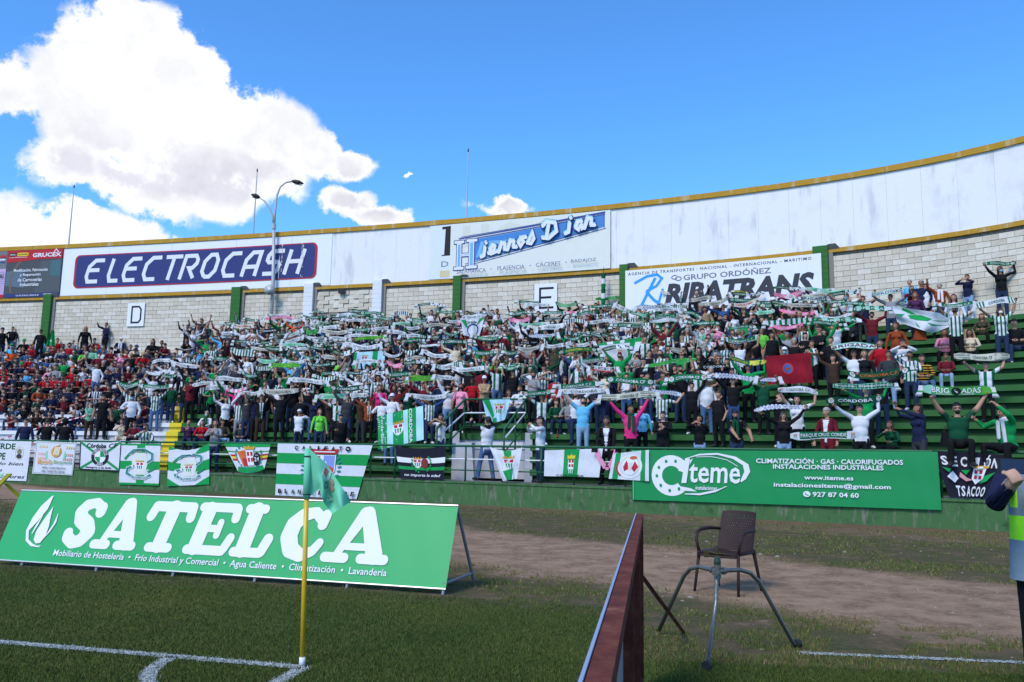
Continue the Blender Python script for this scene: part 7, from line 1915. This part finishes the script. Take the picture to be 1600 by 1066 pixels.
# pink dotted scarf drooping in a V from two hands
vt = te(948, 715)[0]; vy = df(vt)-.02; b = MB(); PKM = cm('pink_dotted', 'e695b8')
Q = [at(x, y, vy) for x, y in ((932, 703), (937, 717), (946, 731), (951, 731), (959, 717), (963, 703))]; c0 = Q[2]
for u, v in zip(Q[:-1], Q[1:]): 
    d = (v-u)/np.linalg.norm(v-u); n = np.array([-d[2], 0, d[0]])*.062; b.add([u-n-c0, v-n-c0, v+n-c0, u+n-c0], [(0, 1, 2, 3)], PKM)
for (x, y) in ((929, 704), (966, 704)):
    q = at(x, y, vy); b.add([q+[-.09, -.01, -.05]-c0, q+[.08, -.01, -.05]-c0, q+[.09, -.01, .05]-c0, q+[-.08, -.01, .05]-c0], [(0, 1, 2, 3)], STY['K'][0])
o = b.build('scarf'); o.location = c0; tag(o, 'pink dotted scarf drooping in a V below the rail from two hands', 'scarf')
# big green banner over the railing at right
def f_iteme(p):
    a = p.asp
    ang = [math.radians(x) for x in range(35, 312, 12)]; cx, cy, R, r = .128, .50, .40, .19
    p.strip([(cx+R/a*math.cos(t), cy+R*math.sin(t)) for t in ang], [(cx+r/a*math.cos(t), cy+r*math.sin(t)) for t in ang], I_W)
    p.poly([(.150, .60), (.178, .76), (.20, .84), (.172, .56)], I_W); p.poly([(.13, .22), (.21, .20), (.19, .26), (.15, .30)], I_W)
    for d in (72, 110, 148, 182, 222, 262, 300): t = math.radians(d); p.ell(cx+.295/a*math.cos(t), cy+.295*math.sin(t), .028/a, .034, V_GRN2, 12)
    p.strip([(.175, .84), (.22, .93), (.28, .95), (.34, .88), (.38, .74), (.385, .60), (.37, .46), (.355, .40)], [(.175, .83), (.22, .90), (.28, .915), (.33, .84), (.362, .72), (.366, .60), (.358, .50), (.352, .42)], I_W)
    p.line([(.21, .87), (.26, .88), (.31, .82), (.345, .70)], .012, I_W); p.strip([(.17, .14), (.22, .13), (.27, .20), (.30, .31)], [(.17, .155), (.22, .17), (.27, .24), (.31, .32)], I_W)
    p.poly([(.160, .36), (.176, .36), (.190, .84), (.174, .84)], I_W); p.text('teme', .186, .37, .352, .74, I_W, .015, shear=.12); p.text('instalaciones', .205, .235, .275, .315, I_W, .015, shear=.2)
    p.text('CLIMATIZACIÓN · GAS · CALORIFUGADOS', .405, .765, .885, .875, I_W, .02); p.text('INSTALACIONES INDUSTRIALES', .46, .665, .82, .75, I_W, .02); p.text('www.iteme.es', .56, .475, .72, .55, I_W, .018); p.text('instalacionesiteme@gmail.com', .46, .31, .84, .415, I_W, .018)
    p.ell(.566, .21, .012, .055, I_W, 16); p.line([(.560, .235), (.563, .20), (.572, .185)], .02, V_GRN2); p.text('927 87 04 60', .585, .165, .735, .255, I_W, .02)
    p.line([(.004, .01), (.004, .99)], .008, I_PALE)
cloth('banner', 'long green banner with a white flanged letter emblem and contact lines over the right railing', 'banner', [(987, 703), (1465, 706), (1471, 797), (988, 781)], lambda t: df(t)-.07, f_iteme, V_GRN2, .007, nu=90, nv=12, seed=21, fold=22, maxe=.16, off=.006)
def f_sec(p):
    xs = [.08, .22, .36, .49, .58, .70, .82]
    for x, ch in zip(xs, 'SECCIÓN'): p.text(ch, x, .68 if x > .1 else .70, x+.095*(.55 if ch == 'I' else 1), .90 if ch != 'Ó' else .97, I_GREY, .06); p.text(ch, x, .68 if x > .1 else .70, x+.095*(.55 if ch == 'I' else 1), .90 if ch != 'Ó' else .97, I_W, .018)
    for x, ch in zip([.22, .33, .45, .55, .66, .77], 'TSACOO'): p.text(ch, x, .03, x+.09, .26, I_GREY, .06); p.text(ch, x, .03, x+.09, .26, I_W, .018)
    p.poly([(.56, .66), (.76, .66), (.74, .42), (.62, .30), (.54, .42)], I_W); [p.rect(.58+.08*(k % 2), .54-.12*(k//2), .63+.08*(k % 2), .62-.12*(k//2), I_RED) for k in range(4)]; p.poly([(.55, .67), (.78, .67), (.80, .72), (.55, .72)], I_GOLD)
    p.poly([(.10, .45), (.22, .58), (.30, .42), (.22, .32)], I_W); p.poly([(.34, .56), (.46, .44), (.56, .40), (.44, .36), (.32, .46)], pm('print_flesh', 'c08c92')); p.poly([(.36, .60), (.50, .62), (.44, .5)], B_G); p.poly([(.06, .66), (.20, .62), (.16, .54)], B_G); p.poly([(.76, .5), (.92, .60), (.82, .38), (.7, .32)], B_G)
cloth('flag', 'black flag with bulky white capitals and a shield, right end of the railing', 'flag', [(1456, 704), (1577, 711), (1543, 779), (1484, 777)], lambda t: df(t)-.05, f_sec, B_K, .02, nu=30, seed=22)
# flags in the crowd
def YR(px, py, s=False): return locate(px, py, s)[2]
_m = YR(1226, 549)-.35
cloth('flag', 'plain maroon flag with a round blue and red emblem held open in the crowd', 'flag', [(1196, 557), (1266, 551), (1271, 598), (1200, 601)], lambda t: _m, lambda p: (p.ell(.47, .52, .125, .20, pm('print_flag_red', 'c03028'), 18), p.ell(.47, .52, .10, .165, pm('print_flag_blue', '3a5f9e'), 18), p.rect(.40, .48, .54, .55, pm('print_flag_brown', '5c5248'))), cm('flag_maroon', '8c1a2c', .8), .05, seed=31)
_m2 = YR(1455, 489)-.4
def f_wave(p):
    p.poly([(.0, .5), (.18, .62), (.12, .42)], B_G); p.poly([(.14, .98), (.34, .70), (.26, .66), (.12, .84)], B_G); p.poly([(.22, .60), (.40, .72), (.60, .62), (.58, .48), (.40, .40), (.28, .42)], B_G); p.poly([(.40, .28), (.52, .10), (.62, .06), (.44, .24)], B_G); p.poly([(.62, .56), (.80, .62), (1, .86), (.72, .56)], B_G); p.poly([(.6, .4), (.8, .38), (.95, .5), (.75, .30)], B_G)
cloth('flag', 'large white flag with green patches waving over the heads below the right wall', 'flag', [(1393, 478), (1521, 497), (1456, 521), (1402, 503)], lambda t: _m2, f_wave, B_W, .10, seed=32, fold=3)
_m3 = YR(968, 557)+.35
cloth('flag', 'white and green banded flag held up between raised scarves left of the haulage banner', 'flag', [(934, 537), (1004, 527), (990, 572), (945, 560)], lambda t: _m3, lambda p: (p.rect(.0, .86, 1, 1, B_G), p.rect(.74, 0, .86, 1, B_G), p.rect(.2, .86, .34, 1, I_W), p.rect(.5, .86, .6, 1, I_W), crest(p, .5, .4, .4)), B_W, .05, seed=33)
_m4 = YR(573, 574)+.2
cloth('flag', 'ice blue flag with green bands and a golden crest in mid crowd', 'flag', [(554, 551), (602, 548), (600, 578), (550, 576)], lambda t: _m4, lambda p: (p.rect(.6, 0, .76, 1, B_G), p.rect(0, 0, .08, 1, B_G), crest(p, .35, .6, .5)), cm('flag_ice', 'a8d2e6'), .03, seed=34)
_m5 = YR(737, 536)+.1
cloth('flag', 'white flag with green corners and a dark ring among the upper rows', 'flag', [(720, 500), (757, 497), (748, 528), (724, 524)], lambda t: _m5, lambda p: (p.poly([(0, 1), (.2, 1), (.3, .5), (.2, .5)], B_G), p.poly([(.8, 1), (1, 1), (.7, .6)], B_G), p.ring(.55, .35, .3, .38, .08, I_NAVY), p.text('Córdoba', .2, .75, .7, .9, I_K, .02)), B_W, .03, seed=35)
_m6 = YR(777, 540)+.2
cloth('flag', 'green and white flag with faint gold marks held behind a green scarf', 'flag', [(737, 549), (792, 547), (789, 570), (735, 571)], lambda t: _m6, lambda p: (p.rect(0, 0, 1, .42, I_W), p.rect(.3, .5, .5, .6, I_GOLD)), B_G, .03, seed=36)
_m7 = YR(64, 519)-.2
cloth('flag', 'green cloth draped in a peak below the leftmost green pillar', 'cloth', [(81, 516), (85, 516), (87, 541), (72, 539)], lambda t: _m7, lambda p: p.text('~ ~', .3, .2, .6, .4, I_W, .02), B_G, .05, seed=37)
# upright furled scarf on a stick in front of the wall
_t8 = te(941, 460)[0]; y8 = rowY(_t8, 15)+.1; fs = empty('flagstick', at(941, 475, y8)); tag(fs, 'thin stick with a furled green and white scarf standing left of the haulage banner', 'flagstick'); o8 = np.array(fs.location)
one('stick', fs, lambda b: b.tube([at(941, 476, y8)-o8, at(943.5, 417, y8)-o8], .014, M_BLK, 6))
one('furled_scarf', fs, lambda b: [b.tube([at(943-.05*k, y0, y8)-o8, at(943-.05*k-.3, y0+8, y8)-o8], [.10, .085], m_, 8) for k, (y0, m_) in enumerate(((428, S_DG), (436, S_W), (444, S_G), (452, S_DG), (459, S_W), (467, S_G)))])
# red and white barrier tape across the white benches
tp = MB(); pts = [at(x, y, df(te(x, 660)[0])+1.5+(k*.5)) for k, (x, y) in enumerate(((-5, 690), (30, 679), (62, 669), (95, 661), (128, 652), (160, 637), (182, 620)))]; pp = []
for a, c in zip(pts[:-1], pts[1:]): pp += [a+(c-a)*k/6 for k in range(6)]
for k, (a, c) in enumerate(zip(pp[:-1], pp[1:])): tp.add([a, c, c+[0, 0, .05], a+[0, 0, .05]], [(0, 1, 2, 3)], I_RED if k % 2 else I_W)
tag(tp.build('barrier_tape'), 'red and white barrier tape strung across the lower white benches', 'tape')
# ------------------------------------------------------------------ small things on the benches
def small(kind, px, py, fn, label, cat, Y=None):
    Yy = Y or YR(px, py-30); o = empty(kind, at(px, py, Yy)); tag(o, label, cat); fn(o); return o
def bottle(o):
    one('glass', o, lambda b: b.tube([(0, 0, 0), (0, 0, .14), (0, 0, .18), (0, 0, .24)], [.034, .034, .014, .013], mat('brown_glass', (.06, .015, .008), .15, spec=.6), 10), smooth=True); one('cap', o, lambda b: b.tube([(0, 0, .24), (0, 0, .255)], .016, I_RED, 8)); one('label', o, lambda b: b.tube([(0, 0, .04), (0, 0, .10)], .036, I_RED, 10))
t_ = te(871, 685)[0]; i_ = 2; small('bottle', 871, 685, bottle, 'small brown glass bottle standing on the green bench beside the white shoes', 'bottle', rowY(t_, 2)+.1)
def bag(o, c='x'):
    one('bag_body', o, lambda b: b.hexa([(-.2, -.1, 0), (.2, -.1, 0), (.18, .1, 0), (-.18, .1, 0)], [(-.12, -.05, .34), (.12, -.05, .34), (.12, .05, .34), (-.12, .05, .34)], CLO[c][1])); one('strap', o, lambda b: b.tube([(-.1, 0, .33), (-.06, 0, .48), (.06, 0, .48), (.1, 0, .33)], .012, CLO['i'][1], 6))
small('bag', 1514, 531, lambda o: bag(o, 't'), 'brown leather handbag on the bench left of the seated person in olive', 'bag', YR(1534, 495, True)-.1)
small('bag', 1437, 532, lambda o: bag(o, 'x'), 'orange brown bag on the bench below the waving flag', 'bag', YR(1440, 560, True)+.8)
small('backpack', 1482, 697, lambda o: bag(o, 'k'), 'black backpack with a red top on the lowest bench left of the perched shirt', 'backpack', df(te(1482, 697)[0])+1.9)
# ------------------------------------------------------------------ steward with a phone at the right edge, seen from behind
VEST = mat('vest_grey', lin((.42, .50, .56)), .7, .08, 6, bump=.5, bscale=9)
def _vest():
    N = VEST.node_tree.nodes; L = VEST.node_tree.links; tc = N.new('ShaderNodeTexCoord'); sp_ = N.new('ShaderNodeSeparateXYZ'); L.new(tc.outputs['Object'], sp_.inputs[0])
    def M(op, a, b_):
        n = N.new('ShaderNodeMath'); n.operation = op
        for k, v in enumerate((a, b_)):
            if isinstance(v, (int, float)): n.inputs[k].default_value = v
            else: L.new(v, n.inputs[k])
        return n.outputs[0]
    band = M('MULTIPLY', M('GREATER_THAN', sp_.outputs['Z'], 1.02), M('LESS_THAN', sp_.outputs['Z'], 1.155)); ax = M('ABSOLUTE', sp_.outputs['X'], 0)
    edge = M('MULTIPLY', M('MULTIPLY', M('GREATER_THAN', ax, .168), M('LESS_THAN', ax, .20)), M('GREATER_THAN', sp_.outputs['Z'], 1.2)); f = M('MAXIMUM', band, edge)
    mx = N.new('ShaderNodeMix'); mx.data_type = 'RGBA'; L.new(f, mx.inputs['Factor']); old = N['Principled BSDF'].inputs['Base Color'].links[0].from_socket; L.new(old, mx.inputs['A']); mx.inputs['B'].default_value = (.28, .80, .02, 1); L.new(mx.outputs['Result'], N['Principled BSDF'].inputs['Base Color'])
_vest(); CLO['V'] = ('grey hi-vis vest', VEST)
sy = 4.9;  sg = P((1632-800)/1290, sy, 0); hw0, hw1 = at(1592, 756, 4.60), at(1660, 745, 4.60)
person(1644, 690, 'v', 'V', 'k', 'kN', 'b', 'l', yaw=.15, row=0, place=(sy, -.03, 1.03), hands_w=(hw1, hw0), slw='n', lod=3, args=dict(poles=(None, (.55, .1, -1.))), label='person in a grey vest with lime bands filming from behind, cut by the right edge')
def vest_shell(b):
    R_ = [(.80, .218, .165), (.84, .214, .160), (.95, .208, .155), (1.08, .203, .152), (1.22, .212, .150), (1.33, .212, .138), (1.40, .175, .115), (1.435, .11, .085)]; n = 28; vs = []
    for z, rx, ry in R_:
        for k in range(n): t = 2*math.pi*k/n; w_ = 1+.02*math.sin(3*t+z*9)+.012*math.sin(7*t+z*4); vs.append((rx*w_*math.cos(t), .005+ry*w_*math.sin(t), z))
    b.add(vs, [(i*n+k, i*n+(k+1) % n, (i+1)*n+(k+1) % n, (i+1)*n+k) for i in range(len(R_)-1) for k in range(n)], VEST)
one('vest', REG[-1]['o'], vest_shell, smooth=True)
REG[-1]['o'].location = P(te(1648, 900)[0], sy, -.03)
ph = empty('mobile_phone', at(1600, 729, 4.62)); tag(ph, 'black mobile phone held sideways by the person in the vest', 'phone'); po = np.array(ph.location)
pa = [at(x, y, 4.62)-po for x, y in ((1560, 740), (1642, 743), (1642, 719), (1560, 716))]
one('case', ph, lambda b: b.hexa([q_+[0, 0, 0] for q_ in pa], [q_+[0, .012, 0] for q_ in pa], M_BLK))
PS = pm('phone_picture', '22304e', .2)
one('screen', ph, lambda b: b.add([pa[0]*.93+[0, -.002, .0], pa[1]*.93+[0, -.002, 0], pa[2]*.93+[0, -.002, 0], pa[3]*.93+[0, -.002, 0]], [(0, 1, 2, 3)], PS))
# ------------------------------------------------------------------ labels: look first, then the place in the stand
AREAS = [(-99, 30, 'at the far left end of the white benches'), (30, 62, 'above the white text banner'), (62, 96, 'below the leftmost green pillar'), (96, 130, 'left of the letter D panel'), (130, 170, 'over the blue ringed white banner'), (170, 205, 'just left of the letter D panel'),
         (205, 240, 'beneath the letter D panel'), (240, 275, 'right of the letter D panel'), (275, 312, 'above the yellow aisle'), (312, 345, 'right of the yellow aisle'), (345, 385, 'below the second green pillar'), (385, 425, 'left of the lamp post'), (425, 465, 'right of the lamp post'), (465, 505, 'below the left white pillar'),
         (505, 545, 'below the gate, left half'), (545, 585, 'below the gate, right half'), (585, 625, 'below the right white pillar'), (625, 665, 'above the black railing flag'), (665, 710, 'left of the stair mouth'), (710, 750, 'above the left stair rail'), (750, 800, 'above the stair mouth'), (800, 835, 'left of the letter E panel'),
         (835, 875, 'beneath the letter E panel'), (875, 915, 'right of the letter E panel'), (915, 960, 'above the white crested flag'), (960, 1000, 'by the haulage banner, left end'), (1000, 1045, 'below the blue monogram'), (1045, 1090, 'above the green banner, left end'), (1090, 1135, 'under the haulage banner, left half'),
         (1135, 1180, 'under the haulage banner, right half'), (1180, 1225, 'left of the maroon flag'), (1225, 1270, 'by the maroon flag'), (1270, 1310, 'below the broad green pillar'), (1310, 1360, 'right of the broad green pillar'), (1360, 1420, 'near the white and green waving flag'), (1420, 1480, 'above the green banner, right end'), (1480, 1545, 'on the sparse benches at right'), (1545, 1700, 'at the far right end of the benches')]
ORD = ['on the walkway', 'lowest row', '2nd row up', '3rd row up', '4th row up', '5th row up', '6th row up', '7th row up', '8th row up', '9th row up', '10th row up', '11th row up', '12th row up', '13th row up', '14th row up', 'top row']
def area(px):
    for a, b, s in AREAS:
        if a <= px < b: return s
    return 'in the stand'
def uniq(items, make):
    """make(item, level) -> label; raise the level, then number left to right, until labels differ"""
    labs = {}
    for it in items: labs.setdefault(make(it), []).append(it)
    for lab, its in labs.items():
        if len(its) == 1: its[0]['o']['label'] = lab
        else:
            its.sort(key=lambda d: d['px'])
            names = {2: ['left', 'right'], 3: ['left', 'middle', 'right']}.get(len(its), ['leftmost']+['%s from left' % w for w in ('second', 'third', 'fourth', 'fifth', 'sixth')][:len(its)-1])
            for n_, it in zip(names, its): it['o']['label'] = n_+' '+lab
def plab(d):
    if d.get('label'): return d['label']
    s = d['top']+' top, '+(d['desc'][-1] if d['desc'] else '')
    if d.get('scarf'): s += ', holding a scarf aloft'
    else: s += ', '+{'n': 'standing', 'f': 'arms folded', 'c': 'clapping', 'v': 'holding a phone', 'p': 'arm raised', 'P': 'arm raised', 'w': 'standing', 'h': 'hand at brow', 'u': 'arms up', 's': 'sitting', 'S': 'sitting', 'C': 'sitting'}[d['pose']]
    s += ', '+ORD[d['row']]+' '+area(d['px']); 
    if len(s.split()) > 14: s = s.replace('holding a scarf aloft', 'scarf raised')
    if len(s.split()) > 14: s = s.replace(', '+d['desc'][-1] if d['desc'] else '#', '')
    return s if len(s.split()) <= 14 else s.replace(' '+area(d['px']), ' '+area(d['px']).replace('green railing banner', 'green banner'))
uniq(REG, plab)
for d in REG: d['o']['group'] = 'spectators on the terrace'
def slab(d):
    if d.get('label'): return d['label']
    s = d['words']+', '+ORD[d['row']]+' '+area(d['px']); 
    if len(s.split()) > 14: s = s.replace(' with white capitals and crests at both ends', '').replace('half green half white chequered', 'green and white chequered').replace(' and pale ends', '').replace(' and dark letters', '')
    return s if len(s.split()) <= 14 else d['words'].split(' with ')[0]+', '+ORD[d['row']]+' '+area(d['px'])
uniq(HELD, slab)
for d in HELD: d['o']['group'] = 'scarves held up by the crowd'
